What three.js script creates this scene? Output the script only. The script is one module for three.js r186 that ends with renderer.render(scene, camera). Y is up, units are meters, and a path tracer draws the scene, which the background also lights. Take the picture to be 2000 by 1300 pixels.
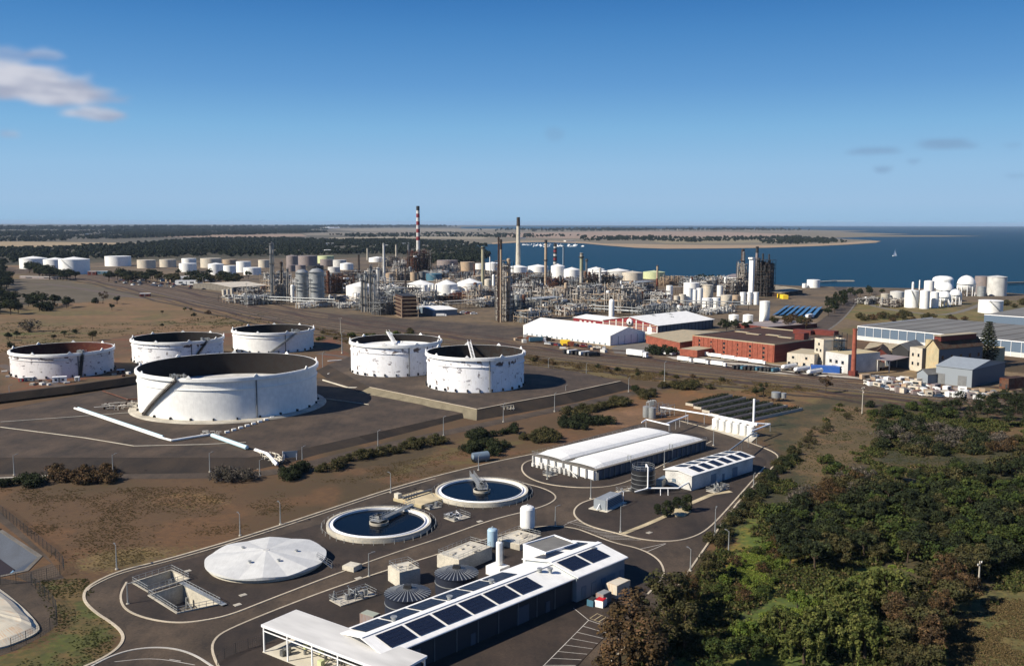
import * as THREE from 'three';

// ---------- camera, sky, sun, exposure ----------
const scene = new THREE.Scene();
const camera = new THREE.PerspectiveCamera(38.72, 1024 / 665, 1, 90000);
camera.position.set(0, 75, 0);
camera.rotation.order = 'YXZ';
camera.rotation.set(-0.1157, 0, 0.0025);
const renderer = new THREE.WebGLRenderer({ antialias: true });
renderer.toneMapping = THREE.LinearToneMapping;
renderer.toneMappingExposure = 1.42;
renderer.shadowMap.enabled = true;

const sun = new THREE.DirectionalLight(new THREE.Color().setRGB(1.0, 0.92, 0.80), 5.0);
sun.position.set(-0.735 * 1500, 0.588 * 1500, 0.338 * 1500 - 500);
sun.target.position.set(0, 0, -500);
sun.castShadow = true;
sun.shadow.camera.left = -1500; sun.shadow.camera.right = 1500; sun.shadow.camera.top = 1200; sun.shadow.camera.bottom = -1200;
sun.shadow.camera.far = 5000; sun.shadow.mapSize.set(4096, 4096);
scene.add(sun, sun.target);

// ---------- seeded noise ----------
let seedState = 20240611;
const rnd = () => { seedState = (seedState + 0x6d2b79f5) | 0; let t = Math.imul(seedState ^ (seedState >>> 15), 1 | seedState); t = (t + Math.imul(t ^ (t >>> 7), 61 | t)) ^ t; return ((t ^ (t >>> 14)) >>> 0) / 4294967296; };
const rr = (a, b) => a + (b - a) * rnd();
const pick = (a) => a[Math.floor(rnd() * a.length)];
const NT = new Float32Array(65536); for (let i = 0; i < 65536; i++) NT[i] = rnd();
const vnoise = (x, y) => {
  const xi = Math.floor(x), yi = Math.floor(y); let fx = x - xi, fy = y - yi; fx = fx * fx * (3 - 2 * fx); fy = fy * fy * (3 - 2 * fy);
  const a = NT[((yi & 255) << 8) | (xi & 255)], b = NT[((yi & 255) << 8) | ((xi + 1) & 255)], c = NT[(((yi + 1) & 255) << 8) | (xi & 255)], d = NT[(((yi + 1) & 255) << 8) | ((xi + 1) & 255)];
  return a + (b - a) * fx + (c - a + (a - b - c + d) * fx) * fy;
};
const fbm = (x, y, o = 4) => { let s = 0, a = 0.5, t = 0; for (let i = 0; i < o; i++) { s += a * vnoise(x, y); t += a; x = x * 2.03 + 17.3; y = y * 2.03 + 5.7; a *= 0.5; } return s / t; };
const smooth = (a, b, x) => { const t = Math.min(1, Math.max(0, (x - a) / (b - a))); return t * t * (3 - 2 * t); };
const lerp = (a, b, t) => a + (b - a) * t;
const lin = (c) => { c /= 255; return c <= 0.04045 ? c / 12.92 : ((c + 0.055) / 1.055) ** 2.4; };

// ---------- sky: clear autumn air with one bank of cloud and a few scraps ----------
{
  const w = 2048, h = 1024, data = new Float32Array(w * h * 4);
  const K = [[-90, 120, 150, 180], [-2, 150, 186, 216], [0, 150, 188, 220], [1.2, 158, 192, 224], [3.2, 150, 191, 226], [5.5, 128, 180, 222], [8, 100, 156, 210], [11, 76, 136, 196], [13, 60, 120, 184], [22, 46, 98, 164], [45, 36, 80, 146], [90, 30, 68, 132]];
  const clouds = [ // azimuth, elevation, half width, half height (degrees), density, tone
    [-28.6, 7.3, 5.4, 1.2, 1, 0], [-25.2, 6.75, 3.6, 0.85, 1, 0], [-23.5, 5.8, 1.9, 0.42, 0.85, 0], [-25.6, 8.75, 1.1, 0.34, 0.45, 0], [-27.8, 8.5, 2.0, 0.55, 0.4, 0], [-27.6, 4.55, 0.6, 0.26, 0.4, 0],
    [20.7, 4.0, 1.7, 0.26, 0.5, 1], [24.2, 4.25, 1.8, 0.36, 0.55, 1], [21.2, 3.0, 0.6, 0.2, 0.5, 1], [22.7, 3.4, 0.45, 0.2, 0.45, 1], [27.7, 2.5, 0.8, 0.2, 0.3, 1], [27.5, 4.1, 0.6, 0.2, 0.25, 1], [2.5, 5.2, 0.7, 0.5, 0.25, 1]];
  for (let y = 0; y < h; y++) {
    const el = (y + 0.5) / h * 180 - 90;
    let k = 0; while (k < K.length - 2 && K[k + 1][0] < el) k++;
    const t = Math.min(1, Math.max(0, (el - K[k][0]) / (K[k + 1][0] - K[k][0])));
    const base = [1, 2, 3].map((c) => lin(lerp(K[k][c], K[k + 1][c], t)) / 1.42);
    for (let x = 0; x < w; x++) {
      const az = ((x + 0.5) / w - 0.25) * 360, i = (y * w + x) * 4;
      let c = base;
      if (el > 1.5 && el < 12 && az > -45 && az < 45) {
        for (const [ca, ce, hw, hh, dn, tone] of clouds) {
          const dx = (az - ca) / hw, dy = (el - ce) / hh;
          if (dx * dx + dy * dy > 3) continue;
          const n = fbm(az * 0.7 + 40, el * 2.4 + 9, 5), q = 1 - dx * dx - dy * dy * (dy < 0 ? 1.25 : 1);
          const a = dn * smooth(-0.1, 0.75, q + (n - 0.5) * 1.25);
          if (a <= 0) continue;
          const s = smooth(0.3, 0.75, fbm(az * 0.5 + 3, el * 2.2 + 70, 4) + dy * 0.2), f = (tone ? [lin(124), lin(152), lin(186)] : [lerp(lin(164), lin(206), s), lerp(lin(172), lin(209), s), lerp(lin(194), lin(221), s)]).map((v) => v / 1.42);
          c = [lerp(c[0], f[0], a), lerp(c[1], f[1], a), lerp(c[2], f[2], a)];
        }
      }
      data[i] = c[0]; data[i + 1] = c[1]; data[i + 2] = c[2]; data[i + 3] = 1;
    }
  }
  const t = new THREE.DataTexture(data, w, h, THREE.RGBAFormat, THREE.FloatType);
  t.mapping = THREE.EquirectangularReflectionMapping; t.magFilter = THREE.LinearFilter; t.minFilter = THREE.LinearFilter; t.needsUpdate = true;
  scene.background = t; scene.environment = t;
}

// ---------- building kit ----------
const used = {};
const numbered = (n) => { used[n] = (used[n] || 0) + 1; return used[n] === 1 ? n : n + '_' + String(used[n] - 1).padStart(3, '0'); };
class Geo {
  constructor() { this.p = []; this.n = []; this.u = []; this.i = []; }
  v(x, y, z, a, b, c, u, w) { this.p.push(x, y, z); this.n.push(a, b, c); this.u.push(u, w); return this.p.length / 3 - 1; }
  tri(a, b, c) {
    const ux = b[0] - a[0], uy = b[1] - a[1], uz = b[2] - a[2], vx = c[0] - a[0], vy = c[1] - a[1], vz = c[2] - a[2];
    let nx = uy * vz - uz * vy, ny = uz * vx - ux * vz, nz = ux * vy - uy * vx; const l = Math.hypot(nx, ny, nz) || 1; nx /= l; ny /= l; nz /= l;
    const up = Math.abs(ny) > 0.7, side = Math.abs(nx) > Math.abs(nz), k = [a, b, c].map((q) => up ? this.v(q[0], q[1], q[2], nx, ny, nz, q[0], q[2]) : this.v(q[0], q[1], q[2], nx, ny, nz, side ? q[2] : q[0], q[1]));
    this.i.push(...k); return this;
  }
  quad(a, b, c, d) { // a, b along one edge; uv in metres along ab and ad
    const ux = b[0] - a[0], uy = b[1] - a[1], uz = b[2] - a[2], vx = d[0] - a[0], vy = d[1] - a[1], vz = d[2] - a[2];
    let nx = uy * vz - uz * vy, ny = uz * vx - ux * vz, nz = ux * vy - uy * vx; const l = Math.hypot(nx, ny, nz) || 1; nx /= l; ny /= l; nz /= l;
    const U = Math.hypot(ux, uy, uz), V = Math.hypot(vx, vy, vz), o = (a[0] * 0.37 + a[2] * 0.61);
    const k = [this.v(...a, nx, ny, nz, o, 0), this.v(...b, nx, ny, nz, o + U, 0), this.v(...c, nx, ny, nz, o + U, V), this.v(...d, nx, ny, nz, o, V)];
    this.i.push(k[0], k[1], k[2], k[0], k[2], k[3]); return this;
  }
  box(cx, y0, cz, sx, sy, sz, rot = 0) {
    const c = Math.cos(rot), s = Math.sin(rot), P = (a, y, b) => [cx + a * c + b * s, y, cz - a * s + b * c], x = sx / 2, z = sz / 2, y1 = y0 + sy;
    this.quad(P(-x, y0, z), P(x, y0, z), P(x, y1, z), P(-x, y1, z)); this.quad(P(x, y0, -z), P(-x, y0, -z), P(-x, y1, -z), P(x, y1, -z));
    this.quad(P(x, y0, z), P(x, y0, -z), P(x, y1, -z), P(x, y1, z)); this.quad(P(-x, y0, -z), P(-x, y0, z), P(-x, y1, z), P(-x, y1, -z));
    this.quad(P(-x, y1, z), P(x, y1, z), P(x, y1, -z), P(-x, y1, -z)); this.quad(P(-x, y0, -z), P(x, y0, -z), P(x, y0, z), P(-x, y0, z)); return this;
  }
  revolve(x, y, z, prof, seg = 24, a0 = 0, a1 = Math.PI * 2) { // profile of [radius, height], each step with its own flat normals
    let run = 0;
    for (let k = 0; k < prof.length - 1; k++) {
      const [r0, h0] = prof[k], [r1, h1] = prof[k + 1], L = Math.hypot(r1 - r0, h1 - h0) || 1, nr = (h1 - h0) / L, ny = -(r1 - r0) / L, R = Math.max(r0, r1), ids = [];
      for (let s = 0; s <= seg; s++) {
        const t = a0 + (a1 - a0) * s / seg, c = Math.cos(t), q = Math.sin(t);
        ids.push(this.v(x + c * r0, y + h0, z + q * r0, c * nr, ny, q * nr, t * R, run), this.v(x + c * r1, y + h1, z + q * r1, c * nr, ny, q * nr, t * R, run + L));
      }
      for (let s = 0; s < seg; s++) { const a = ids[s * 2], b = ids[s * 2 + 1], c = ids[s * 2 + 2], d = ids[s * 2 + 3]; if (r0 > 0) this.i.push(a, b, c); if (r1 > 0) this.i.push(b, d, c); }
      run += L;
    }
    return this;
  }
  cyl(x, y, z, r, h, seg = 12, r1 = r) { return this.revolve(x, y, z, [[r, 0], [r1, h], [0, h]], seg); }
  ball(x, y, z, r, seg = 20, squash = 1) {
    const rows = Math.max(6, seg / 2 | 0), base = this.p.length / 3;
    for (let j = 0; j <= rows; j++) for (let s = 0; s <= seg; s++) { const a = j / rows * Math.PI, b = s / seg * Math.PI * 2, X = Math.sin(a) * Math.cos(b), Y = Math.cos(a), Z = Math.sin(a) * Math.sin(b); this.v(x + X * r, y + Y * r * squash, z + Z * r, X, Y, Z, b * r, a * r); }
    for (let j = 0; j < rows; j++) for (let s = 0; s < seg; s++) { const a = base + j * (seg + 1) + s, b = a + seg + 1; this.i.push(a, a + 1, b, b, a + 1, b + 1); }
    return this;
  }
  bar(a, b, r, seg = 5, r1 = r) {
    const d = [b[0] - a[0], b[1] - a[1], b[2] - a[2]], L = Math.hypot(...d) || 1; d[0] /= L; d[1] /= L; d[2] /= L;
    let e = Math.abs(d[1]) > 0.9 ? [1, 0, 0] : [0, 1, 0]; const f = [d[1] * e[2] - d[2] * e[1], d[2] * e[0] - d[0] * e[2], d[0] * e[1] - d[1] * e[0]], m = Math.hypot(...f); f[0] /= m; f[1] /= m; f[2] /= m;
    e = [f[1] * d[2] - f[2] * d[1], f[2] * d[0] - f[0] * d[2], f[0] * d[1] - f[1] * d[0]];
    const o = this.p.length / 3;
    for (let s = 0; s <= seg; s++) { const t = s / seg * Math.PI * 2, c = Math.cos(t), q = Math.sin(t), n = [f[0] * c + e[0] * q, f[1] * c + e[1] * q, f[2] * c + e[2] * q]; this.v(a[0] + n[0] * r, a[1] + n[1] * r, a[2] + n[2] * r, ...n, t * r, 0); this.v(b[0] + n[0] * r1, b[1] + n[1] * r1, b[2] + n[2] * r1, ...n, t * r, L); }
    for (let s = 0; s < seg; s++) { const k = o + s * 2; this.i.push(k, k + 1, k + 2, k + 1, k + 3, k + 2); }
    const c0 = this.v(...a, -d[0], -d[1], -d[2], 0, 0), c1 = this.v(...b, d[0], d[1], d[2], 0, 0);
    for (let s = 0; s < seg; s++) { const k = o + s * 2; this.i.push(c0, k, k + 2, c1, k + 3, k + 1); }
    return this;
  }
  path(pts, r, seg = 6) { for (let k = 0; k < pts.length - 1; k++) this.bar(pts[k], pts[k + 1], r, seg); return this; }
  prism(pts, y0, y1, sides = true) { // plan polygon [[x, z], ...]
    const q = pts.map(([x, z]) => new THREE.Vector2(x, -z)); if (THREE.ShapeUtils.isClockWise(q)) { q.reverse(); }
    const f = THREE.ShapeUtils.triangulateShape(q, []), o = this.p.length / 3;
    for (const t of q) this.v(t.x, y1, -t.y, 0, 1, 0, t.x, t.y);
    for (const [a, b, c] of f) this.i.push(o + a, o + b, o + c);
    if (sides) for (let k = 0; k < q.length; k++) { const a = q[k], b = q[(k + 1) % q.length]; this.quad([a.x, y0, -a.y], [b.x, y0, -b.y], [b.x, y1, -b.y], [a.x, y1, -a.y]); }
    return this;
  }
  rail(pts, y, wdt, h, closed = false) { // square strip along a plan line, used for kerbs, walls and painted lines
    const n = pts.length, L = [], Rr = [];
    for (let k = 0; k < n; k++) {
      const a = pts[closed ? (k - 1 + n) % n : Math.max(0, k - 1)], b = pts[closed ? (k + 1) % n : Math.min(n - 1, k + 1)], dx = b[0] - a[0], dz = b[1] - a[1], l = Math.hypot(dx, dz) || 1, nx = -dz / l * wdt / 2, nz = dx / l * wdt / 2;
      L.push([pts[k][0] + nx, pts[k][1] + nz]); Rr.push([pts[k][0] - nx, pts[k][1] - nz]);
    }
    for (let k = 0; k < (closed ? n : n - 1); k++) {
      const j = (k + 1) % n, y1 = y + h; this.quad([L[k][0], y1, L[k][1]], [L[j][0], y1, L[j][1]], [Rr[j][0], y1, Rr[j][1]], [Rr[k][0], y1, Rr[k][1]]);
      if (h > 0.02) { this.quad([L[j][0], y, L[j][1]], [L[j][0], y1, L[j][1]], [L[k][0], y1, L[k][1]], [L[k][0], y, L[k][1]]); this.quad([Rr[k][0], y, Rr[k][1]], [Rr[k][0], y1, Rr[k][1]], [Rr[j][0], y1, Rr[j][1]], [Rr[j][0], y, Rr[j][1]]); }
    }
    return this;
  }
  build() {
    const g = new THREE.BufferGeometry();
    g.setAttribute('position', new THREE.Float32BufferAttribute(this.p, 3)); g.setAttribute('normal', new THREE.Float32BufferAttribute(this.n, 3)); g.setAttribute('uv', new THREE.Float32BufferAttribute(this.u, 2));
    if (this.c) g.setAttribute('color', new THREE.Float32BufferAttribute(this.c, 3));
    g.setIndex(this.p.length / 3 > 65535 ? new THREE.Uint32BufferAttribute(this.i, 1) : new THREE.Uint16BufferAttribute(this.i, 1)); return g;
  }
}
const geo = () => new Geo();
const part = (name, g, m, parent) => { const o = new THREE.Mesh(g instanceof Geo ? g.build() : g, m); o.name = name; o.castShadow = o.receiveShadow = true; parent.add(o); return o; };
const describe = (o, label, category, group) => { o.userData.label = label; o.userData.category = category; if (group) o.userData.group = group; return o; };
const thing = (name, label, category, at = [0, 0, 0], turn = 0, group) => { const o = new THREE.Group(); o.name = numbered(name); o.position.set(...at); o.rotation.y = turn; scene.add(o); return describe(o, label, category, group); };
const single = (name, g, m, label, category, group) => { const o = part(numbered(name), g, m, scene); return describe(o, label, category, group); };
const ground3 = ([x, z], y = 0) => [x, y, z];
const struct = (name, g, m, label) => { const o = part(numbered(name), g, m, scene); o.userData.kind = 'structure'; o.userData.label = label; return o; };
const copyOf = (o, at, turn, scale, label, group) => { const c = o.clone(); c.name = numbered(o.name.replace(/_\d{3}$/, '')); c.position.set(...at); c.rotation.y = turn; c.scale.set(scale[0], scale[1], scale[2] ?? scale[0]); c.userData = { ...o.userData, label }; if (group) c.userData.group = group; scene.add(c); return c; };
// smooth a plan line (Chaikin)
const curve = (pts, times = 2, closed = false) => { for (let k = 0; k < times; k++) { const o = []; if (!closed) o.push(pts[0]); for (let j = 0; j < pts.length - (closed ? 0 : 1); j++) { const a = pts[j], b = pts[(j + 1) % pts.length]; o.push([a[0] * 0.75 + b[0] * 0.25, a[1] * 0.75 + b[1] * 0.25], [a[0] * 0.25 + b[0] * 0.75, a[1] * 0.25 + b[1] * 0.75]); } if (!closed) o.push(pts[pts.length - 1]); pts = o; } return pts; };
const along = (pts, step) => { const out = []; let left = 0; for (let k = 0; k < pts.length - 1; k++) { const [ax, az] = pts[k], [bx, bz] = pts[k + 1], L = Math.hypot(bx - ax, bz - az); for (let s = left; s < L; s += step) { out.push([ax + (bx - ax) * s / L, az + (bz - az) * s / L, Math.atan2(-(bz - az), bx - ax)]); left = s + step - L; } if (left < 0) left = 0; } return out; };
const inside = (pts, x, z) => { let c = false; for (let i = 0, j = pts.length - 1; i < pts.length; j = i++) { const [xi, zi] = pts[i], [xj, zj] = pts[j]; if ((zi > z) !== (zj > z) && x < (xj - xi) * (z - zi) / (zj - zi) + xi) c = !c; } return c; };

// ---------- textures ----------
const texture = (w, h, fn, srgb, rep = 1) => {
  const d = new Uint8Array(w * h * 4);
  for (let y = 0; y < h; y++) for (let x = 0; x < w; x++) { const c = fn(x, y), i = (y * w + x) * 4; d[i] = Math.max(0, Math.min(255, c[0])); d[i + 1] = Math.max(0, Math.min(255, c[1])); d[i + 2] = Math.max(0, Math.min(255, c[2])); d[i + 3] = 255; }
  const t = new THREE.DataTexture(d, w, h); if (srgb) t.colorSpace = THREE.SRGBColorSpace; t.wrapS = t.wrapT = THREE.RepeatWrapping; t.magFilter = THREE.LinearFilter; t.minFilter = THREE.LinearMipmapLinearFilter; t.repeat.set(rep, rep); t.needsUpdate = true; return t;
};
const wrapN = (x, y, w, s, o = 4) => { // tiling fbm on a w-pixel square
  let v = 0, a = 0.5, t = 0, f = s; for (let k = 0; k < o; k++) { const X = x / w * f, Y = y / w * f, xi = Math.floor(X), yi = Math.floor(Y); let fx = X - xi, fy = Y - yi; fx = fx * fx * (3 - 2 * fx); fy = fy * fy * (3 - 2 * fy); const q = (i, j) => NT[((((yi + j) % f + f) % f + k * 37 & 255) << 8) | (((xi + i) % f + f) % f + k * 11 & 255)]; v += a * lerp(lerp(q(0, 0), q(1, 0), fx), lerp(q(0, 1), q(1, 1), fx), fy); t += a; a *= 0.55; f *= 2; } return v / t;
};
const T = {
  grain: texture(512, 512, (x, y) => { const n = wrapN(x, y, 512, 4, 5), f = wrapN(x, y, 512, 64, 3), v = 186 + 56 * n + 46 * (f - 0.5); return [v, v, v * 0.99]; }, true, 1 / 14),
  asphalt: texture(1024, 1024, (x, y) => { const n = wrapN(x, y, 1024, 5, 5), f = wrapN(x, y, 1024, 128, 3), s = wrapN(x, y * 0.25 + 90, 1024, 24, 3), c = Math.abs(wrapN(x + 300, y, 1024, 9, 4) - 0.5) < 0.006 ? -30 : 0, v = 104 + 118 * n + 52 * (f - 0.5) + 46 * (s - 0.5) + c; return [v, v * 0.985, v * 0.965]; }, true, 1 / 38),
  paint: texture(512, 512, (x, y) => { const n = wrapN(x, y, 512, 6, 5), s = wrapN(x, y * 0.12, 512, 40, 3), v = 228 + 24 * n + 18 * (s - 0.5); return [v, v, v * 0.99]; }, true, 1 / 9),
  streak: texture(512, 512, (x, y) => { const s = wrapN(x, y * 0.08 + 31, 512, 60, 3), n = wrapN(x, y, 512, 5, 5), r = smooth(0.6, 0.8, s * 0.6 + n * 0.5), v = 180 + 60 * n + 40 * (s - 0.5); return [v - 20 * r, v - 45 * r, v - 65 * r]; }, true, 1 / 12),
  rust: texture(512, 512, (x, y) => { const n = wrapN(x, y, 512, 7, 5), m = wrapN(x + 99, y, 512, 30, 4), r = smooth(0.42, 0.62, n); const v = 150 + 80 * (m - 0.5); return [lerp(v, v * 0.92, r), lerp(v * 0.97, v * 0.66, r), lerp(v * 0.93, v * 0.46, r)]; }, true, 1 / 11),
  brick: texture(512, 512, (x, y) => { const n = wrapN(x, y, 512, 6, 5), row = y / 512 * 96 | 0, b = NT[(row << 8 | (x / 512 * 32 + (row & 1) * 0.5 | 0)) & 65535], v = 150 + 60 * n + 46 * (b - 0.5); return [v, v * 0.95, v * 0.92]; }, true, 1 / 8),
  peel: (seed) => texture(1024, 256, (x, y) => { // flaking white paint over grey primer and rust, worst along a band under the rim
    const v = y / 256, n = wrapN(x * 3, y * 1.6, 1024, 12, 5), m = wrapN(x * 3 + seed * 131, y * 1.6 + seed * 71, 1024, 22, 5), s = wrapN(x * 2 + seed * 53, y * 0.25, 1024, 110, 3), band = Math.exp(-(((v - 0.78) / 0.13) ** 2));
    const worn = smooth(0.655, 0.73, m + band * 0.17 * smooth(0.3, 0.7, wrapN(x + 77 * seed, 0, 1024, 7, 3)) - 0.03), dark = smooth(0.68, 0.72, n * 0.5 + m * 0.5 + band * 0.1), w = 224 + 26 * n + 22 * (s - 0.5), dirt = smooth(0.5, 0.9, s) * 26;
    let c = [w - dirt, w - dirt * 1.05, w - dirt * 1.2]; c = [lerp(c[0], 158, worn), lerp(c[1], 156, worn), lerp(c[2], 158, worn)]; c = [lerp(c[0], 92, dark), lerp(c[1], 78, dark), lerp(c[2], 72, dark)]; return c;
  }, true),
  corr: texture(64, 8, (x) => { const v = 128 + 127 * Math.sin(x / 64 * Math.PI * 8); return [v, v, v]; }, false, 1),
  wave: texture(512, 512, (x, y) => { const v = 255 * (0.5 * wrapN(x, y, 512, 16, 5) + 0.5 * wrapN(x, y * 2, 512, 40, 3)); return [v, v, v]; }, false, 1 / 60),
  cell: texture(256, 256, (x, y) => { const g = x % 32 < 1 || y % 32 < 1 ? 26 : 0, n = 10 * wrapN(x, y, 256, 8, 3); return [16 + g + n, 20 + g + n, 34 + g + n]; }, true, 1),
};
const std = (hex, rough, o = {}) => { const m = new THREE.MeshStandardMaterial({ roughness: rough, metalness: o.metal || 0, side: o.two ? THREE.DoubleSide : THREE.FrontSide }); m.color.set(hex); const lum = m.color.r * 0.3 + m.color.g * 0.6 + m.color.b * 0.1; if (lum < 0.45) m.color.multiplyScalar(0.76); // earths and steels are darker than they look in print
  if (o.map) m.map = o.map; if (o.bump) { m.bumpMap = o.bump; m.bumpScale = o.bs || 0.02; } if (o.vc) m.vertexColors = true; return m; };
const M = {
  white: std('#f7f6f2', 0.55, { map: T.paint }), whiteClean: std('#eeeeec', 0.5), cream: std('#e9e0cc', 0.7, { map: T.streak }), offwhite: std('#e4e2dd', 0.7, { map: T.grain }),
  concrete: std('#c9c1b1', 0.9, { map: T.grain }), concreteLight: std('#ded6c4', 0.9, { map: T.grain }), kerb: std('#dccdb4', 0.9, { map: T.grain }), concreteDark: std('#8d867c', 0.95, { map: T.grain }),
  asphalt: std('#7b6955', 0.95, { map: T.asphalt }), asphaltDark: std('#5d4d40', 0.95, { map: T.asphalt }), bund: std('#524230', 1, { map: T.asphalt }), floor: std('#75624f', 0.97, { map: T.asphalt }), track: std('#75655a', 1, { map: T.grain }),
  steel: std('#a9aaa9', 0.45, { metal: 0.55, map: T.grain }), galv: std('#b9bcbc', 0.5, { metal: 0.4, map: T.grain }), dark: std('#3a3a3b', 0.7, { map: T.grain }), black: std('#1d1d20', 0.6), grey: std('#8f9192', 0.65, { map: T.grain }), blueGrey: std('#8496a6', 0.6, { map: T.paint }),
  rust: std('#b0836a', 0.9, { map: T.rust }), rustDark: std('#7b5f52', 0.9, { map: T.rust }), brown: std('#77604f', 0.85, { map: T.rust }), orange: std('#c8764a', 0.8, { map: T.rust }), tan: std('#cbb497', 0.8, { map: T.streak }), pipe: std('#dad4c8', 0.55, { map: T.streak }), steelDark: std('#77736e', 0.65, { map: T.rust }), greyPink: std('#b7aaa6', 0.7, { map: T.streak }),
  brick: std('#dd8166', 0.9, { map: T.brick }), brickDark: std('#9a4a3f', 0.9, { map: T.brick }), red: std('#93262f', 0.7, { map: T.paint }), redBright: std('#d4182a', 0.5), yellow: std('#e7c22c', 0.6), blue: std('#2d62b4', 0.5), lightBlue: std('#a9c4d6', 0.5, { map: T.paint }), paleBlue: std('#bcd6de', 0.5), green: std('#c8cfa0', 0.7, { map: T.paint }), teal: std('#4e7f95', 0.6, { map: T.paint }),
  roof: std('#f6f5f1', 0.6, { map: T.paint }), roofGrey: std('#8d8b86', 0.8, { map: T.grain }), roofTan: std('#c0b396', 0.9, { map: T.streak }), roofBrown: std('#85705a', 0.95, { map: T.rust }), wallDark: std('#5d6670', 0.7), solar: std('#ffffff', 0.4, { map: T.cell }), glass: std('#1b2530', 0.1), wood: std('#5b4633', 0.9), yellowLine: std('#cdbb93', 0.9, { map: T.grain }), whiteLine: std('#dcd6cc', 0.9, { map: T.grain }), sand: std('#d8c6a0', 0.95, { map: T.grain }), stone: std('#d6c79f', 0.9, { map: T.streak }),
};
M.corrDark = std('#3d4045', 0.7, { bump: T.corr, bs: 0.03 }); M.corrWhite = std('#e9e8e4', 0.55, { bump: T.corr, bs: 0.03 }); M.corrGrey = std('#9aa2a8', 0.6, { bump: T.corr, bs: 0.03 }); M.corrBlue = std('#65788b', 0.6, { bump: T.corr, bs: 0.03 }); M.corrTan = std('#c5b596', 0.7, { bump: T.corr, bs: 0.03 });
M.interior = std('#332a27', 0.9, { map: T.rust });
M.waterDark = new THREE.MeshPhysicalMaterial({ color: new THREE.Color().setRGB(0.003, 0.006, 0.012), roughness: 0.1, specularIntensity: 0.09 });

// ---------- shared makers ----------
const flat = (pts, y, holes = [], uvOf) => { // level sheet with openings
  const g = geo(), q = pts.map(([x, z]) => new THREE.Vector2(x, -z)); if (THREE.ShapeUtils.isClockWise(q)) q.reverse();
  const hs = holes.map((h) => { const v = h.map(([x, z]) => new THREE.Vector2(x, -z)); if (!THREE.ShapeUtils.isClockWise(v)) v.reverse(); return v; });
  for (const t of [...q, ...hs.flat()]) { const u = uvOf ? uvOf(t.x, -t.y) : [t.x, t.y]; g.v(t.x, y, -t.y, 0, 1, 0, u[0], u[1]); }
  for (const [a, b, d] of THREE.ShapeUtils.triangulateShape(q, hs)) g.i.push(a, b, d);
  return g;
};
const frameOf = (A, B, C) => { // rectangle from three plan corners: A-B is local x, B-C local z
  const ux = B[0] - A[0], uz = B[1] - A[1], w = Math.hypot(ux, uz), r = Math.atan2(-uz, ux), zx = Math.sin(r), zz = Math.cos(r), dv = (C[0] - B[0]) * zx + (C[1] - B[1]) * zz;
  return { w, d: Math.abs(dv), rot: r, x: A[0] + ux / 2 + zx * dv / 2, z: A[1] + uz / 2 + zz * dv / 2 };
};
const railing = (g, pts, y, h = 1.1, step = 2, r = 0.04, closed = false) => { // posts and two rails along a 3-D or plan line
  const q = pts.map((p) => (p.length === 2 ? [p[0], y, p[1]] : p)); if (closed) q.push(q[0]);
  for (let k = 0; k < q.length - 1; k++) { const a = q[k], b = q[k + 1], L = Math.hypot(b[0] - a[0], b[1] - a[1], b[2] - a[2]), n = Math.max(1, Math.round(L / step)); g.bar([a[0], a[1] + h, a[2]], [b[0], b[1] + h, b[2]], r, 4); g.bar([a[0], a[1] + h * 0.5, a[2]], [b[0], b[1] + h * 0.5, b[2]], r, 4); for (let j = 0; j <= n; j++) { const t = j / n, p = [lerp(a[0], b[0], t), lerp(a[1], b[1], t), lerp(a[2], b[2], t)]; g.bar(p, [p[0], p[1] + h, p[2]], r, 4); } }
  return g;
};
const boxGeo = new THREE.BoxGeometry(1, 1, 1);
const slab = (name, m, parent, x, y, z, sx, sy, sz, rot = 0) => { const o = part(name, boxGeo, m, parent); o.position.set(x, y, z); o.scale.set(sx, sy, sz); o.rotation.y = rot; return o; };
// a hall with a pitched roof; the ridge runs along local x
const hall = (o) => {
  const f = frameOf(o.A, o.B, o.C), t = thing(o.name || 'shed', o.label, o.category || 'building', [f.x, o.y || 0, f.z], f.rot, o.group), w = f.w, d = f.d, e = o.eave, r = o.ridge, g = geo(), x = w / 2, z = d / 2;
  if (o.cross) { // ridge along local z
    g.quad([-x, 0, z], [x, 0, z], [x, e, z], [-x, e, z]).tri([-x, e, z], [x, e, z], [0, r, z]); g.quad([x, 0, -z], [-x, 0, -z], [-x, e, -z], [x, e, -z]).tri([x, e, -z], [-x, e, -z], [0, r, -z]);
    g.quad([x, 0, z], [x, 0, -z], [x, e, -z], [x, e, z]).quad([-x, 0, -z], [-x, 0, z], [-x, e, z], [-x, e, -z]);
  } else {
    g.quad([-x, 0, z], [x, 0, z], [x, e, z], [-x, e, z]).quad([x, 0, -z], [-x, 0, -z], [-x, e, -z], [x, e, -z]);
    g.quad([x, 0, z], [x, 0, -z], [x, e, -z], [x, e, z]).tri([x, e, z], [x, e, -z], [x, r, 0]).quad([-x, 0, -z], [-x, 0, z], [-x, e, z], [-x, e, -z]).tri([-x, e, -z], [-x, e, z], [-x, r, 0]);
  }
  part('wall', g, o.wall, t);
  const ov = o.over ?? 0.5, th = 0.18;
  for (const s of [-1, 1]) {
    const q = geo();
    if (o.cross) { const L = z + ov, ex = x + ov, ey = e - (r - e) * ov / x + 0.06, P = [[s * ex, ey, -L], [s * ex, ey, L], [0, r + 0.06, L], [0, r + 0.06, -L]]; slope(q, P, th); }
    else { const L = x + ov, ez = z + ov, ey = e - (r - e) * ov / z + 0.06, P = [[-L, ey, s * ez], [L, ey, s * ez], [L, r + 0.06, 0], [-L, r + 0.06, 0]]; slope(q, P, th); }
    part('roof', q, o.roof, t);
  }
  return Object.assign(t, { W: w, D: d });
};
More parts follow.
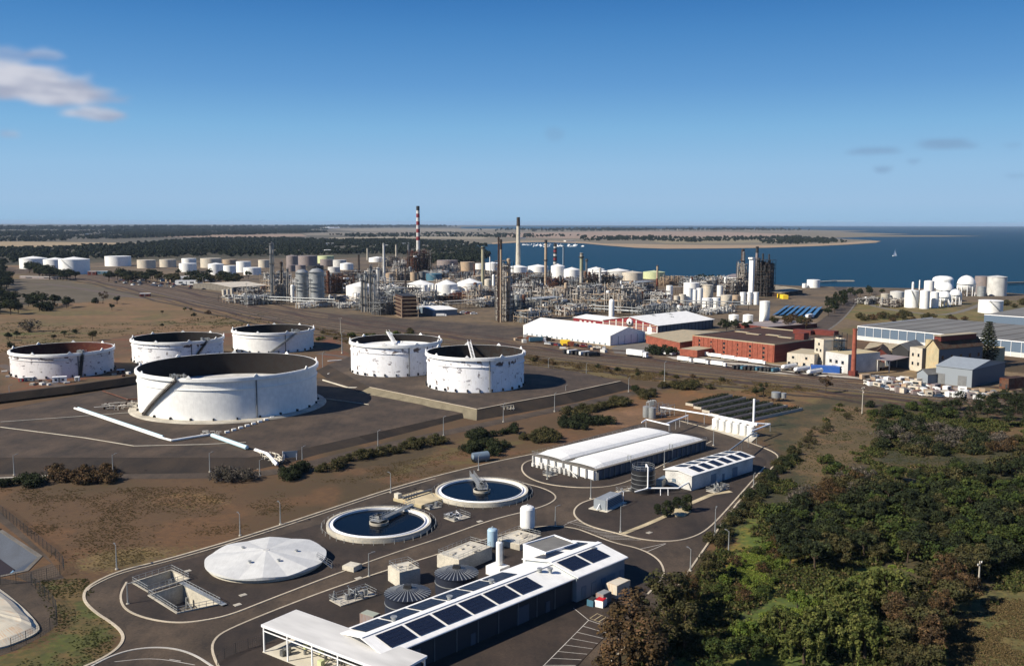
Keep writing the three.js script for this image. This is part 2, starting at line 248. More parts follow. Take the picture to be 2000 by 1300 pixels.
const slope = (q, P, th) => { const U = P.map((p) => [p[0], p[1] + th, p[2]]), n = (a, b, c) => (b[2] - a[2]) * (c[0] - a[0]) - (b[0] - a[0]) * (c[2] - a[2]), up = n(P[0], P[1], P[2]) > 0, F = (a, b, c, d) => (up ? q.quad(a, b, c, d) : q.quad(d, c, b, a)); F(U[0], U[1], U[2], U[3]); F(P[3], P[2], P[1], P[0]); for (let k = 0; k < 4; k++) { const j = (k + 1) % 4; F(P[k], P[j], U[j], U[k]); } return q; };
// a hall with a flat roof and a parapet
const block = (o) => {
  const f = frameOf(o.A, o.B, o.C), t = thing(o.name || 'building', o.label, o.category || 'building', [f.x, o.y || 0, f.z], f.rot, o.group), x = f.w / 2, z = f.d / 2;
  part('wall', geo().quad([-x, 0, z], [x, 0, z], [x, o.h, z], [-x, o.h, z]).quad([x, 0, -z], [-x, 0, -z], [-x, o.h, -z], [x, o.h, -z]).quad([x, 0, z], [x, 0, -z], [x, o.h, -z], [x, o.h, z]).quad([-x, 0, -z], [-x, 0, z], [-x, o.h, z], [-x, o.h, -z]), o.wall, t);
  slab('roof', o.roof, t, 0, o.h - 0.1, 0, f.w - 0.3, 0.3, f.d - 0.3);
  if (o.parapet) { const p = o.parapet; slab('parapet', o.trim || o.wall, t, 0, o.h + p / 2, z - 0.1, f.w + 0.1, p, 0.3); slab('parapet', o.trim || o.wall, t, 0, o.h + p / 2, -z + 0.1, f.w + 0.1, p, 0.3); slab('parapet', o.trim || o.wall, t, x - 0.1, o.h + p / 2, 0, 0.3, p, f.d - 0.5); slab('parapet', o.trim || o.wall, t, -x + 0.1, o.h + p / 2, 0, 0.3, p, f.d - 0.5); }
  return Object.assign(t, { W: f.w, D: f.d });
};
// openings set proud on a face: side 'z+', 'z-', 'x+', 'x-' ; list of [offset along face, sill, width, height]
const openings = (t, side, list, m, name = 'window', frame) => { for (const [o, s, w, h] of list) { const ax = side[0] === 'z', q = side[1] === '+' ? 1 : -1, far2 = (ax ? t.D : t.W) / 2 * q; const put = (nm, mm, out, ww, hh, par) => slab(nm, mm, par, ax ? o : far2 + q * out, s + h / 2, ax ? far2 + q * out : o, ax ? ww : 0.12, hh, ax ? 0.12 : ww); const a = put(name, m, 0.02, w, h, t); if (frame) { const b = slab('frame', frame, a, 0, -0.5 - 0.04, 0, 1.1, 0.08, 1.6); void b; } } };
// storage tank; returns the group
const tank = (name, label, [x, z, r, h], m, o = {}) => {
  const t = thing(name, label, o.category || 'tank', [x, o.y || 0, z], o.turn || 0, o.group), seg = o.seg || (r > 15 ? 48 : r > 5 ? 32 : 20), rise = o.rise ?? r * 0.16;
  part('shell', geo().revolve(0, 0, 0, [[r, 0], [r, h]], seg), m, t);
  const roofPart = part('roof', geo().revolve(0, h, 0, o.dome ? [[r + 0.05, 0], [r * 0.9, rise * 0.45], [r * 0.7, rise * 0.75], [r * 0.4, rise * 0.94], [0, rise]] : [[r + 0.05, -0.1], [r + 0.05, 0.1], [r * 0.05, rise], [0, rise]], seg), o.roofMat || m, t);
  if (o.rim) part('rim', geo().revolve(0, h - 0.4, 0, [[r + 0.02, 0], [r + o.rim, 0], [r + o.rim, 0.25], [r + 0.02, 0.25]], seg), o.rimMat || m, t);
  if (o.stair) { const g = geo(), n = Math.max(6, Math.round(h * 1.3)), a0 = o.stair[0], a1 = o.stair[1]; let prev; for (let k = 0; k <= n; k++) { const a = lerp(a0, a1, k / n), R = r + 0.7, p = [Math.cos(a) * R, h * k / n, Math.sin(a) * R]; g.box(p[0], p[1], p[2], 1.0, 0.12, 0.9, -a); if (prev) { g.bar([prev[0], prev[1] + 1.1, prev[2]], [p[0], p[1] + 1.1, p[2]], 0.07, 4); g.bar(prev, p, 0.1, 4); } prev = p; } part('stair', g, o.stairMat || M.galv, t); }
  if (o.vent) part('vent', geo().cyl(0, h + rise, 0, 0.5, 0.8, 10), M.galv, roofPart);
  if (o.hoops) { const g = geo(); for (const q of o.hoops) g.revolve(0, h * q, 0, [[r, 0], [r + 0.12, 0.05], [r + 0.12, 0.3], [r, 0.35]], seg); part('hoop', g, o.hoopMat || m, t); }
  return t;
};
const lampProto = (() => {
  const t = thing('street_lamp', 'x', 'street lamp'); scene.remove(t);
  part('pole', geo().revolve(0, 0, 0, [[0.17, 0], [0.08, 7.2], [0, 7.2]], 8), M.galv, t); part('base', geo().cyl(0, 0, 0, 0.35, 0.35, 8), M.concreteLight, t);
  const arm = part('arm', geo().bar([0, 7.1, 0], [1.0, 7.35, 0], 0.05, 5), M.galv, t); part('lamp_head', geo().box(1.15, 7.28, 0, 0.75, 0.16, 0.34), M.grey, arm); return t;
})();
let lampCount = 0;
const lamp = (p, h, label, turn = 0, y = 0, group) => { const k = h / 7.3; lampCount++; const c = lampProto.clone(); c.name = numbered('street_lamp'); c.position.set(p[0], y, p[1]); c.rotation.y = turn; c.scale.set(Math.max(1, k), k, Math.max(1, k)); c.userData = { label, category: 'street lamp' }; if (group) c.userData.group = group; scene.add(c); return c; };

// ---------- plants ----------
const leafTone = (hexes) => hexes.map((h) => new THREE.Color(h).multiplyScalar(0.5));
const leafMatOf = () => { const m = new THREE.MeshPhysicalMaterial({ roughness: 0.85, vertexColors: true, side: THREE.DoubleSide, specularIntensity: 0.3 }); return m; };
const leafMat = { any: leafMatOf() }; leafMat.dark = leafMat.any;
class Leaves { // many small bent faces, each with its own leaf colour
  constructor(tones) { this.p = []; this.n = []; this.c = []; this.t = leafTone(tones); }
  leaf(x, y, z, s, nx, ny, nz, tone, long = 1) {
    let l = Math.hypot(nx, ny, nz) || 1; nx /= l; ny /= l; nz /= l; let ax = rr(-1, 1), ay = rr(-1, 1), az = rr(-1, 1); let tx = ay * nz - az * ny, ty = az * nx - ax * nz, tz = ax * ny - ay * nx; l = Math.hypot(tx, ty, tz) || 1; tx /= l; ty /= l; tz /= l;
    const bx = ny * tz - nz * ty, by = nz * tx - nx * tz, bz = nx * ty - ny * tx, h = s * 0.5, g = s * 0.5 * long, k = rr(-0.2, 0.2) * s;
    const P = [[x - tx * h, y - ty * h, z - tz * h], [x + bx * g + nx * k, y + by * g + ny * k, z + bz * g + nz * k], [x + tx * h, y + ty * h, z + tz * h], [x - bx * g + nx * k, y - by * g + ny * k, z - bz * g + nz * k]];
    for (const i of [0, 2, 1, 0, 3, 2]) { this.p.push(...P[i]); this.n.push(nx, ny, nz); this.c.push(tone[0], tone[1], tone[2]); }
  }
  clump(x, y, z, r, n, s, flatY = 0.8) {
    const c = pick(this.t), v = rr(0.8, 1.2);
    for (let k = 0; k < n; k++) { let a = rr(-1, 1), b = rr(-0.8, 1), d = rr(-1, 1), l = Math.hypot(a, b, d) || 1; const q = r * Math.cbrt(rr(0.25, 1)) / l, w = v * rr(0.72, 1.28); this.leaf(x + a * q, y + b * q * flatY, z + d * q, s * rr(0.6, 1.35), a + rr(-0.8, 0.8), b + rr(-0.3, 0.9), d + rr(-0.8, 0.8), [c.r * w * rr(0.92, 1.08), c.g * w, c.b * w * rr(0.85, 1.15)]); }
  }
  strand(x, y, z, len, n, s) { const c = pick(this.t), v = rr(0.75, 1.25); for (let k = 0; k < n; k++) { const t = k / n, w = v * rr(0.8, 1.2); this.leaf(x + rr(-0.18, 0.18), y - len * t, z + rr(-0.18, 0.18), s * rr(0.7, 1.2), rr(-1, 1), rr(-0.2, 0.3), rr(-1, 1), [c.r * w, c.g * w, c.b * w], 1.9); } }
  build() { const g = new THREE.BufferGeometry(); g.setAttribute('position', new THREE.Float32BufferAttribute(this.p, 3)); g.setAttribute('normal', new THREE.Float32BufferAttribute(this.n, 3)); g.setAttribute('color', new THREE.Float32BufferAttribute(this.c, 3)); return g; }
}
const TONES = { green: ['#4f5c2a', '#435226', '#5b652f', '#3d4b22'], bright: ['#6c7c30', '#5f7330', '#79843a', '#566a2a'], dark: ['#3a4327', '#333d25', '#444b2c', '#2f3822'], olive: ['#5a5633', '#4f4e2e', '#655e3a', '#47472b'], brown: ['#6d5638', '#5f4c30', '#785f42', '#534530'], grey: ['#6d665a', '#7a7266', '#5f594e', '#847b6e'], willow: ['#6d7338', '#5f6833', '#7a7d42', '#535d2c'] };
const wire = std('#5a4a3a', 0.95, { map: T.grain });
// build one plant at the origin; kinds differ in outline
const growPlant = (kind, seed, tones) => {
  seedState = seed; const L = new Leaves(TONES[tones]), tr = geo(), big = kind === 'tree' || kind === 'willow' || kind === 'gum' || kind === 'sheoak';
  if (kind === 'tree') { // about 8 m tall
    tr.bar([0, 0, 0], [0.2, 3.2, 0.1], 0.28, 7, 0.18); const C = []; for (let k = 0; k < 17; k++) { const a = rr(0, 6.283), e = rr(-0.35, 1), q = rr(0.45, 0.95), R = 3.3; C.push([Math.cos(a) * R * q * Math.cos(e), 4.7 + Math.sin(e) * 2.9 * q, Math.sin(a) * R * q * Math.cos(e)]); }
    for (const c of C) { tr.bar([0.15, 2.6, 0.1], [c[0] * 0.8, c[1] - 0.4, c[2] * 0.8], 0.1, 4, 0.03); L.clump(c[0], c[1], c[2], rr(0.9, 1.6), 110, 0.42); }
  } else if (kind === 'gum') { // open crown of separate tufts
    tr.bar([0, 0, 0], [0.5, 4.5, 0.2], 0.25, 7, 0.15); for (let k = 0; k < 13; k++) { const a = rr(0, 6.283), q = rr(0.3, 1), c = [0.5 + Math.cos(a) * 2.9 * q, rr(4.2, 8.4) - q * 0.8, Math.sin(a) * 2.9 * q]; tr.bar([0.4, 3.4, 0.15], [c[0], c[1] - 0.3, c[2]], 0.09, 4, 0.03); L.clump(c[0], c[1], c[2], rr(0.6, 1.2), 85, 0.36); }
  } else if (kind === 'sheoak') { // tall, feathery and ragged
    tr.bar([0, 0, 0], [0, 7.5, 0], 0.28, 7, 0.08); for (let k = 0; k < 30; k++) { const a = rr(0, 6.283), y = rr(1.6, 9.2), R = 2.7 * Math.sqrt(Math.max(0.08, 1 - ((y - 4.4) / 5.4) ** 2)) * rr(0.4, 1), c = [Math.cos(a) * R, y, Math.sin(a) * R]; tr.bar([0, y - 1, 0], c, 0.07, 4, 0.02); L.clump(c[0], c[1], c[2], rr(0.55, 1.15), 75, 0.34, 1.2); }
  } else if (kind === 'willow') {
    tr.bar([0, 0, 0], [0.1, 3.6, 0], 0.35, 7, 0.2); for (let k = 0; k < 80; k++) { const a = rr(0, 6.283), q = Math.sqrt(rr(0.05, 1)), x = Math.cos(a) * 3.9 * q, z = Math.sin(a) * 3.9 * q, y = 7.2 - q * q * 2.6 + rr(-0.7, 0.5); if (k % 4 === 0) { tr.bar([0.1, 3.2, 0], [x * 0.9, y, z * 0.9], 0.08, 4, 0.03); } L.clump(x, y, z, rr(0.4, 0.8), 24, 0.34, 0.6); L.strand(x + rr(-0.3, 0.3), y, z + rr(-0.3, 0.3), rr(1.6, 4.4) * (0.5 + q * 0.6), 26, 0.28); }
  } else if (kind === 'shrub') { // about 2.6 m tall mound
    for (let k = 0; k < 13; k++) { const a = rr(0, 6.283), q = rr(0, 1), c = [Math.cos(a) * 1.7 * q, 0.55 + rr(0, 1.5) * (1 - q * 0.5), Math.sin(a) * 1.7 * q]; tr.bar([0, 0, 0], [c[0], c[1], c[2]], 0.05, 4, 0.02); L.clump(c[0], c[1], c[2], rr(0.6, 1.05), 80, 0.26); }
  } else if (kind === 'twiggy') { // grey brown, half bare
    for (let k = 0; k < 34; k++) { const a = rr(0, 6.283), e = rr(0.35, 1.45), l = rr(1.2, 2.6), c = [Math.cos(a) * Math.cos(e) * l, Math.sin(e) * l, Math.sin(a) * Math.cos(e) * l]; tr.bar([0, 0, 0], c, 0.035, 3, 0.012); L.clump(c[0], c[1], c[2], rr(0.3, 0.6), 26, 0.2); }
  } else if (kind === 'round') { // clipped round tree on a short stem
    tr.bar([0, 0, 0], [0, 1.2, 0], 0.14, 6); for (let k = 0; k < 30; k++) { const a = rr(0, 6.283), b = rr(-1.2, 1.4), c = [Math.cos(a) * Math.cos(b) * 0.95, 2.0 + Math.sin(b) * 1.45, Math.sin(a) * Math.cos(b) * 0.95]; L.clump(c[0], c[1], c[2], rr(0.5, 0.75), 70, 0.22); }
  } else if (kind === 'norfolk') { // whorled conifer, 20 m
    tr.bar([0, 0, 0], [0, 20, 0], 0.55, 8, 0.08); for (let w = 0; w < 19; w++) { const y = 2.2 + w * 0.95, R = Math.min(1, 0.55 + w * 0.1) * 5.6 * (1 - (y / 21.5) ** 1.5) + 0.3, n = 9; for (let b = 0; b < n; b++) { const a = b / n * 6.283 + w * 0.35 + rr(-0.12, 0.12); tr.bar([0, y, 0], [Math.cos(a) * R, y + R * 0.1, Math.sin(a) * R], 0.1, 4, 0.03); for (let s = 0.25; s <= 1.01; s += 0.13) L.clump(Math.cos(a) * R * s, y + R * 0.1 * s + 0.1, Math.sin(a) * R * s, 0.5 * (1.2 - s * 0.45), 10, 0.42, 0.5); } }
  }
  void big; return { trunk: tr.build(), crown: L.build() };
};
const plantCache = {};
const plantProto = (kind, tones, variant) => (plantCache[kind + tones + variant] ||= growPlant(kind, 1000 + variant * 77 + kind.length * 311 + tones.length * 53, tones));
const plant = (name, kind, tones, [x, z], size, label, category, group, y = 0, wide = 1) => {
  const keep = seedState, g = plantProto(kind, tones, Math.floor(Math.abs(Math.sin(x * 12.9898 + z * 78.233)) * 3)); seedState = keep;
  const t = thing(name, label, category, [x, y, z], rr(0, 6.28), group); const s = size * rr(0.93, 1.07); t.scale.set(s * wide, s, s * wide); part(kind === 'shrub' || kind === 'twiggy' ? 'stem' : 'trunk', g.trunk, wire, t); part('crown', g.crown, leafMat.any, t); return t;
};
const leafStrip = (L, w, h, seed) => { const k0 = seedState; seedState = seed; const q = new Leaves(['#2c3722', '#26301e', '#334027']); for (let x = -L / 2; x < L / 2; x += 0.8) for (let z = -w / 2; z <= w / 2; z += 0.75) q.clump(x + rr(-0.2, 0.2), h + rr(0.1, 0.5), z + rr(-0.2, 0.2), rr(0.4, 0.65), 9, 0.34); seedState = k0; return q.build(); };
const scatter = (poly, n, minD, avoid = []) => { const xs = poly.map((p) => p[0]), zs = poly.map((p) => p[1]), x0 = Math.min(...xs), x1 = Math.max(...xs), z0 = Math.min(...zs), z1 = Math.max(...zs), out = []; for (let k = 0; k < n * 30 && out.length < n; k++) { const x = rr(x0, x1), z = rr(z0, z1); if (!inside(poly, x, z) || avoid.some((a) => inside(a, x, z)) || out.some((o) => (o[0] - x) ** 2 + (o[1] - z) ** 2 < minD * minD)) continue; out.push([x, z]); } return out; };

// ---------- ground ----------
const soil = (x0, x1, z0, z1, size, zones, jitter, order) => {
  // zone ids are drawn as plan polygons, then read back through wandering noise so that edges ramble; colours are two earth tones mixed by noise
  const cv = document.createElement('canvas'); cv.width = cv.height = size; const g = cv.getContext('2d'); g.fillStyle = 'rgb(0,0,0)'; g.fillRect(0, 0, size, size);
  const X = (x) => (x - x0) / (x1 - x0) * size, Z = (z) => (z - z0) / (z1 - z0) * size;
  zones.forEach((q, k) => { if (!q.pts) return; g.fillStyle = `rgb(${k},${k},${k})`; g.beginPath(); q.pts.forEach(([x, z], j) => (j ? g.lineTo(X(x), Z(z)) : g.moveTo(X(x), Z(z)))); g.closePath(); g.fill(); });
  const id = g.getImageData(0, 0, size, size).data, d = new Uint8Array(size * size * 4), mx = (x1 - x0) / size, mz = (z1 - z0) / size;
  for (let j = 0; j < size; j++) for (let i = 0; i < size; i++) {
    const x = x0 + (i + 0.5) * mx, z = z0 + (j + 0.5) * mz;
    const jx = (vnoise(x / 9, z / 9) + 0.6 * vnoise(x / 2.3 + 50, z / 2.3) - 0.8) * jitter, jz = (vnoise(x / 9 + 99, z / 9 + 31) + 0.6 * vnoise(x / 2.3, z / 2.3 + 80) - 0.8) * jitter;
    const wx = (fbm(x / 30 + 7, z / 30, 3) - 0.5) * jitter * 5, wz = (fbm(x / 30, z / 30 + 43, 3) - 0.5) * jitter * 5, ra = NT[(i * 7919 + j * 104729) & 65535] - 0.5, rb = NT[(i * 15485 + j * 32452) & 65535] - 0.5, soft = jitter * 1.6;
    const ii = Math.min(size - 1, Math.max(0, Math.round(i + (jx + wx + ra * soft) / mx))), jj = Math.min(size - 1, Math.max(0, Math.round(j + (jz + wz + rb * soft) / mz)));
    let k = id[(jj * size + ii) * 4]; if (k >= zones.length) k = 0; const q = zones[k];
    let big = fbm(x / q.s, z / q.s * (q.st || 1), 4), fine = vnoise(x / order, z / order) * 0.6 + vnoise(x / order / 0.45 + 9, z / order / 0.45) * 0.4;
    let t = smooth(0.32, 0.68, big + (fine - 0.5) * 0.35), m = 1 + (fine - 0.5) * q.n;
    const o = (j * size + i) * 4;
    let c = [lerp(q.a[0], q.b[0], t), lerp(q.a[1], q.b[1], t), lerp(q.a[2], q.b[2], t)];
    if (q.c) { const w = smooth(0.56, 0.66, fbm(x / q.s * 1.7 + 60, z / q.s * 1.7 + 12, 4)) * 0.75; c = c.map((v, e) => lerp(v, q.c[e], w)); }
    d[o] = Math.min(255, c[0] * m * 0.84); d[o + 1] = Math.min(255, c[1] * m * 0.79); d[o + 2] = Math.min(255, c[2] * m * 0.66); d[o + 3] = 255;
  }
  const t = new THREE.DataTexture(d, size, size); t.colorSpace = THREE.SRGBColorSpace; t.magFilter = THREE.LinearFilter; t.minFilter = THREE.LinearMipmapLinearFilter; t.needsUpdate = true;
  return new THREE.MeshStandardMaterial({ map: t, roughness: 1 });
};
const rectOf = (x0, x1, z0, z1) => [[x0, z1], [x1, z1], [x1, z0], [x0, z0]];
const sheet = (x0, x1, z0, z1, y, holes) => flat(rectOf(x0, x1, z0, z1), y, holes, (x, z) => [(x - x0) / (x1 - x0), (z - z0) / (z1 - z0)]);
// openings in the ground: two sunken pits and the lined pond
const pits = [[[-79.2,-190.5],[-73.6,-197.6],[-68.1,-192.6],[-74.1,-185.6]], [[-73.2,-183.7],[-68.2,-189.5],[-57.4,-179.4],[-64.4,-175]]], pond = [[-165.8,-257.7],[-125,-224.3],[-106.3,-206.2],[-105,-197.4],[-108.7,-194.1],[-121.9,-187.2]];
struct('ground', flat(rectOf(-60000, 60000, -30000, 3000), -0.06, [...pits, pond]), std('#6d6653', 1, { map: T.grain }), 'olive brown plain reaching to the horizon');

const nearZones = [
  { a: [100, 78, 55], b: [78, 66, 42], c: [112, 84, 58], s: 42, n: 0.3 },                                                                    // 0 brown mown field
  { pts: [[-822.7,-1085.6],[-393.7,-515],[-293.2,-537.4],[-258.6,-625],[-204.9,-672.6],[-124.7,-636.6],[-110.1,-674.8],[-227.1,-837.1],[-420.7,-1049.8]], a: [134, 108, 84], b: [116, 98, 68], c: [104, 98, 58], s: 60, st: 4, n: 0.35 }, // dry paddock
  { pts: [[-386.2,-710.6],[-330.3,-690.2],[-268.7,-706],[-222.7,-788.9],[-176.6,-738.9],[-199.8,-693.3],[-263.5,-645.7],[-339.3,-623.3]], a: [104, 102, 50], b: [92, 96, 46], s: 30, st: 3, n: 0.3 },        // greener strip in the paddock
  { pts: [[-293.2,-537.4],[-258.6,-625],[-204.9,-672.6],[-124.7,-636.6],[-88.5,-541.1],[-76.5,-451.2],[-158.1,-482.1],[-206.5,-518.3],[-189.4,-449.5],[-223.7,-407.9]], a: [112, 86, 64], b: [94, 78, 56], c: [124, 74, 48], s: 25, n: 0.35 }, // worn earth round the far tanks
  { pts: [[-155.7,-716.1],[-102.8,-674.9],[-40.2,-615.4],[14.8,-543],[67.6,-494.6],[125.2,-457.3],[178.8,-407.3],[250.6,-350.2],[232.8,-324.7],[151.8,-368.2],[111.5,-406.4],[73.3,-446],[25.2,-460.4],[0,-493.5],[-41.4,-542],[-92.1,-563.5],[-132.9,-642.5]], a: [116, 104, 68], b: [98, 92, 56], c: [122, 96, 68], s: 28, n: 0.35 }, // grass by the line
  { pts: [[-636.1,-1471.5],[-138.8,-709.1],[-73.5,-675.6],[0,-577.2],[84.2,-513.6],[151.8,-462.4],[217.4,-396],[257.2,-359.7],[275.2,-385.5],[232.7,-424.6],[164.5,-501.7],[114.4,-524],[79.9,-586.2],[0,-630.5],[-53.6,-703.8],[-182,-838.4],[-417.1,-1100.7]], a: [106, 92, 78], b: [126, 110, 92], c: [92, 78, 66], s: 22, n: 0.3 }, // railway land
  { pts: [[49.8,-393.7],[67.6,-424.9],[114.9,-419],[119.7,-389],[92.5,-335.3],[62.1,-330.8],[46,-347.8],[37.4,-377]], a: [122, 92, 62], b: [108, 88, 54], c: [136, 98, 60], s: 22, n: 0.35 },  // bare block behind the beds
  { pts: [[103.9,-377.9],[142.9,-406.8],[250.6,-350.2],[92.6,-123.7],[10.8,-123.4],[17.8,-155.9],[30.6,-180.2],[47.8,-213.1],[69.3,-259.8],[88,-294.6],[89.2,-323.1]], a: [62, 62, 34], b: [84, 74, 46], c: [52, 58, 26], s: 16, n: 0.4 }, // scrub
  { pts: [[107.5,-348.6],[136.8,-389.2],[149.8,-378.5],[128,-331.6],[98,-276.3],[82.3,-259.9],[84.4,-282]], a: [112, 96, 70], b: [92, 82, 54], c: [120, 98, 74], s: 14, n: 0.4 },             // trodden strip in the scrub
  { pts: [[47.4,-211.4],[65.9,-236.4],[71.4,-228.2],[65.1,-200.1],[50.9,-180.4],[44.5,-188.3]], a: [98, 116, 42], b: [138, 122, 56], c: [86, 112, 40], s: 10, n: 0.4 },             // bright growth by the fence
  { pts: [[29.8,-154],[41.6,-175.4],[55.9,-191.1],[79.8,-203.3],[91.4,-191.4],[75.4,-162.2],[58.9,-137.3],[27.6,-137.1]], a: [88, 112, 40], b: [104, 116, 48], c: [74, 98, 36], s: 12, n: 0.4 }, // lush clearing
  { pts: [[84.5,-180.6],[114.6,-194.4],[138.9,-176],[99.7,-123.8],[55.6,-123.6],[73.5,-162.2]], a: [98, 100, 58], b: [116, 108, 70], c: [84, 94, 46], s: 14, n: 0.4 },              // rough grass corner
  { pts: [[131.7,-331.6],[192.5,-349.6],[232.8,-324.7],[212.7,-295.8],[153.6,-308.9],[124,-294.9]], a: [112, 90, 60], b: [86, 78, 46], s: 14, n: 0.4 },                                        // brown heath
  { pts: [[-101.6,-192.9],[-89.8,-193],[-72.3,-167.7],[-69.7,-162.4],[-70.3,-155.4],[-68.6,-136.7],[-85.7,-136.6],[-94.5,-151.5],[-85.1,-167.7]], a: [92, 94, 48], b: [104, 90, 58], c: [78, 92, 38], s: 9, n: 0.4 }, // green corner
  { pts: [[-98.7,-210.3],[-90.2,-215.6],[-78.1,-208.7],[-84.6,-199],[-93.1,-200.5]], a: [136, 120, 90], b: [106, 94, 60], s: 5, n: 0.5 },                                                // pale bare patches
  { pts: [[-100.2,-250.8],[-88.5,-257.3],[-77.9,-246.3],[-85.7,-237.3],[-94.8,-240.3]], a: [140, 116, 84], b: [108, 84, 60], s: 5, n: 0.5 },
  { pts: [[-667,-878.5],[-931.5,-1230.3],[-592.4,-1244.6],[-383.5,-983],[-403.4,-875],[-434.6,-852.2],[-437.8,-806.5]], a: [104, 98, 92], b: [92, 86, 74], s: 18, n: 0.25 },                                     // grey lot behind the trees
  { pts: [[71.3,-544.1],[126.4,-462],[187.1,-426.7],[223.8,-407.9],[279.1,-391.1],[330.8,-465.2],[258.2,-472],[178.7,-546],[134.8,-619.1],[89.5,-632.4],[48.3,-590.6]], a: [146, 130, 112], b: [128, 114, 98], c: [158, 142, 118], s: 20, n: 0.25 }, // works yard
  { pts: [[36.9,-371.8],[54.7,-382.6],[55.6,-347.9],[43.8,-330.6],[30.7,-347.7]], a: [142, 112, 92], b: [118, 94, 74], s: 8, n: 0.4 },
  { pts: [[-21.2,-321.9],[-3.6,-338.5],[46,-347.8],[51.1,-330.7],[6.7,-300.4],[-6.3,-290.4],[-29.2,-264.1],[-44.7,-269.3]], a: [112, 84, 60], b: [92, 76, 50], c: [100, 92, 54], s: 20, n: 0.35 },
];
struct('ground', sheet(-380, 380, -640, -128, 0, [...pits, pond]), soil(-380, 380, -640, -128, 2048, nearZones, 3.2, 0.9), 'brown mown grass and scrubby earth round the plants');
const midZones = [
  { a: [104, 94, 82], b: [120, 106, 92], c: [88, 80, 74], s: 40, n: 0.3 },                                                                   // 0 refinery yard
  { pts: [[-613.4,-663.3],[-1853.9,-2021.9],[-1119,-2074.6],[-620,-1303.1],[-417.1,-1100.7],[-132,-674.3],[-331.9,-609.4]], a: [132, 107, 82], b: [114, 98, 68], c: [104, 98, 60], s: 70, st: 3, n: 0.35 },
  { pts: [[-667,-878.5],[-931.5,-1230.3],[-592.4,-1244.6],[-383.5,-983],[-403.4,-875],[-434.6,-852.2],[-437.8,-806.5]], a: [104, 98, 92], b: [92, 86, 74], s: 18, n: 0.25 },
  { pts: [[-1293.5,-1408.1],[-744.1,-1376.7],[-507.7,-1173],[-263.2,-836.1],[-132,-674.3],[-140.2,-716.5],[-270.4,-890.4],[-513,-1248],[-736.9,-1515.7],[-863.2,-1598.4],[-1523.8,-1660.4]], a: [98, 86, 76], b: [118, 104, 90], c: [84, 74, 66], s: 22, n: 0.3 },
  { pts: [[-1635.1,-1593.8],[-883.4,-1636],[-530.2,-1964.9],[-46.8,-2151.4],[-599.9,-27561.1],[-14716.8,-14413.3]], a: [62, 62, 44], b: [80, 76, 56], s: 120, n: 0.4 },
  { pts: [[263.5,-758],[335.8,-939.2],[415.4,-1009.6],[408.1,-855.1],[396.9,-761.4],[348.9,-713.4],[270.7,-711.5]], a: [112, 110, 58], b: [126, 112, 76], c: [98, 104, 52], s: 25, n: 0.3 },
  { pts: [[424.7,-911.3],[511.8,-944.7],[654.5,-862],[499.8,-656.2],[413.7,-761.8],[397.6,-796.2]], a: [112, 98, 68], b: [92, 92, 54], s: 25, n: 0.3 },
  { pts: [[237.6,-682.7],[270.7,-711.5],[290,-683.8],[226.6,-594.2],[190.7,-546.2],[179.8,-568.7]], a: [118, 108, 66], b: [104, 98, 60], s: 20, n: 0.3 },
  { pts: [[-155.7,-716.1],[-103.8,-681.6],[-42.1,-644.4],[17.2,-630.8],[18.4,-677.7],[-55.3,-726.2],[-152.8,-781.7]], a: [96, 84, 76], b: [108, 96, 86], s: 20, n: 0.25 },
];
struct('ground', sheet(-1500, 1700, -2500, -640, 0), soil(-1500, 1700, -2500, -640, 2048, midZones, 6, 3), 'grey brown refinery yards and dry paddocks');

// the bay and the open sea
const waterMat = new THREE.MeshPhysicalMaterial({ color: new THREE.Color().setRGB(0.007, 0.042, 0.076), roughness: 0.55, specularIntensity: 0.22, bumpMap: T.wave, bumpScale: 0.5 });
struct('water', geo().prism([[-51.2,-1814.5],[-13.3,-1606.9],[49.1,-1522.3],[122,-1509.5],[201.4,-1435.8],[231.7,-1340.8],[269.5,-1246.9],[317.8,-1175.5],[347.6,-1147.7],[391.5,-1130.9],[425.2,-1123.1],[479.3,-1107.3],[527.7,-1083.5],[553,-1021.5],[606.8,-860.7],[716.4,-693.5],[33066.8,-26773.5],[25768.4,-34284.4],[17148.7,-31946.5],[7322,-27293.4],[-6.6,-23426.1],[-919.9,-17035.3],[-215.2,-3980.6],[-96.3,-2540]], 0, 0.06, false), waterMat, 'deep blue bay behind the refinery');
// far shores
const far = (name, pts, y, hex, label) => struct(name, geo().prism(pts, 0, y, false), std(hex, 1, { map: T.grain }), label);
far('land', [[-558.1,-8618.2],[-3.1,-11240.6],[1369.2,-12774.5],[2742,-12774.5],[3491.1,-11612.5],[3706.2,-9859.2],[2944.1,-8565.6],[2935.4,-7004.7],[2373.7,-6311.3],[2804,-6138.6],[2922.2,-5878.1],[2545.7,-5638.7],[2051.1,-5452.3],[1644.2,-4934],[1637.8,-4351.6],[1593.2,-4103.6],[1441.3,-3769.2],[1216.1,-3425.3],[1026.5,-3180],[790,-2936.3],[609.5,-2832.1],[450.2,-2789.7],[373.8,-2896.7],[505.2,-3240.8],[314.9,-3257.8],[268.5,-3574],[122,-3807.3],[-0.9,-3643.8],[-73.4,-3371.6],[-167.6,-3099]], 0.5, '#92866f', 'low dry peninsula across the bay');
far('beach', [[-78.1,-3587.8],[-0.9,-3897.4],[129,-4026.3],[283.6,-3776.5],[334.3,-3459.2],[474,-3392.1],[535.4,-3319.6],[701.6,-3261.6],[948.1,-3325.5],[1274.1,-3701.6],[1588.5,-4220.5],[1593.2,-4103.6],[1441.3,-3769.2],[1216.1,-3425.3],[1026.5,-3180],[790,-2936.3],[609.5,-2832.1],[450.2,-2789.7],[373.8,-2896.7],[309.2,-3198.2],[263.1,-3502.4],[119.4,-3726.3],[-0.8,-3569.5],[-68.9,-3331.9]], 0.8, '#c8ac8a', 'sandy shore of the peninsula');
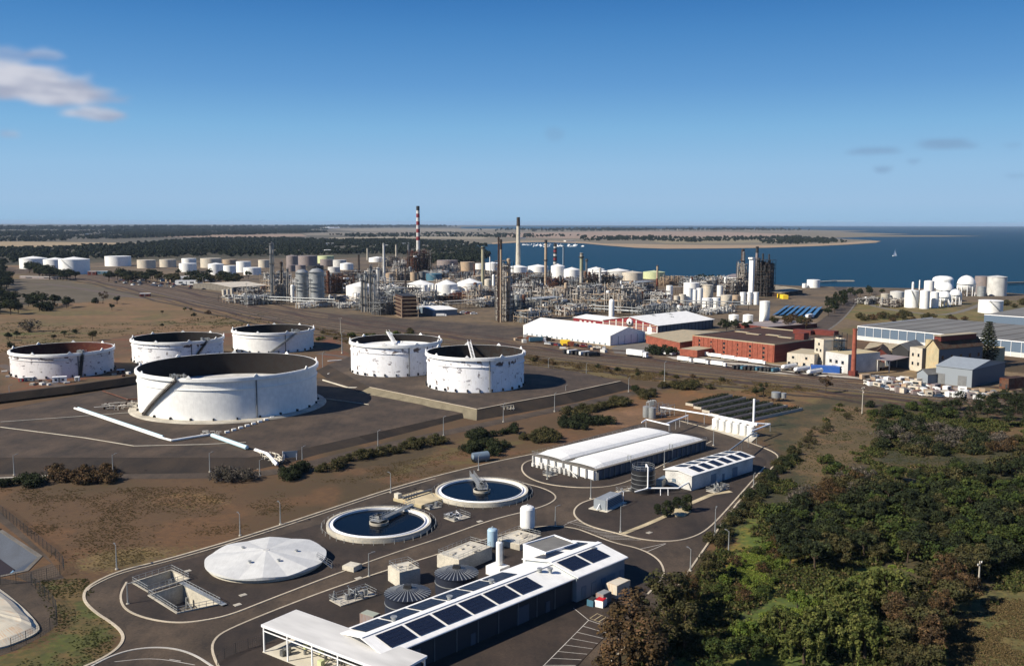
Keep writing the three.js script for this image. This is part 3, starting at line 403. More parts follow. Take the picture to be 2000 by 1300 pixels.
far('field', [[-77.1,-7004.7],[912.9,-8513.6],[1868.6,-8287.4],[1955.8,-6501.5],[1409.9,-5248.1],[664,-4947.1],[244.4,-4564.3],[-112.8,-5180.2]], 0.9, '#bda28c', 'pinkish dry paddock on the peninsula');
far('field', [[600.5,-4473.2],[1005.6,-4678.7],[1210.6,-4170.2],[999.2,-3716.4],[561.9,-3485]], 0.9, '#a89a78', 'pale grass behind the peninsula beach');
far('field', [[-2110,-10891.8],[-1635.9,-12659.4],[-3.2,-11709.3],[-439.9,-8143.1],[-1278.2,-7913.5]], 0.6, '#a99c86', 'tan paddock under the far skyline');
far('field', [[-1474.1,-6679.5],[-865,-8026.7],[-1.7,-6687.5],[-121.8,-5593.7],[-738.1,-5707.6],[-1163,-5399.8]], 0.7, '#9c917f', 'grey stubble paddock beyond the wood');
far('field', [[-910.2,-4694.3],[-560.6,-5199.5],[-108.7,-4995.6],[-142,-4365.2],[-480.5,-4455.5],[-759.4,-4145.5]], 0.7, '#bcae94', 'pale paddock beyond the wood');
far('field', [[-3609.8,-3528.9],[-1936.9,-3597],[-1710.4,-3528.9],[-1334.6,-3394.1],[-1225.4,-3203.7],[-1423.6,-2969],[-1326.5,-2735.1],[-2401.5,-2344.8]], 0.6, '#c4ab84', 'straw coloured paddock behind the dark wood');
far('field', [[-2174.9,-5317.8],[-1947.9,-5838.3],[-1346,-6098.6],[-1099.5,-5104.8],[-1318.7,-4710.1],[-1873,-4702.2]], 0.6, '#b89c84', 'pink stubble paddock in the distance');
far('field', [[-9295.4,-10808],[-6544.6,-12951.3],[-4148.2,-11020.1],[-3827.9,-12272.2],[-3358,-8919.4],[-4343.1,-8591.8],[-6360.1,-7392.3]], 0.6, '#8d8878', 'pale paddock far inland');
far('field', [[-6265.7,-17139.2],[-3129.5,-19386],[-1593.6,-14792.8],[-3300.3,-12272.2],[-4375.4,-12518.3]], 0.8, '#a29a88', 'long tan paddock near the skyline');

// ---------- water treatment plant in front ----------
const rampPts = [[-86.7,-184.4],[-87.9,-189.3],[-85,-197.5],[-78.6,-203.2],[-70.9,-211.9],[-62,-222.9],[-48.3,-242],[-34.7,-261.4],[-22.8,-275.2],[-6.3,-291.7],[6.8,-301.8],[17.5,-316.2],[48.4,-351.5],[65.8,-362.2],[76.2,-345.5],[83.4,-321.5],[88.2,-308.2],[87.7,-299.2],[76.6,-276.1],[60.1,-245.2],[47.3,-216.6],[39.2,-199.3],[29,-176.5],[16.7,-153.9],[8,-137],[-48.3,-136.8],[-74.7,-151.6],[-71.2,-155.4],[-69.8,-159.3],[-70.1,-163.4],[-71.6,-166.6],[-75.7,-171.1],[-80.6,-175.8],[-84.8,-180.8]];
struct('road', flat(curve(rampPts, 2, true), 0.012, pits), M.asphalt, 'grey asphalt yard and ring road of the water plant');
const kerbLine = (pts, label, closed = false, w = 0.42) => struct('kerb', geo().rail(closed ? pts : pts, 0.0, w, 0.14, closed), M.kerb, label);
kerbLine(curve([[-73.7,-151.2],[-71.1,-155.2],[-69.7,-159.3],[-70,-163.4],[-71.9,-167.1],[-75.8,-171.3],[-80,-175.1],[-84.6,-180.3],[-86.9,-184.7],[-87.8,-189.6],[-85,-197.5],[-78.6,-203.2],[-70.9,-211.9],[-62,-222.9],[-48.3,-242],[-34.7,-261.4],[-22.8,-275.2],[-6.3,-291.7],[6.8,-302.5]], 2), 'pale kerb between the brown field and the ring road', false, 0.55);
kerbLine(curve([[-86.8,-186.3],[-87,-188.8],[-84.4,-196],[-78,-201.6],[-70.4,-210.2],[-61.5,-221],[-47.9,-239.8],[-34.4,-258.8],[-22.5,-272.3]], 2), 'inner gutter line beside the field kerb', false, 0.35);
kerbLine(curve([[64.6,-355.4],[74.7,-338.5],[82.7,-318.4],[87.1,-305.4],[85.7,-296.5],[77,-279],[69.2,-265],[59.9,-246.5],[47.4,-218.5],[39.8,-201.1]], 2), 'pale kerb along the hedge side of the ring road');
kerbLine([[39.8,-201.1],[29,-176.5],[21.9,-164],[16.8,-154.5]], 'straight kerb beside the parking bays');
const island = (pts, m, label, holes = [], top = 0.1) => {
  const c = curve(pts, 2, true), g = flat(c, top, holes);
  struct('traffic_island', g, m, label); return c;
};
// sunken tanks: their plan corners, also cut from the ground below
const isle1 = island([[-82.7,-194.2],[-79.9,-184.5],[-76.5,-178.6],[-73,-174.9],[-67.7,-171.9],[-62.5,-170.7],[-58.1,-171.9],[-54,-174.5],[-48.9,-181.5],[-39.1,-194.2],[-27.8,-208.1],[-15.9,-220.6],[-5.1,-233.7],[7.2,-243.4],[12.1,-250.8],[12.1,-256.7],[8.9,-262.8],[3.1,-268.1],[-9.1,-278.2],[-20.6,-267.4],[-33,-248.6],[-50.4,-226.4],[-69.4,-207.1],[-78.2,-199.7]], M.asphaltDark, 'dark asphalt apron round the settling tanks', pits);
kerbLine(curve([[-80.7,-191.1],[-79.4,-184.5],[-76.5,-178.6],[-73,-174.9],[-67.7,-171.9],[-62.5,-170.7],[-58.1,-171.9],[-54,-174.5],[-48.9,-181.5],[-39.1,-194.2],[-27.8,-208.1],[-15.9,-220.6],[-5.1,-233.7],[7.2,-243.4],[12.1,-250.8],[12.1,-256.7],[8.9,-262.8],[3.1,-268.1]], 2), 'rounded kerb of the settling tank apron');
island([[-49.3,-151.7],[-53.1,-159.6],[-53.8,-164.6],[-52.3,-168.3],[-46.7,-176],[-37.9,-186.9],[-26.6,-198.8],[-14,-210.9],[-4.8,-220.3],[7.1,-229.3],[15.4,-227.7],[19,-223.1],[24.3,-216.1],[29.7,-212.6],[33,-206.2],[33.4,-198.9],[32,-193.3],[27.7,-185.2],[23.3,-176.7],[15.8,-162.9],[8.6,-148.4],[-15.5,-136.9],[-42.5,-138.3]], M.asphaltDark, 'dark asphalt apron round the solar roofed building');
kerbLine(curve([[-48.5,-150.8],[-53.1,-159.6],[-53.8,-164.6],[-52.3,-168.3],[-46.7,-176],[-37.9,-186.9],[-26.6,-198.8],[-14,-210.9],[-4.8,-220.3],[7.1,-229.3],[15.4,-227.7],[19,-223.1],[24.3,-216.1],[29.7,-212.6],[33,-206.2],[33.4,-198.9],[32,-193.3],[27.7,-185.2]], 2), 'pale kerb sweeping round the solar roofed building');
island([[16.2,-241.2],[16.4,-235.6],[19.2,-228.6],[26.9,-222.4],[30.6,-219.1],[35.8,-217.3],[41,-218.4],[46,-222.9],[50.4,-230],[56.9,-242.9],[67.7,-265],[77.4,-285],[81.5,-294.5],[80,-301.2],[71.7,-294.4],[45.9,-275.8],[34.3,-263.6],[21,-250.9],[18,-247.1]], M.asphaltDark, 'dark asphalt island with four round trees');
kerbLine(curve([[34.3,-263.6],[21,-250.9],[18,-247.1],[16.2,-241.2],[16.4,-235.6],[19.2,-228.6],[26.9,-222.4],[30.6,-219.1],[35.8,-217.3],[41,-218.4],[46,-222.9],[50.4,-230],[56.9,-242.9],[67.7,-265],[78.5,-286.9]], 2), 'pale kerb of the tree island');
island([[3,-288.6],[2.9,-282.5],[4.7,-274.3],[9,-267.6],[15.5,-264],[22,-263],[28.7,-264.6],[35.3,-271.2],[48.4,-291],[69.2,-321.4],[69.4,-330.9],[56.1,-339.1],[43.8,-330.6],[10,-297.1]], M.asphaltDark, 'dark apron round the white vaulted hall');
kerbLine(curve([[7.5,-296.4],[3.6,-291.2],[2.9,-282.5],[4.7,-274.3],[9,-267.6],[15.5,-264],[22,-263],[28.7,-264.6],[35.3,-271.2],[48.4,-291],[69.2,-321.4]], 2), 'kerb looping round the white vaulted hall');
// markings
{
  const g = geo(); const hatchA = [14.1,-231.8], hatchB = [23.4,-219.4], dir = [1, -1];
  for (let k = 0; k < 15; k++) { const t = k / 14, ax = lerp(hatchA[0], hatchB[0], t), az = lerp(hatchA[1], hatchB[1], t); g.rail([[ax, az], [ax + 7.5, az - 5.2 + t * 6]], 0.014, 0.16, 0.006); }
  g.rail([[29.8,-212.3],[36.4,-216.2]], 0.014, 0.15, 0.006); g.rail([[30.9,-210.2],[36.3,-215.8]], 0.014, 0.15, 0.006); g.rail([[12.9,-229.3],[18.6,-236.9]], 0.014, 0.15, 0.006); void dir;
  const b0 = [14.7,-172.4], b1 = [5.6,-153.9], e0 = [19,-168.7], e1 = [11,-153.9];
  g.rail([b0, [b1[0] * 1.6 - b0[0] * 0.6, b1[1] * 1.6 - b0[1] * 0.6]], 0.104, 0.14, 0.006);
  for (let k = 0; k <= 11; k++) { const t = k / 7; g.rail([[lerp(b0[0], b1[0], t), lerp(b0[1], b1[1], t)], [lerp(e0[0], e1[0], t), lerp(e0[1], e1[1], t)]], 0.104, 0.14, 0.006); }
  const h0 = [15,-173.3], h1 = [19.6,-168.3], h2 = [19.6,-172.4], hm = geo();
  for (let k = 0; k < 7; k++) { const t = k / 6; hm.rail([[lerp(h0[0], h1[0], t), lerp(h0[1], h1[1], t)], [lerp(h0[0], h1[0], t) + 1.6, lerp(h0[1], h1[1], t) - 2.2]], 0.104, 0.16, 0.006); } hm.rail([h0, [h0[0] + 1.6, h0[1] - 2.2], [h1[0] + 1.6, h1[1] - 2.2], h1, h0], 0.104, 0.14, 0.006); void h2;
  g.rail([[12.2,-178.1],[14.7,-172.4]], 0.104, 0.14, 0.006);
  for (let k = 0; k < 12; k++) { const t = k / 11, p = [36.1,-214.4], q = [75,-276.1]; const x = lerp(p[0], q[0], t), z = lerp(p[1], q[1], t); if (t > 0.35) g.rail([[x + 2.2, z - 0.5], [x + 5.4, z + 0.2]], 0.014, 0.12, 0.006); }
  g.rail(curve([[-68.2,-155],[-62,-156.6],[-54,-153.9]], 2), 0.014, 0.16, 0.006); g.rail([[-59.1,-156],[-56.9,-155.3]], 0.014, 0.16, 0.006);
  g.rail(curve([[-73.1,-148],[-69.7,-158.1],[-63.6,-161],[-56.6,-159],[-48.9,-151.4]], 3), 0.014, 0.4, 0.1);
  struct('road_marking', g, M.whiteLine, 'white bay and hatch lines on the asphalt'); struct('road_marking', hm, M.yellowLine, 'yellow hatched box at the end of the parking bays');
}
struct('path', geo().rail([[27,-222.8],[33.7,-229.9],[41.3,-238.8]], 0.1, 1.4, 0.03).rail([[47.6,-247.4],[55.7,-256.6],[61.8,-259.7]], 0.1, 1.6, 0.03), M.sand, 'sand coloured footpath across the tree island');
single('paved_pad', geo().prism([[41.9,-240.5],[44.5,-245],[47,-244.6],[47,-240.6],[44.6,-236.6],[42.2,-236.2]], 0.1, 0.35), M.sand, 'sand coloured six sided pad among the island trees', 'pad');

// settling tanks
const settler = (c, turn, label) => {
  const t = thing('settling_tank', label, 'settling tank', [c[0], 0.1, c[1]], turn, 'open settling tanks');
  part('wall', geo().revolve(0, 0, 0, [[12.9, 0], [12.9, 1.25], [12.35, 1.25], [12.35, 0.2]], 64), M.concreteLight, t);
  part('launder', geo().revolve(0, 0.55, 0, [[12.35, 0.45], [11.5, 0.45], [11.5, 0.75], [11.3, 0.75], [11.3, 0]], 64), M.whiteClean, t);
  part('water', geo().revolve(0, 0.75, 0, [[11.35, 0], [0, 0]], 48), M.waterDark, t);
  const b = geo(); b.box(7.4, 1.5, 0, 15.2, 0.22, 1.3); const br = part('bridge', b, M.galv, t);
  part('railing', railing(railing(geo(), [[0, 1.7, 0.6], [15, 1.7, 0.6]], 0, 1.1, 1.2, 0.05), [[0, 1.7, -0.6], [15, 1.7, -0.6]], 0, 1.1, 1.2, 0.05), M.galv, br);
  part('drive', geo().cyl(0, 1.4, 0, 0.8, 1.6, 14).box(0, 2.4, 0, 1.6, 0.6, 1.0), M.grey, t);
  part('feed_well', geo().revolve(0, 0.5, 0, [[2.4, 0], [2.4, 0.9], [2.2, 0.9], [2.2, 0]], 28), M.concrete, t);
  const pf = part('platform', geo().box(-0.3, 1.72, 0, 3.2, 0.12, 2.8), M.galv, t); part('platform_rail', railing(geo(), [[1.2, 1.4], [-1.9, 1.4], [-1.9, -1.4], [1.2, -1.4]], 1.8, 1.1, 1.1, 0.05), M.galv, pf);
  const n = 36; for (let k = 0; k < n; k++) { const a = k / n * Math.PI * 2, R = 14.1, o = part('post', boxGeo, M.galv, t); o.position.set(Math.cos(a) * R, 0.55, Math.sin(a) * R); o.scale.set(0.09, 1.1, 0.09); }
  const hr = geo(); for (let k = 0; k < 72; k++) { const a = k / 72 * Math.PI * 2, q = (k + 1) / 72 * Math.PI * 2; hr.bar([Math.cos(a) * 14.1, 1.08, Math.sin(a) * 14.1], [Math.cos(q) * 14.1, 1.08, Math.sin(q) * 14.1], 0.03, 4); } part('handrail', hr, M.galv, t);
  part('stair', geo().box(15.4, 0, 0, 1.3, 0.5, 1.2).box(14.6, 0.5, 0, 1.2, 0.6, 1.2), M.galv, t);
  return t;
};
settler([-32.9, -228], Math.atan2(14.5, 7.5), 'round settling tank of dark water nearest the white cone roof');
settler([-8.3, -256.5], Math.atan2(15, -3.5), 'round settling tank of dark water beyond, its bridge pointing at the blue drum');
// covered basin
{
  const t = thing('covered_basin', 'wide round basin under a shallow white faceted cone roof', 'basin', [-54.4, 0.1, -202.9]);
  part('wall', geo().revolve(0, 0, 0, [[12.5, 0], [12.5, 0.95], [12, 0.95]], 64), M.concreteLight, t);
  const basinRoof = std('#d6d6d3', 0.6, { map: T.paint }), n = 16; for (let k = 0; k < n; k++) { const a = k / n * Math.PI * 2 + 0.2, b = (k + 1) / n * Math.PI * 2 + 0.2, R = 13.1, g = geo(), p = (q, r, y) => [Math.cos(q) * r, y, Math.sin(q) * r]; const ya = k % 2 ? 1.45 : 1.0, yb = k % 2 ? 1.0 : 1.45; for (let s = 0; s < 4; s++) { const u = lerp(a, b, s / 4), v = lerp(a, b, (s + 1) / 4), yu = lerp(ya, yb, s / 4), yv = lerp(ya, yb, (s + 1) / 4); g.tri(p(v, R, yv), p(u, R, yu), [0, 2.9, 0]); g.quad(p(v, R, 0.8), p(u, R, 0.8), p(u, R, yu), p(v, R, yv)); } part('roof_panel', g, basinRoof, t); }
  part('cap', geo().cyl(0, 2.7, 0, 0.7, 0.18, 16), M.offwhite, t);
  for (const [x, z] of [[6.5, -1], [-2, 6], [-6, -3], [4, 5]]) part('vent', geo().cyl(x, 2.75 - Math.hypot(x, z) * 0.13, z, 0.25, 0.55, 10).cyl(x, 3.25 - Math.hypot(x, z) * 0.13, z, 0.4, 0.12, 10), M.galv, t);
  const L = geo(); for (const s of [-0.45, 0.45]) L.bar([12.4, 2.2, 3.2 + s], [15.2, 0, 3.2 + s], 0.06, 4); for (let k = 0; k < 8; k++) L.box(12.6 + k * 0.35, 1.95 - k * 0.27, 3.2, 0.35, 0.06, 0.9); railing(L, [[12, 2.2, 2.7], [15.2, 0.1, 2.7]], 0, 1.1, 1.2, 0.04); railing(L, [[12, 2.2, 3.7], [15.2, 0.1, 3.7]], 0, 1.1, 1.2, 0.04); part('stair', L, M.galv, t);
}
// sunken pits
pits.forEach((q, k) => {
  const c = [(q[0][0] + q[2][0]) / 2, (q[0][1] + q[2][1]) / 2], t = thing('sunken_pit', k ? 'open concrete pit nearer the road, railed, with a pale inner wall' : 'open concrete pit beside it, further from the road, full of dark pipework', 'pit', [c[0], 0, c[1]]), L = q.map(([x, z]) => [x - c[0], z - c[1]]), w = geo(), ins = geo();
  for (let j = 0; j < 4; j++) { const a = L[j], b = L[(j + 1) % 4]; w.quad([a[0], -3.6, a[1]], [a[0], 0.25, a[1]], [b[0], 0.25, b[1]], [b[0], -3.6, b[1]]); }
  part('wall', w, M.concreteLight, t); part('floor', geo().prism(L, -3.6, -3.55, false), M.concreteDark, t);
  part('coping', ins.rail(L, 0.1, 0.5, 0.22, true), M.concrete, t);
  part('railing', railing(geo(), L, 0.3, 1.1, 1.4, 0.05, true), M.galv, t);
  const p = geo(), mid = (u, v) => [lerp(lerp(L[0][0], L[1][0], u), lerp(L[3][0], L[2][0], u), v), lerp(lerp(L[0][1], L[1][1], u), lerp(L[3][1], L[2][1], u), v)];
  for (let j = 0; j < (k ? 4 : 9); j++) { const a = mid(rr(0.08, 0.9), rr(0.1, 0.9)); p.cyl(a[0], -3.5, a[1], rr(0.2, 0.5), rr(0.8, 2.6), 10); const b = mid(rr(0.1, 0.9), rr(0.1, 0.9)); p.bar([a[0], -2.2, a[1]], [b[0], -2.2, b[1]], 0.16, 6); } part('pipework', p, M.grey, t);
  const wa = mid(0.5, -0.02), wb = mid(0.5, 1.02); if (k) part('walkway', geo().rail([mid(1, -0.12), mid(1, 1.05)].map(([x, z]) => [x + 0.5, z + 0.3]), 0.3, 1.1, 0.1), M.galv, t); void wa; void wb;
});
// main building with the solar roof
const solarPanel = (parent, x, y, z, tilt, w = 1.6, d = 1.0) => { const o = part('solar_panel', panelGeo, M.solar, parent); o.position.set(x, y, z); o.rotation.x = tilt; o.scale.set(w, 1, d); return o; };
const panelGeo = new THREE.BoxGeometry(0.97, 0.05, 0.96);
{
  const A = [-20.4,-147.1], B = [23.4,-192.4], C = [14.6,-202], f = frameOf(A, B, C);
  const t = thing('treatment_building', 'long grey walled building with solar panels on its white pitched roof', 'building', [f.x, 0, f.z], f.rot); const L = f.w, W = 13, x0 = -L / 2, xs = x0 + 47.5, e = 4.9, r = 6.0;
  // the side of the back eave follows the turn of the rectangle
  const sg = Math.sign((C[0] - B[0]) * Math.sin(f.rot) + (C[1] - B[1]) * Math.cos(f.rot)); // side of the back eave
  const roofs = {}, body = (xa, xb, z, e2, r2) => { const g = geo(), c = (xa + xb) / 2, w = (xb - xa) / 2; g.quad([c - w, 0, z], [c + w, 0, z], [c + w, e2, z], [c - w, e2, z]).quad([c + w, 0, -z], [c - w, 0, -z], [c - w, e2, -z], [c + w, e2, -z]).quad([c + w, 0, z], [c + w, 0, -z], [c + w, e2, -z], [c + w, e2, z]).tri([c + w, e2, z], [c + w, e2, -z], [c + w, r2, 0]).quad([c - w, 0, -z], [c - w, 0, z], [c - w, e2, z], [c - w, e2, -z]).tri([c - w, e2, -z], [c - w, e2, z], [c - w, r2, 0]); part('wall', g, xa === x0 ? M.corrDark : M.corrGrey, t); for (const s of [-1, 1]) { const q = geo(); slope(q, [[xa - 0.4, e2 - 0.06, s * (z + 0.5)], [xb + 0.4, e2 - 0.06, s * (z + 0.5)], [xb + 0.4, r2 + 0.05, 0], [xa - 0.4, r2 + 0.05, 0]], 0.16); roofs[s + (xa === x0 ? 'a' : 'b')] = part('roof', q, M.roof, t); slab('gutter', M.whiteClean, t, c, e2 - 0.05, s * (z + 0.58), xb - xa + 0.8, 0.22, 0.16); } slab('ridge_cap', M.whiteClean, t, c, r2 + 0.26, 0, xb - xa + 0.8, 0.07, 1.1); };
  body(x0, xs, W / 2 - 0.5, e, r); body(xs, L / 2, W / 2 + 0.5, e + 0.5, r + 0.6);
  const put = (xa, s, rows, cols, zin, e2, r2, z2) => { const ti = Math.atan2(r2 - e2, z2 + 0.5); for (let i = 0; i < cols; i++) for (let j = 0; j < rows; j++) { const zz = zin + j * 1.05; solarPanel(roofs[s + (e2 === e ? 'a' : 'b')], xa + i * 1.44, r2 + 0.3 - zz * Math.tan(ti), s * zz, s * ti, 1.42, 1.04); } };
  for (let k = 0; k < 6; k++) put(x0 + 2.4 + k * 6.3, sg, 4, 4, 1.7, e, r, W / 2 - 0.5);
  for (let k = 0; k < 6; k++) put(x0 + 2.6 + k * 6.3, -sg, 4, 4, 1.7, e, r, W / 2 - 0.5);
  put(xs + 1.2, -sg, 4, 4, 1.7, e + 0.5, r + 0.6, W / 2 + 0.5); put(xs + 7.6, -sg, 4, 4, 1.7, e + 0.5, r + 0.6, W / 2 + 0.5); put(xs + 1.5, sg, 3, 4, 2.6, e + 0.5, r + 0.6, W / 2 + 0.5); put(xs + 9.2, sg, 3, 4, 2.4, e + 0.5, r + 0.6, W / 2 + 0.5);
  for (const [x, z] of [[x0 + 8, -1.4], [x0 + 21, -1.3], [x0 + 32, -1.5], [x0 + 43, 1.2], [x0 + 44.5, 2.6], [L / 2 - 3, 1]]) part('roof_vent', geo().cyl(x, r + 0.1, z * sg * -1, 0.4, 0.55, 10).cyl(x, r + 0.65, z * sg * -1, 0.6, 0.18, 10), M.galv, t);
  const fz = -sg * (W / 2 - 0.5);
  for (const [x, w, h] of [[x0 + 6, 3.4, 3.6], [x0 + 20, 1.1, 2.2], [x0 + 33, 3.2, 3.4], [x0 + 40, 1.1, 2.2]]) slab('door', M.wallDark, t, x, h / 2, fz - sg * 0.06, w, h, 0.14);
  for (let k = 0; k < 5; k++) slab('door', M.blueGrey, t, xs + 2.2 + k * 3.1, 1.5, -sg * (W / 2 + 0.5) - sg * 0.07, 1.3, 2.6, 0.14);
  slab('awning', M.lightBlue, t, L / 2 + 0.9, 3.6, -sg * 4, 1.7, 0.12, 3);
  for (let k = 0; k <= 9; k++) slab('downpipe', M.grey, t, x0 + 0.4 + k * 5.2, 2.4, fz - sg * 0.12, 0.14, 4.8, 0.14);
}
block({ name: 'switch_room', label: 'tall white block with a flat grey roof behind the solar building', A: [2.5,-196.5], B: [9.5,-202.6], C: [14.2,-197.3], h: 6.4, wall: M.white, roof: M.roofGrey, parapet: 0.3, trim: M.whiteClean });
// loading canopy
{
  const A = [-43.7,-158.6], B = [-39.1,-165], C = [-16.8,-142.5], f = frameOf(A, B, C), t = thing('loading_canopy', 'open sided canopy with a plain pale grey roof on white posts', 'canopy', [f.x, 0, f.z], f.rot), x = f.w / 2, z = f.d / 2;
  slab('roof', M.offwhite, t, 0, 5.05, 0, f.w, 0.22, f.d); const n = 5; for (let k = 0; k <= n; k++) for (const s of [-1, 1]) slab('post', M.whiteClean, t, s * (x - 0.2), 2.48, -z + 0.3 + k * (f.d - 0.6) / n, 0.22, 4.96, 0.22);
  for (const s of [-1, 1]) { slab('fascia', M.whiteClean, t, s * (x + 0.04), 4.95, 0, 0.1, 0.4, f.d + 0.1); slab('rail_beam', M.whiteClean, t, s * (x - 0.2), 4.0, 0, 0.14, 0.16, f.d - 0.6); } slab('fascia', M.whiteClean, t, 0, 4.95, -z - 0.04, f.w, 0.4, 0.1); slab('fascia', M.whiteClean, t, 0, 4.95, z + 0.04, f.w, 0.4, 0.1);
  slab('slab', M.concreteLight, t, 0, 0.13, 0, f.w, 0.1, f.d); slab('end_panel', M.wallDark, t, 0, 3.2, -z + 0.25, f.w - 0.8, 3.2, 0.1);
  for (let k = 0; k < 26; k++) { const q = geo(), a = rr(-x + 0.6, x - 0.6), b = rr(-z + 1, z - 1); if (rnd() < 0.5) q.box(a, 0.18, b, rr(0.4, 1.2), rr(0.4, 1.4), rr(0.4, 1.1)); else q.cyl(a, 0.18, b, rr(0.2, 0.5), rr(0.6, 1.6), 8); q.bar([a, 0.7, b], [a + rr(-2, 2), 0.7, b + rr(-1, 1)], 0.08, 5); part('pump', q, pick([M.steel, M.galv, M.green]), t); }
}
// ribbed dark tanks
const ribbed = (c, label) => {
  const [x, z, r, h] = c, t = thing('sludge_tank', label, 'tank', [x, 0.1, z], 0, 'ribbed dark tanks'); part('shell', geo().revolve(0, 0, 0, [[r, 0], [r, h]], 40), std('#2c3242', 0.5, { map: T.paint }), t);
  part('roof', geo().revolve(0, h, 0, [[r + 0.1, -0.2], [r + 0.1, 0], [r * 0.5, 0.62], [0.6, 0.95], [0, 0.95]], 40), std('#262c3a', 0.45, { map: T.paint }), t); part('crown_ring', geo().revolve(0, h + 0.9, 0, [[0.9, 0], [0.9, 0.25], [0, 0.25]], 16).box(0, h + 1.1, 0, 1.4, 0.5, 0.9), M.dark, t);
  for (let k = 0; k < 30; k++) { const a = k / 30 * Math.PI * 2, o = part('rib', ribGeo(r), M.galv, t); o.position.y = h; o.rotation.y = -a; }
  part('hoop', geo().revolve(0, h * 0.55, 0, [[r, 0], [r + 0.08, 0], [r + 0.08, 0.14], [r, 0.14]], 40), M.galv, t); return t;
};
const ribCache = {}; const ribGeo = (r) => ribCache[r] ||= (() => { const g = geo(); g.quad([r + 0.12, 0.06, 0.09], [r + 0.12, 0.06, -0.09], [r * 0.5, 0.69, -0.06], [r * 0.5, 0.69, 0.06]).quad([r * 0.5, 0.69, 0.06], [r * 0.5, 0.69, -0.06], [0.9, 1.0, -0.04], [0.9, 1.0, 0.04]); g.quad([r + 0.12, -0.1, 0.09], [r + 0.12, 0.06, 0.09], [r * 0.5, 0.69, 0.06], [r * 0.5, 0.5, 0.06]).quad([r + 0.12, 0.06, -0.09], [r + 0.12, -0.1, -0.09], [r * 0.5, 0.5, -0.06], [r * 0.5, 0.69, -0.06]); return g.build(); })();
ribbed([-20,-175.5,4.4,4.1], 'ribbed dark blue tank nearer the loading canopy'); ribbed([-11.2,-186.4,4.4,4], 'ribbed dark blue tank beside the white column');
// concrete tanks and vessels
const roofGear = (t, n) => { const g = geo(); for (let k = 0; k < n; k++) g.box(rr(-t.W / 2 + 0.8, t.W / 2 - 0.8), t.H - 0.02, rr(-t.D / 2 + 0.6, t.D / 2 - 0.6), rr(0.5, 1.1), rr(0.1, 0.35), rr(0.5, 0.9)); part('hatch', g, M.concrete, t); part('railing', railing(geo(), [[-t.W / 2 + 0.2, -t.D / 2 + 0.2], [t.W / 2 - 0.2, -t.D / 2 + 0.2], [t.W / 2 - 0.2, t.D / 2 - 0.2], [-t.W / 2 + 0.2, t.D / 2 - 0.2]], t.H, 1.0, 1.6, 0.04, true), M.galv, t); };
{ const t = block({ name: 'concrete_tank', category: 'tank', label: 'square pale concrete tank behind the ribbed dark tank', A: [-26,-192.2], B: [-22,-194.9], C: [-18.3,-191], h: 3.4, wall: M.concreteLight, roof: M.concreteLight }); t.H = 3.45; roofGear(t, 4); delete t.H; }
{ const t = block({ name: 'concrete_tank', category: 'tank', label: 'long pale concrete tank beside the light blue vessel', A: [-16.3,-200.2], B: [-9.4,-209], C: [-5.6,-203.5], h: 3.0, wall: M.concreteLight, roof: M.concreteLight }); t.H = 3.05; roofGear(t, 7); delete t.H; }
{ const t = block({ name: 'concrete_tank', category: 'tank', label: 'low concrete deck with railings around the tall white vessel', A: [-3.7,-215.1], B: [1.6,-221.8], C: [7.2,-217.4], h: 1.4, wall: M.concrete, roof: M.concreteLight }); t.H = 1.45; roofGear(t, 9); delete t.H; }
const vessel = (name, [x, z, r, h], m, label, y = 0.1, legs = true) => { const t = thing(name, label, 'vessel', [x, y, z]); const l = legs ? Math.min(1.2, h * 0.12) : 0; part('shell', geo().revolve(0, l, 0, [[r * 0.5, -0.1], [r, r * 0.25], [r, h - l - r * 0.4], [r * 0.86, h - l - r * 0.18], [r * 0.5, h - l - 0.04], [0, h - l]], 24), m, t); if (legs) for (let k = 0; k < 4; k++) { const a = k / 4 * 6.283 + 0.6; part('leg', geo().bar([Math.cos(a) * r * 0.85, 0, Math.sin(a) * r * 0.85], [Math.cos(a) * r * 0.85, l + r * 0.3, Math.sin(a) * r * 0.85], 0.14, 6), M.galv, t); } const g = geo(); for (const s of [-0.2, 0.2]) g.bar([r + 0.25, 0, s], [r + 0.25, h * 0.95, s], 0.04, 4); for (let k = 0; k < h * 2; k++) g.bar([r + 0.25, k * 0.5, -0.2], [r + 0.25, k * 0.5, 0.2], 0.03, 4); part('ladder', g, M.galv, t); part('nozzle', geo().cyl(0, h - 0.05, 0, 0.18, 0.45, 8), M.galv, t); return t; };
vessel('white_vessel', [3.9,-224.4,1.8,6.5], M.white, 'tall white domed vessel, the biggest upright vessel of the water plant');
vessel('blue_vessel', [-4.4,-211.8,1.2,5], M.lightBlue, 'pale blue upright vessel at the end of the long concrete tank');
vessel('white_column', [-2.6,-196.2,0.7,5.2], M.white, 'slim white column on a white plinth behind the solar roof', 2.1, false);
block({ name: 'plinth', category: 'plinth', label: 'white square plinth under the slim white column', A: [-5.5,-196.1], B: [-3.4,-198.6], C: [-0.8,-195.5], h: 2, wall: M.white, roof: M.white });
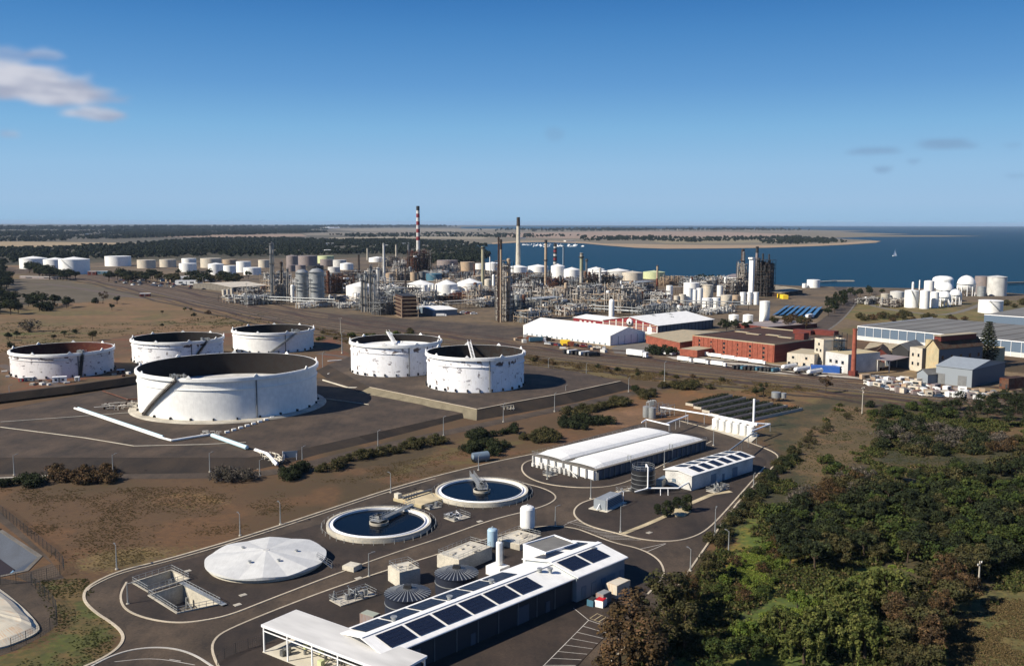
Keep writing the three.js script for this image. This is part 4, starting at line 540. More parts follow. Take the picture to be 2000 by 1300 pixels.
// skids and boxes
const skid = (c, w, d, rot, seed, label, m2 = M.galv, hgt = 2.2) => { const t = thing('pump_skid', label, 'pump skid', [c[0], 0.1, c[1]], rot); seedState = seed; slab('slab', M.concrete, t, 0, 0.08, 0, w, 0.16, d); const g = geo(), q = geo(); for (let k = 0; k < w * d * 0.5; k++) { const x = rr(-w / 2 + 0.5, w / 2 - 0.5), z = rr(-d / 2 + 0.4, d / 2 - 0.4), h = rr(0.5, hgt); q.bar([x, 0.15, z], [x, h, z], 0.1, 5); if (rnd() < 0.6) q.bar([x, h, z], [x + rr(-2, 2), h, z], 0.1, 5); else q.bar([x, h, z], [x, h, z + rr(-1.4, 1.4)], 0.1, 5); if (rnd() < 0.4) g.cyl(x, 0.15, z, rr(0.2, 0.45), rr(0.5, 1.3), 9); if (rnd() < 0.3) g.box(x, 0.15, z, rr(0.5, 1.2), rr(0.4, 1), rr(0.4, 0.8)); } part('pump', g, M.grey, t); part('pipework', q, m2, t); part('railing', railing(geo(), [[-w / 2, -d / 2], [w / 2, -d / 2], [w / 2, d / 2], [-w / 2, d / 2]], 0.1, 1.1, 1.8, 0.04, true), M.galv, t); return t; };
skid([-31.8,-182.9], 8.5, 4.2, 0.75, 11, 'grey pump skid by the curved kerb in front of the concrete tank');
skid([-13.9,-234.9], 5.4, 4.2, 0.75, 12, 'railed pump skid between the two settling tanks', M.whiteClean, 1.4);
skid([34.8,-260.5], 11, 1.6, 0.35, 13, 'white pipework at the foot of the black striped tank', M.whiteClean, 1.5);
skid([-20.7,-243.6], 4, 2.2, 0.7, 14, 'small valve group beside the settling tank deck', M.pipe, 1.4);
skid([11.6,-276.6], 3.4, 3, 0.7, 15, 'pump on a pale slab in front of the white vaulted hall', M.galv, 1.4);
block({ name: 'kiosk', category: 'kiosk', label: 'grey green kiosk beside the solar building', A: [-28.5,-170.5], B: [-27.4,-172.2], C: [-24.9,-169.8], h: 2.2, wall: M.greyPink, roof: std('#aab0a0', 0.8) });
block({ name: 'inlet_chamber', category: 'chamber', label: 'low flat concrete chamber beside the covered basin', A: [-36.8,-198.5], B: [-35.4,-201.1], C: [-32.9,-199.2], h: 1, wall: M.concreteLight, roof: M.concreteLight });
{ const t = block({ name: 'outlet_chamber', category: 'chamber', label: 'cream concrete deck with pipes behind the nearer settling tank', A: [-32.1,-249.8], B: [-25.4,-257.8], C: [-21,-246.1], h: 0.9, wall: M.stone, roof: M.sand }); t.H = 0.95; const g = geo(); for (let k = 0; k < 5; k++) g.bar([-t.W / 2 + 1 + k, 1, -1.5], [-t.W / 2 + 1 + k, 2.2, -1.5], 0.12, 5); g.bar([-t.W / 2, 1.6, -1.5], [t.W / 2, 1.6, -1.5], 0.35, 8); part('pipework', g, M.grey, t); part('railing', railing(geo(), [[-t.W / 2, -t.D / 2], [t.W / 2, -t.D / 2]], 0.95, 1.1, 1.4, 0.04), M.dark, t); slab('box', M.concreteLight, t, -t.W / 2 + 0.8, 1.5, -t.D / 2 + 1, 1.4, 1.4, 1.6); delete t.H; }
[[[-54,-179.2], 'square manhole cover near the road end of the settling apron'], [[-70,-197.3], 'pale manhole slab beside the sunken pits'], [[-54.3,-184.1], 'grey manhole cover beside the covered basin'], [[-8,-232], 'pale manhole slab by the road below the far settling tank'], [[33.6,-223.6], 'round cover on the tree island'], [[-32.4,-193.4], 'cover beside the road below the inlet chamber']].forEach(([p, l]) => single('manhole_cover', geo().box(p[0], 0.1, p[1], 1.4, 0.1, 1.1, 0.75), M.concrete, l, 'cover'));
// container and bins in front of the long wall
{
  const box = (name, A, B, C, h, m, roof, label) => { const t = block({ name, category: name.replace('_', ' '), label, A, B, C, h, wall: m, roof: roof || m, y: 0.1 }); return t; };
  box('storage_container', [19.1,-184.5], [22.2,-187.9], [24,-185.7], 2.6, M.cream, M.cream, 'cream storage container beside the end of the solar building');
  box('skip_bin', [16.4,-178.8], [17.4,-180.6], [18.4,-178.8], 1.4, M.white, M.redBright, 'white waste bin with a red lid'); box('skip_bin', [14.9,-179.3], [15.9,-180.8], [16.7,-179.5], 1.3, M.teal, M.dark, 'dark blue waste bin next to the red lidded one');
  box('gas_cage', [16.8,-180.9], [18.6,-182.8], [19.7,-181.2], 2, M.greyPink, M.galv, 'pale green cage between the container and the bins');
}
// the white vaulted hall: two barrel roofs over one low block
{
  const A = [6.3,-289.3], B = [24.8,-270.4], C = [61.7,-313.3], f = frameOf(A, B, C), t = thing('vaulted_hall', 'long low white hall under two smooth vaulted roofs', 'building', [f.x, 0, f.z], f.rot), x = f.w / 2, z = f.d / 2, e = 3.1;
  part('wall', geo().box(0, 0, 0, f.w - 0.6, e, f.d - 0.6), M.corrWhite, t); slab('eave', M.concreteDark, t, 0, e + 0.1, 0, f.w + 0.4, 0.2, f.d + 0.4);
  for (const s of [-1, 1]) { const g = geo(), hw = x / 2 - 0.9, n = 10, m = 14, hL = z - 0.8; const P = (i, j) => { const a = i / n * 2 - 1, b = j / m * 2 - 1, ex = 1 - Math.max(0, (Math.abs(b) - 0.82) / 0.18) ** 2 * 0.9; return [s * x / 2 + a * hw, e + 0.2 + 1.5 * Math.sqrt(Math.max(0, 1 - a * a)) * Math.sqrt(Math.max(0.0, ex)), b * hL]; }; for (let i = 0; i < n; i++) for (let j = 0; j < m; j++) g.quad(P(i, j), P(i, j + 1), P(i + 1, j + 1), P(i + 1, j)); part('vault', g, M.roof, t); }
  for (let k = 0; k < 9; k++) slab('buttress', M.offwhite, t, -x + 0.8 + k * (f.w - 1.6) / 8, 1.5, z + 0.1, 0.3, 3, 0.9); slab('dark_side_slab', std('#5f6873', 0.7), t, x - 0.24, 1.5, 0, 0.14, 3, f.d - 0.8); for (let k = 0; k < 22; k++) { slab('pilaster', M.grey, t, x + 0.02, 1.5, -z + 0.8 + k * (f.d - 1.6) / 21, 0.4, 3, 0.35); }  // the long side's shade is put into the dark slab and grey pilaster colours
  const g = geo(); for (let k = 0; k < 14; k++) { const zz = -z + 2 + k * (f.d - 4) / 13; g.box(0, e + 0.2, zz, 0.5, 0.5, 0.5); } g.bar([0, e + 0.6, -z + 1], [0, e + 0.6, z - 1], 0.14, 6); for (const zz of [-z * 0.3, z * 0.45]) { g.path([[x - 0.8, e + 0.2, zz], [x - 0.8, e + 1.9, zz], [x + 0.4, e + 1.9, zz], [x + 0.4, 0.2, zz]], 0.12, 6); } part('pipework', g, M.galv, t);
  const r = geo(); railing(r, [[-x, -z], [-x, z], [x, z], [x, -z]], e + 0.2, 1.0, 2.4, 0.03); part('railing', r, M.galv, t);
  const h2 = geo(); for (let k = 0; k < 10; k++) h2.box(-x + 2 + k * 1.9, 0, z + 1.4, 0.8, rr(0.8, 2), 0.8); h2.path([[-x + 3, 1.6, z + 1.2], [x * 0.3, 1.6, z + 1.2], [x * 0.6, 0.3, z + 2.4]], 0.16, 6); part('valve_chest', h2, M.offwhite, t);
}
// second solar building
{
  const t = hall({ name: 'pump_hall', label: 'smaller white hall with solar panels on its roof beside the black striped tank', A: [44.4,-266.9], B: [50.8,-260.2], C: [71.3,-284.1], eave: 4.4, ridge: 5.1, cross: true, wall: M.offwhite, roof: M.roof, over: 0.5 });
  const ti = Math.atan2(0.7, t.W / 2);
  for (const s of [-1, 1]) for (let k = 0; k < 6; k++) for (let i = 0; i < 3; i++) for (let j = 0; j < 2; j++) { const o = part('solar_panel', panelGeo, M.solar, t.children.filter((q) => q.name === 'roof')[s > 0 ? 1 : 0]), xx = 1.1 + i * 1.28; o.position.set(s * xx, 5.45 - xx * Math.tan(ti), -t.D / 2 + 1.4 + k * (t.D - 2.6) / 6 + j * 1.55); o.rotation.z = -s * ti; o.scale.set(1.25, 1, 1.5); }
  openings(t, 'x+', [[-6, 0, 2.6, 3], [0, 0, 1.1, 2.2], [5, 0, 2.6, 3]], M.blueGrey, 'door'); openings(t, 'z+', [[-1.5, 1.4, 1.3, 1]], M.blueGrey, 'window');
}
// black striped tank
{
  const t = tank('striped_tank', 'black cylindrical tank with thin white hoops and a crown of pipes', [37,-259.7,3.3,6.4], std('#26272b', 0.5, { map: T.paint }), { y: 0.1, rise: 0.5, seg: 32 }); const [, , r, h] = [37,-259.7,3.3,6.4];
  for (let k = 1; k < 5; k++) part('hoop', geo().revolve(0, h * k / 5, 0, [[r, 0], [r + 0.06, 0], [r + 0.06, 0.1], [r, 0.1]], 32), M.galv, t); part('railing', railing(geo(), Array.from({ length: 16 }, (_, k) => [Math.cos(k / 16 * 6.283) * (r - 0.2), Math.sin(k / 16 * 6.283) * (r - 0.2)]), h + 0.1, 1.1, 1.4, 0.04, true), M.galv, t);
  part('fill_pipe', geo().path([[0.8, h + 0.5, 0], [0.8, h + 1.3, 0], [0.8, h + 1.3, r + 0.4], [0.8, 1.9, r + 0.4], [-3, 1.4, r + 2.2]], 0.2, 8), M.whiteClean, t);
}
single('pipe_run', geo().path([ground3([37.4,-256.4], 1.9), ground3([46.4,-256.5], 1.9), ground3([50.6,-261.6], 2.4), ground3([52,-265.9], 2.4)], 0.22, 8).bar(ground3([41.3,-255.5], 0), ground3([41.4,-256.5], 1.9), 0.1, 5).bar(ground3([43.4,-255.5], 0), ground3([43.5,-256.5], 1.9), 0.1, 5), M.whiteClean, 'white overhead pipe from the striped tank to the pump hall', 'pipe');
// louvred unit and transformer skid
{
  const t = block({ name: 'blower_unit', category: 'blower', label: 'grey louvred unit on legs beside the striped tank', A: [21.7,-243.2], B: [26.8,-250.4], C: [29.2,-247.5], h: 2.6, wall: M.corrGrey, roof: M.galv, y: 0.1 }); slab('slab', M.concreteLight, t, 0, 0.04, 0, t.W + 2, 0.16, t.D + 2); part('frame', geo().path([[-t.W / 2, 0, t.D / 2 + 0.4], [-t.W / 2, 3.4, t.D / 2 + 0.4], [t.W / 2, 3.4, t.D / 2 + 0.4], [t.W / 2, 0, t.D / 2 + 0.4]], 0.1, 5).path([[-t.W / 2 - 1.5, 0.3, 0], [-t.W / 2, 1.5, 0]], 0.18, 6), M.whiteClean, t);
  for (let k = 0; k < 4; k++) slab('louvre', M.wallDark, t, 0, 0.7 + k * 0.45, t.D / 2 + 0.05, t.W - 0.5, 0.18, 0.08);
}
skid([58.4,-261.2], 7, 3, 0.75, 16, 'grey transformer skid in a frame beside the pump hall', M.galv, 2.6);
block({ name: 'kiosk', category: 'kiosk', label: 'pale blue grey kiosk between the striped tank and the pump hall', A: [41.4,-265.1], B: [44.3,-269.6], C: [45.1,-267.3], h: 2, wall: M.concreteLight, roof: M.blueGrey });
// filter vessels with their stack
{
  const a = [74.8,-341.1], b = [84.5,-328.6];
  for (let k = 0; k < 6; k++) { const t = k / 5; tank('filter_vessel', ['first', 'second', 'third', 'fourth', 'fifth', 'last'][k] + ' white filter vessel of the row, counted from the vaulted hall', [lerp(a[0], b[0], t), lerp(a[1], b[1], t), 1.3, 3.6], M.white, { y: 0.1, rise: 0.5, dome: true, seg: 18, group: 'row of white filter vessels' }); }
  const d = [(b[0] - a[0]) / 5, (b[1] - a[1]) / 5], g = geo(); g.bar([a[0] - d[0], 4.7, a[1] - d[1] - 1], [b[0] + d[0], 4.7, b[1] + d[1] - 1], 0.55, 10); for (let k = 0; k < 6; k++) { const x = a[0] + d[0] * k, z = a[1] + d[1] * k; g.path([[x, 3.8, z], [x, 4.7, z], [x, 4.7, z - 1]], 0.16, 6); g.bar([x + d[0] / 2, 0, z + d[1] / 2 - 1], [x + d[0] / 2, 4.5, z + d[1] / 2 - 1], 0.1, 5); } single('pipe_rack', g, M.whiteClean, 'white header pipe over the row of filter vessels', 'pipe');
  single('vessel_slab', geo().prism([[71.1,-342.8],[76.4,-350],[88.4,-331.1],[82.7,-320]], 0.1, 0.22), M.concreteLight, 'pale slab under the filter vessels', 'slab');
  const s = [89.2,-343], t = thing('vent_stack', 'thin plain white stack rising beside the filter vessels', 'stack', [s[0], 0.1, s[1]]); part('pipe', geo().cyl(0, 0, 0, 0.42, 10.9, 12), M.whiteClean, t); part('base', geo().cyl(0, 0, 0, 0.9, 0.5, 12), M.concrete, t);
  const q = ground3;
  single('pipe_rack', geo().path([q([57,-357.2], 5), q([75,-340.9], 5), q([85.4,-328.6], 5), q([92.2,-331.6], 4), q([82.5,-319.8], 4)], 0.3, 8).bar(q([66.6,-355.5], 0), q([65.3,-349.3], 5), 0.12, 5).bar(q([72.5,-350], 0), q([71.3,-344.6], 5), 0.12, 5).bar(q([94.1,-337.9], 0), q([92.2,-331.6], 4), 0.12, 5), M.whiteClean, 'long white elevated pipe from the frame to the filter vessels', 'pipe');
  single('pipe_rack', geo().path([q([46.4,-331.8], 4.4), q([48.7,-337.1], 4.4), q([55.6,-327.6], 4.4), q([56.6,-333], 1)], 0.26, 8).bar(q([49.3,-340.8], 0), q([48.7,-337.1], 4.4), 0.12, 5).path([q([54.7,-331.1], 4), q([65.6,-346.6], 4)], 0.3, 6).bar(q([62.3,-344.5], 0), q([61.6,-341], 4), 0.1, 5).bar(q([66.3,-349.9], 0), q([65.6,-346.6], 4), 0.1, 5).bar(q([60.2,-340.9], 0), q([59.5,-337.3], 4), 0.1, 5), M.whiteClean, 'white pipe loop at the end of the vaulted hall', 'pipe');
  single('pipe_rack', geo().path([q([67.9,-289.2], 4.6), q([80.1,-311.6], 4.6), q([83,-314.7], 4.6)], 0.25, 7).bar(q([74.6,-305.3], 0), q([72.8,-298.2], 4.6), 0.1, 5).bar(q([76.6,-308.1], 0), q([75.2,-302.5], 4.6), 0.1, 5).bar(q([79.8,-312.5], 0), q([78.8,-309.2], 4.6), 0.1, 5).bar(q([83.7,-316.9], 0), q([83,-314.7], 4.6), 0.1, 5), M.galv, 'grey pipe bridge stepping down to the pump hall', 'pipe');
  const u = thing('dosing_frame', 'steel frame of tanks and looped pipes at the corner of the bare block', 'frame', ground3([58.3,-365]), 0.7); seedState = 77;
  for (const [x, z] of [[-6, 1], [-6, -2]]) part('tank', geo().cyl(x, 0, z, 1.4, 4.2, 16).revolve(x, 4.2, z, [[1.4, 0], [0, 0.5]], 16), M.galv, u); const fr = geo(), pp = geo(); for (let i = 0; i < 4; i++) for (const z of [-3, 0, 3]) { fr.bar([-3 + i * 2.6, 0, z], [-3 + i * 2.6, 4.4, z], 0.12, 4); if (i < 3) { fr.bar([-3 + i * 2.6, 4.4, z], [-0.4 + i * 2.6, 4.4, z], 0.1, 4); fr.bar([-3 + i * 2.6, 2.2, z], [-0.4 + i * 2.6, 2.2, z], 0.1, 4); } } for (let k = 0; k < 7; k++) pp.path([[-6 + k * 0.7, 4.2, -2], [-6 + k * 0.7, 6 + (k % 2) * 0.4, -2], [-6 + k * 0.7, 6 + (k % 2) * 0.4, -0.5], [-6 + k * 0.7, 3, -0.5]], 0.14, 5); for (let k = 0; k < 30; k++) { const a = [rr(-3, 5), rr(0.4, 4), rr(-3, 3)]; pp.bar(a, rnd() < 0.5 ? [a[0] + rr(-3, 3), a[1], a[2]] : [a[0], rr(0, 4.4), a[2]], rr(0.06, 0.16), 5); } part('frame', fr, M.galv, u); part('pipework', pp, M.galv, u);
}
// biofilter beds
{
  const P0 = [73.6,-386.1], P1 = [83.3,-350.1], Q0 = [94.8,-407.4], Q1 = [116.4,-378]; const n = 6; const names = ['first', 'second', 'third', 'fourth', 'fifth', 'sixth'];
  for (let k = 0; k < n; k++) { const t = k / (n - 1), a = [lerp(P0[0], P1[0], t), lerp(P0[1], P1[1], t)], b = [lerp(Q0[0], Q1[0], t), lerp(Q0[1], Q1[1], t)], L = Math.hypot(b[0] - a[0], b[1] - a[1]), o = thing('planter_bed', names[k] + ' long dark planted bed with a pale edge, counted from the far end', 'planter bed', [(a[0] + b[0]) / 2, 0, (a[1] + b[1]) / 2], Math.atan2(-(b[1] - a[1]), b[0] - a[0]), 'long planted beds'); for (const s of [-1, 1]) { slab('edge', M.concrete, o, 0, 0.5, s * 1.75, L, 1.0, 0.2); slab('end_wall', M.concrete, o, s * L / 2, 0.5, 0, 0.2, 1.0, 3.7); } slab('soil', std('#3a352c', 1), o, 0, 0.8, 0, L - 0.2, 0.1, 3.3); part('foliage', leafStrip(L - 0.8, 2.9, 1.0, 90 + k), leafMat.dark, o); part('pipe', geo().bar([-L / 2, 1.15, 1.75], [L / 2, 1.15, 1.75], 0.1, 5), M.galv, o); }
}
// odd tanks
{
  const p = [-9.9,-291.7], t = thing('drum', 'blue grey drum lying on its side at the field edge', 'drum', [p[0], 0, p[1] - 1.5], 0.5); part('shell', geo().bar([-2.6, 1.55, 0], [2.6, 1.55, 0], 1.5, 24), M.blueGrey, t); for (const x of [-2.62, 2.62]) part('end_cap', geo().bar([x, 1.55, 0], [x + Math.sign(x) * 0.1, 1.55, 0], 1.35, 24), M.blueGrey, t); for (const x of [-1.6, 1.6]) slab('saddle', M.concrete, t, x, 0.2, 0, 0.4, 0.5, 2);
  const q = thing('silver_tank', 'short silver tank on a brown stand by the planted beds', 'tank', ground3([112.4,-396.9]), 0); part('shell', geo().cyl(0, 1.5, 0, 1.9, 2.4, 22), M.galv, q); part('end_tank', geo().cyl(3, 1.5, 0.6, 1.2, 2.1, 18), M.galv, q); for (const [x, z] of [[-1.2, -1], [1.2, -1], [1.2, 1], [-1.2, 1], [3, 0.6]]) slab('leg', M.rustDark, q, x, 0.75, z, 0.3, 1.5, 0.3);
}
// lamps of the plant
const wl = 'slim grey lamp post ';
lamp([-65.4,-220.9], 5.5, wl + 'on the field kerb nearest the covered basin', 2.2); lamp([-57.8,-229.6], 5.6, wl + 'on the field kerb above the covered basin', 2.2); lamp([-85.8,-198.4], 5.5, wl + 'at the corner where the field kerb turns', 2.2); lamp([-33.8,-257.8], 5.6, wl + 'on the field kerb behind the settling tanks', 2.2); lamp([-30.4,-194.6], 5.2, wl + 'on the road below the nearer settling tank', 0.6); lamp([-75.8,-179.6], 4.4, wl + 'at the edge of the sunken pits'); lamp([10.9,-228.5], 5.2, wl + 'beside the tall white vessel', 0.6); lamp([10.5,-272.1], 4.9, wl + 'before the vaulted hall', -1); lamp([21.7,-252.4], 5.5, wl + 'beside the louvred unit', -1); lamp([26.6,-223.9], 6.7, wl + 'on the rim of the tree island near the footpath', 0.4); lamp([47.3,-286.6], 5.2, wl + 'between the vaulted hall and the pump hall', 1); lamp([68.6,-315.3], 6, wl + 'behind the pump hall', 1); lamp([48.9,-220.3], 7.3, wl + 'on the rim of the tree island near the hedge', 1.2); lamp([38.9,-198.3], 5, wl + 'by the kerb near the brown pines', 2); lamp([49.9,-210.3], 5, wl + 'standing in the bright scrub', 2); lamp([69.5,-265], 3.7, wl + 'on the striped verge by the hedge', 1); lamp([-10.1,-282.3], 4.6, wl + 'in front of the blue grey drum', 1);

// lagoons behind wire fences
{
  const t = thing('covered_lagoon', 'cream fabric lagoon cover bulging at the corner of the site', 'lagoon cover', [0, 0, 0]), o = [[-130,-200.3],[-112.4,-192.9],[-101.9,-183.3],[-94.4,-175.7],[-87.8,-168.1],[-87.2,-165.5],[-88.8,-162.1],[-90.4,-160],[-100.8,-153.3]], c = [-105, -174], g = geo(), q = curve(o, 2, true); let P = q.map(([x, z]) => [x, 0.3, z]);
  for (const [k, y] of [[0.93, 0.9], [0.8, 1.4], [0.5, 1.7], [0.02, 1.8]]) { const N = q.map(([x, z]) => [c[0] + (x - c[0]) * k, y + 0.12 * Math.sin(x * 1.7 + z), c[1] + (z - c[1]) * k]); for (let j = 0; j < q.length; j++) { const i = (j + 1) % q.length; g.quad(P[j], P[i], N[i], N[j]); } P = N; } part('cover', g, std('#efe5cc', 0.75, { map: T.streak }), t); part('edge', geo().rail(q, 0, 0.9, 0.35, true), M.concrete, t);
  const p = thing('pond', 'lined pond with dark water and blue grey banks behind the fence', 'pond', [0, 0, 0]), b = pond, m = [-125, -211], inn = b.map(([x, z]) => [m[0] + (x - m[0]) * 0.62, m[1] + (z - m[1]) * 0.62]), s = geo(); for (let j = 0; j < b.length; j++) { const i = (j + 1) % b.length; s.quad([inn[j][0], -4, inn[j][1]], [inn[i][0], -4, inn[i][1]], [b[i][0], 0.05, b[i][1]], [b[j][0], 0.05, b[j][1]]); } part('bank', s, std('#454e5e', 0.6, { map: T.grain }), p); part('water', geo().prism(inn, -4, -3.6, false), std('#3a2f28', 0.5), p); part('edge', geo().rail(b, 0.01, 1.0, 0.12, true), M.concreteDark, p);
  struct('path', geo().prism([[-144.7,-245.7],[-132.9,-239.1],[-105.2,-206.9],[-94.6,-193],[-100.2,-190.1],[-105.6,-194.4],[-101.7,-202],[-128.4,-230.6],[-140.9,-239]], 0, 0.012, false), M.asphalt, 'grey gravel track between the fence and the pond');
  struct('path', geo().prism([[-116.3,-195.8],[-100.5,-190.7],[-88.6,-177],[-85,-169.9],[-85.4,-165.5],[-87.3,-159.2],[-92.1,-153.4]], 0, 0.016, false), M.asphalt, 'grey apron round the cream lagoon cover');
}
const fence = (pts, h, step, label, y = 0) => { const t = thing('wire_fence', label, 'fence'), a = along(pts, step), r = geo(), w = geo(); for (const [x, z] of a) { const o = part('post', boxGeo, M.dark, t); o.position.set(x, y + h / 2, z); o.scale.set(0.09, h, 0.09); } for (let k = 0; k < a.length - 1; k++) { const [ax, az] = a[k], [bx, bz] = a[k + 1]; for (let j = 1; j <= 5; j++) w.bar([ax, y + h * j / 5.1, az], [bx, y + h * j / 5.1, bz], 0.022, 3); for (let j = 1; j < 6; j++) { const t2 = j / 6; w.bar([lerp(ax, bx, t2), y, lerp(az, bz, t2)], [lerp(ax, bx, t2), y + h, lerp(az, bz, t2)], 0.018, 3); } } void r; part('wire', w, M.dark, t); return t; };
fence([[-142,-245.8],[-132.2,-237.8],[-120.2,-224.7],[-109.2,-212.6],[-101.8,-204.6],[-97.2,-198.9],[-96.4,-194.4],[-100.5,-190.7],[-106.3,-189.5]], 2.4, 3, 'dark wire fence round the pond with the blue grey banks'); fence([[-99.9,-189.5],[-94.2,-183.3],[-88.8,-177],[-85.6,-171.1],[-85.2,-165.9],[-87.3,-160.8],[-89,-157.2]], 2.4, 3, 'dark wire fence round the cream lagoon cover'); fence([[-50,-153.6],[-49.5,-156.5],[-47.6,-159],[-45.4,-161.1],[-44.3,-161.9]], 2, 2.5, 'short dark fence by the loading canopy');

// ---------- crude tank farm ----------
const mound = (name, top, bot, y0, y1, m, side, label) => { const g = flat(top, y1), s = geo(); for (let k = 0; k < top.length; k++) { const j = (k + 1) % top.length; s.quad([bot[k][0], y0, bot[k][1]], [bot[j][0], y0, bot[j][1]], [top[j][0], y1, top[j][1]], [top[k][0], y1, top[k][1]]); } const o = struct(name, g, m, label); part('bank', s, side, o); return o; };
const grow = (pts, d) => { const n = pts.length, cx = pts.reduce((s, p) => s + p[0], 0) / n, cz = pts.reduce((s, p) => s + p[1], 0) / n; let area = 0; for (let k = 0; k < n; k++) { const a = pts[k], b = pts[(k + 1) % n]; area += a[0] * b[1] - b[0] * a[1]; } const sg = area > 0 ? 1 : -1; void cx; void cz; return pts.map((p, k) => { const a = pts[(k - 1 + n) % n], b = pts[(k + 1) % n], e1 = [p[0] - a[0], p[1] - a[1]], e2 = [b[0] - p[0], b[1] - p[1]], l1 = Math.hypot(...e1), l2 = Math.hypot(...e2), nx = e1[1] / l1 + e2[1] / l2, nz = -e1[0] / l1 - e2[0] / l2, l = Math.hypot(nx, nz) || 1, D = Array.isArray(d) ? d[k % d.length] : d; return [p[0] + sg * nx / l * D, p[1] + sg * nz / l * D]; }); };
const basin = [[-282.4,-361.9],[-202.1,-368],[-186.2,-399.5],[-171.9,-425.4],[-144.4,-440],[-87.4,-443.8],[-64.4,-420.2],[-32.9,-375.4],[-18.9,-364.2],[-53.3,-322.7],[-67.4,-305.9],[-74.3,-296.1],[-84,-292.7],[-121.1,-292.3],[-161.2,-291.9],[-228.5,-291.2]];
mound('tank_yard', basin, grow(basin, [4, 4, 4, 4, 4, 4, 4, 4, 4, 6, 6, 7, 14, 16, 16, 16]), 0, 1.2, M.floor, M.bund, 'dark paved yard round the largest tank');
const terrace = [[-93.9,-477.4],[-85,-519.5],[-36.9,-520.4],[7.9,-479.1],[32.5,-456.1],[49.9,-429.3],[21.8,-397.3],[2.1,-378.5],[-13.5,-362.3],[-62.6,-411.3]];
mound('tank_terrace', terrace, grow(terrace, [6, 6, 6, 6, 6, 7, 7, 7, 7, 9]), 0, 3, M.floor, M.bund, 'raised brown paved terrace under the two tanks with roof ladders');
{ const b = grow(terrace, [6, 6, 6, 6, 6, 7, 7, 7, 7, 9]), n = (p, q, h, w) => [p[0] + (q[0] - p[0]) * w, h, p[1] + (q[1] - p[1]) * w]; struct('bank', geo().quad(n(b[8], terrace[8], 0.02, -0.01), n(b[9], terrace[9], 0.02, -0.01), [terrace[9][0] - 0.05, 3.01, terrace[9][1] + 0.05], [terrace[8][0] - 0.05, 3.01, terrace[8][1] + 0.05]), std('#9a8f76', 1, { map: T.grain }), 'pale stone faced slope of the terrace facing the largest tank'); }  // paler sheet over the bank; the slope's sunlit tone is put into its colour
struct('path', geo().rail([[-62.6,-411.3],[-13.5,-362.3]], 3.0, 0.6, 0.12).rail([[-13.5,-362.3],[2.1,-378.5],[21.8,-397.3],[49.9,-429.3]], 3.0, 0.7, 0.1), M.kerb, 'pale kerb along the terrace edge');
struct('bank', (() => { const g = geo(), l = [[-290.8,-372.8],[-213.5,-389.1],[-192,-412.2],[-173.8,-438]]; for (let k = 0; k < l.length - 1; k++) { const a = l[k], b = l[k + 1], w = 4.5; g.quad([a[0], 0.9, a[1] + w], [b[0], 0.9, b[1] + w], [b[0], 3.6, b[1]], [a[0], 3.6, a[1]]); g.quad([a[0], 3.6, a[1]], [b[0], 3.6, b[1]], [b[0], 3.6, b[1] - 2.5], [a[0], 3.6, a[1] - 2.5]); g.quad([a[0], 3.6, a[1] - 2.5], [b[0], 3.6, b[1] - 2.5], [b[0], 0, b[1] - 8], [a[0], 0, a[1] - 8]); } return g; })(), M.bund, 'dark earth bank dividing the tank yards');
struct('road', geo().rail(curve([[-210.7,-267.8],[-151.4,-273.4],[-106.5,-274.9],[-79.3,-275.8],[-68.5,-281.8],[-58.6,-295.1],[-44.8,-312.6],[-22.1,-335.7],[-7.6,-350.8],[20.9,-380],[52.3,-414.3],[76.5,-436],[122.3,-446.7]], 2), 0.0, 6.5, 0.014), M.asphalt, 'service road below the tank yard bank');
struct('path', geo().rail([[-132.7,-282.4],[-113,-283.8],[-94.2,-283.9],[-77.6,-283.5]], 0.0, 1.2, 0.05).rail([[-158.8,-270.5],[-137.1,-275.2],[-123.4,-278.9]], 0, 1, 0.05), M.concrete, 'pale line of path along the field');
struct('road', geo().rail(curve([[-112.1,-540.7],[-85.2,-520.4],[-75.3,-443.8],[-66.5,-433.9]], 2), 0.02, 5, 0.02).rail(curve([[-270.1,-494.4],[-201.8,-418.5],[-177.7,-426.8],[-175.1,-457.3]], 2), 0.02, 5, 0.012), M.track, 'dirt track between the tanks');

const peelMats = [1, 2, 3].map((s) => T.peel(s)); const peelOn = (k, r, h, hex = '#ffffff') => { const t = peelMats[k].clone(); t.repeat.set(1 / (2 * Math.PI * r), 1 / h); t.needsUpdate = true; const m = std(hex, 0.7); m.map = t; return m; };
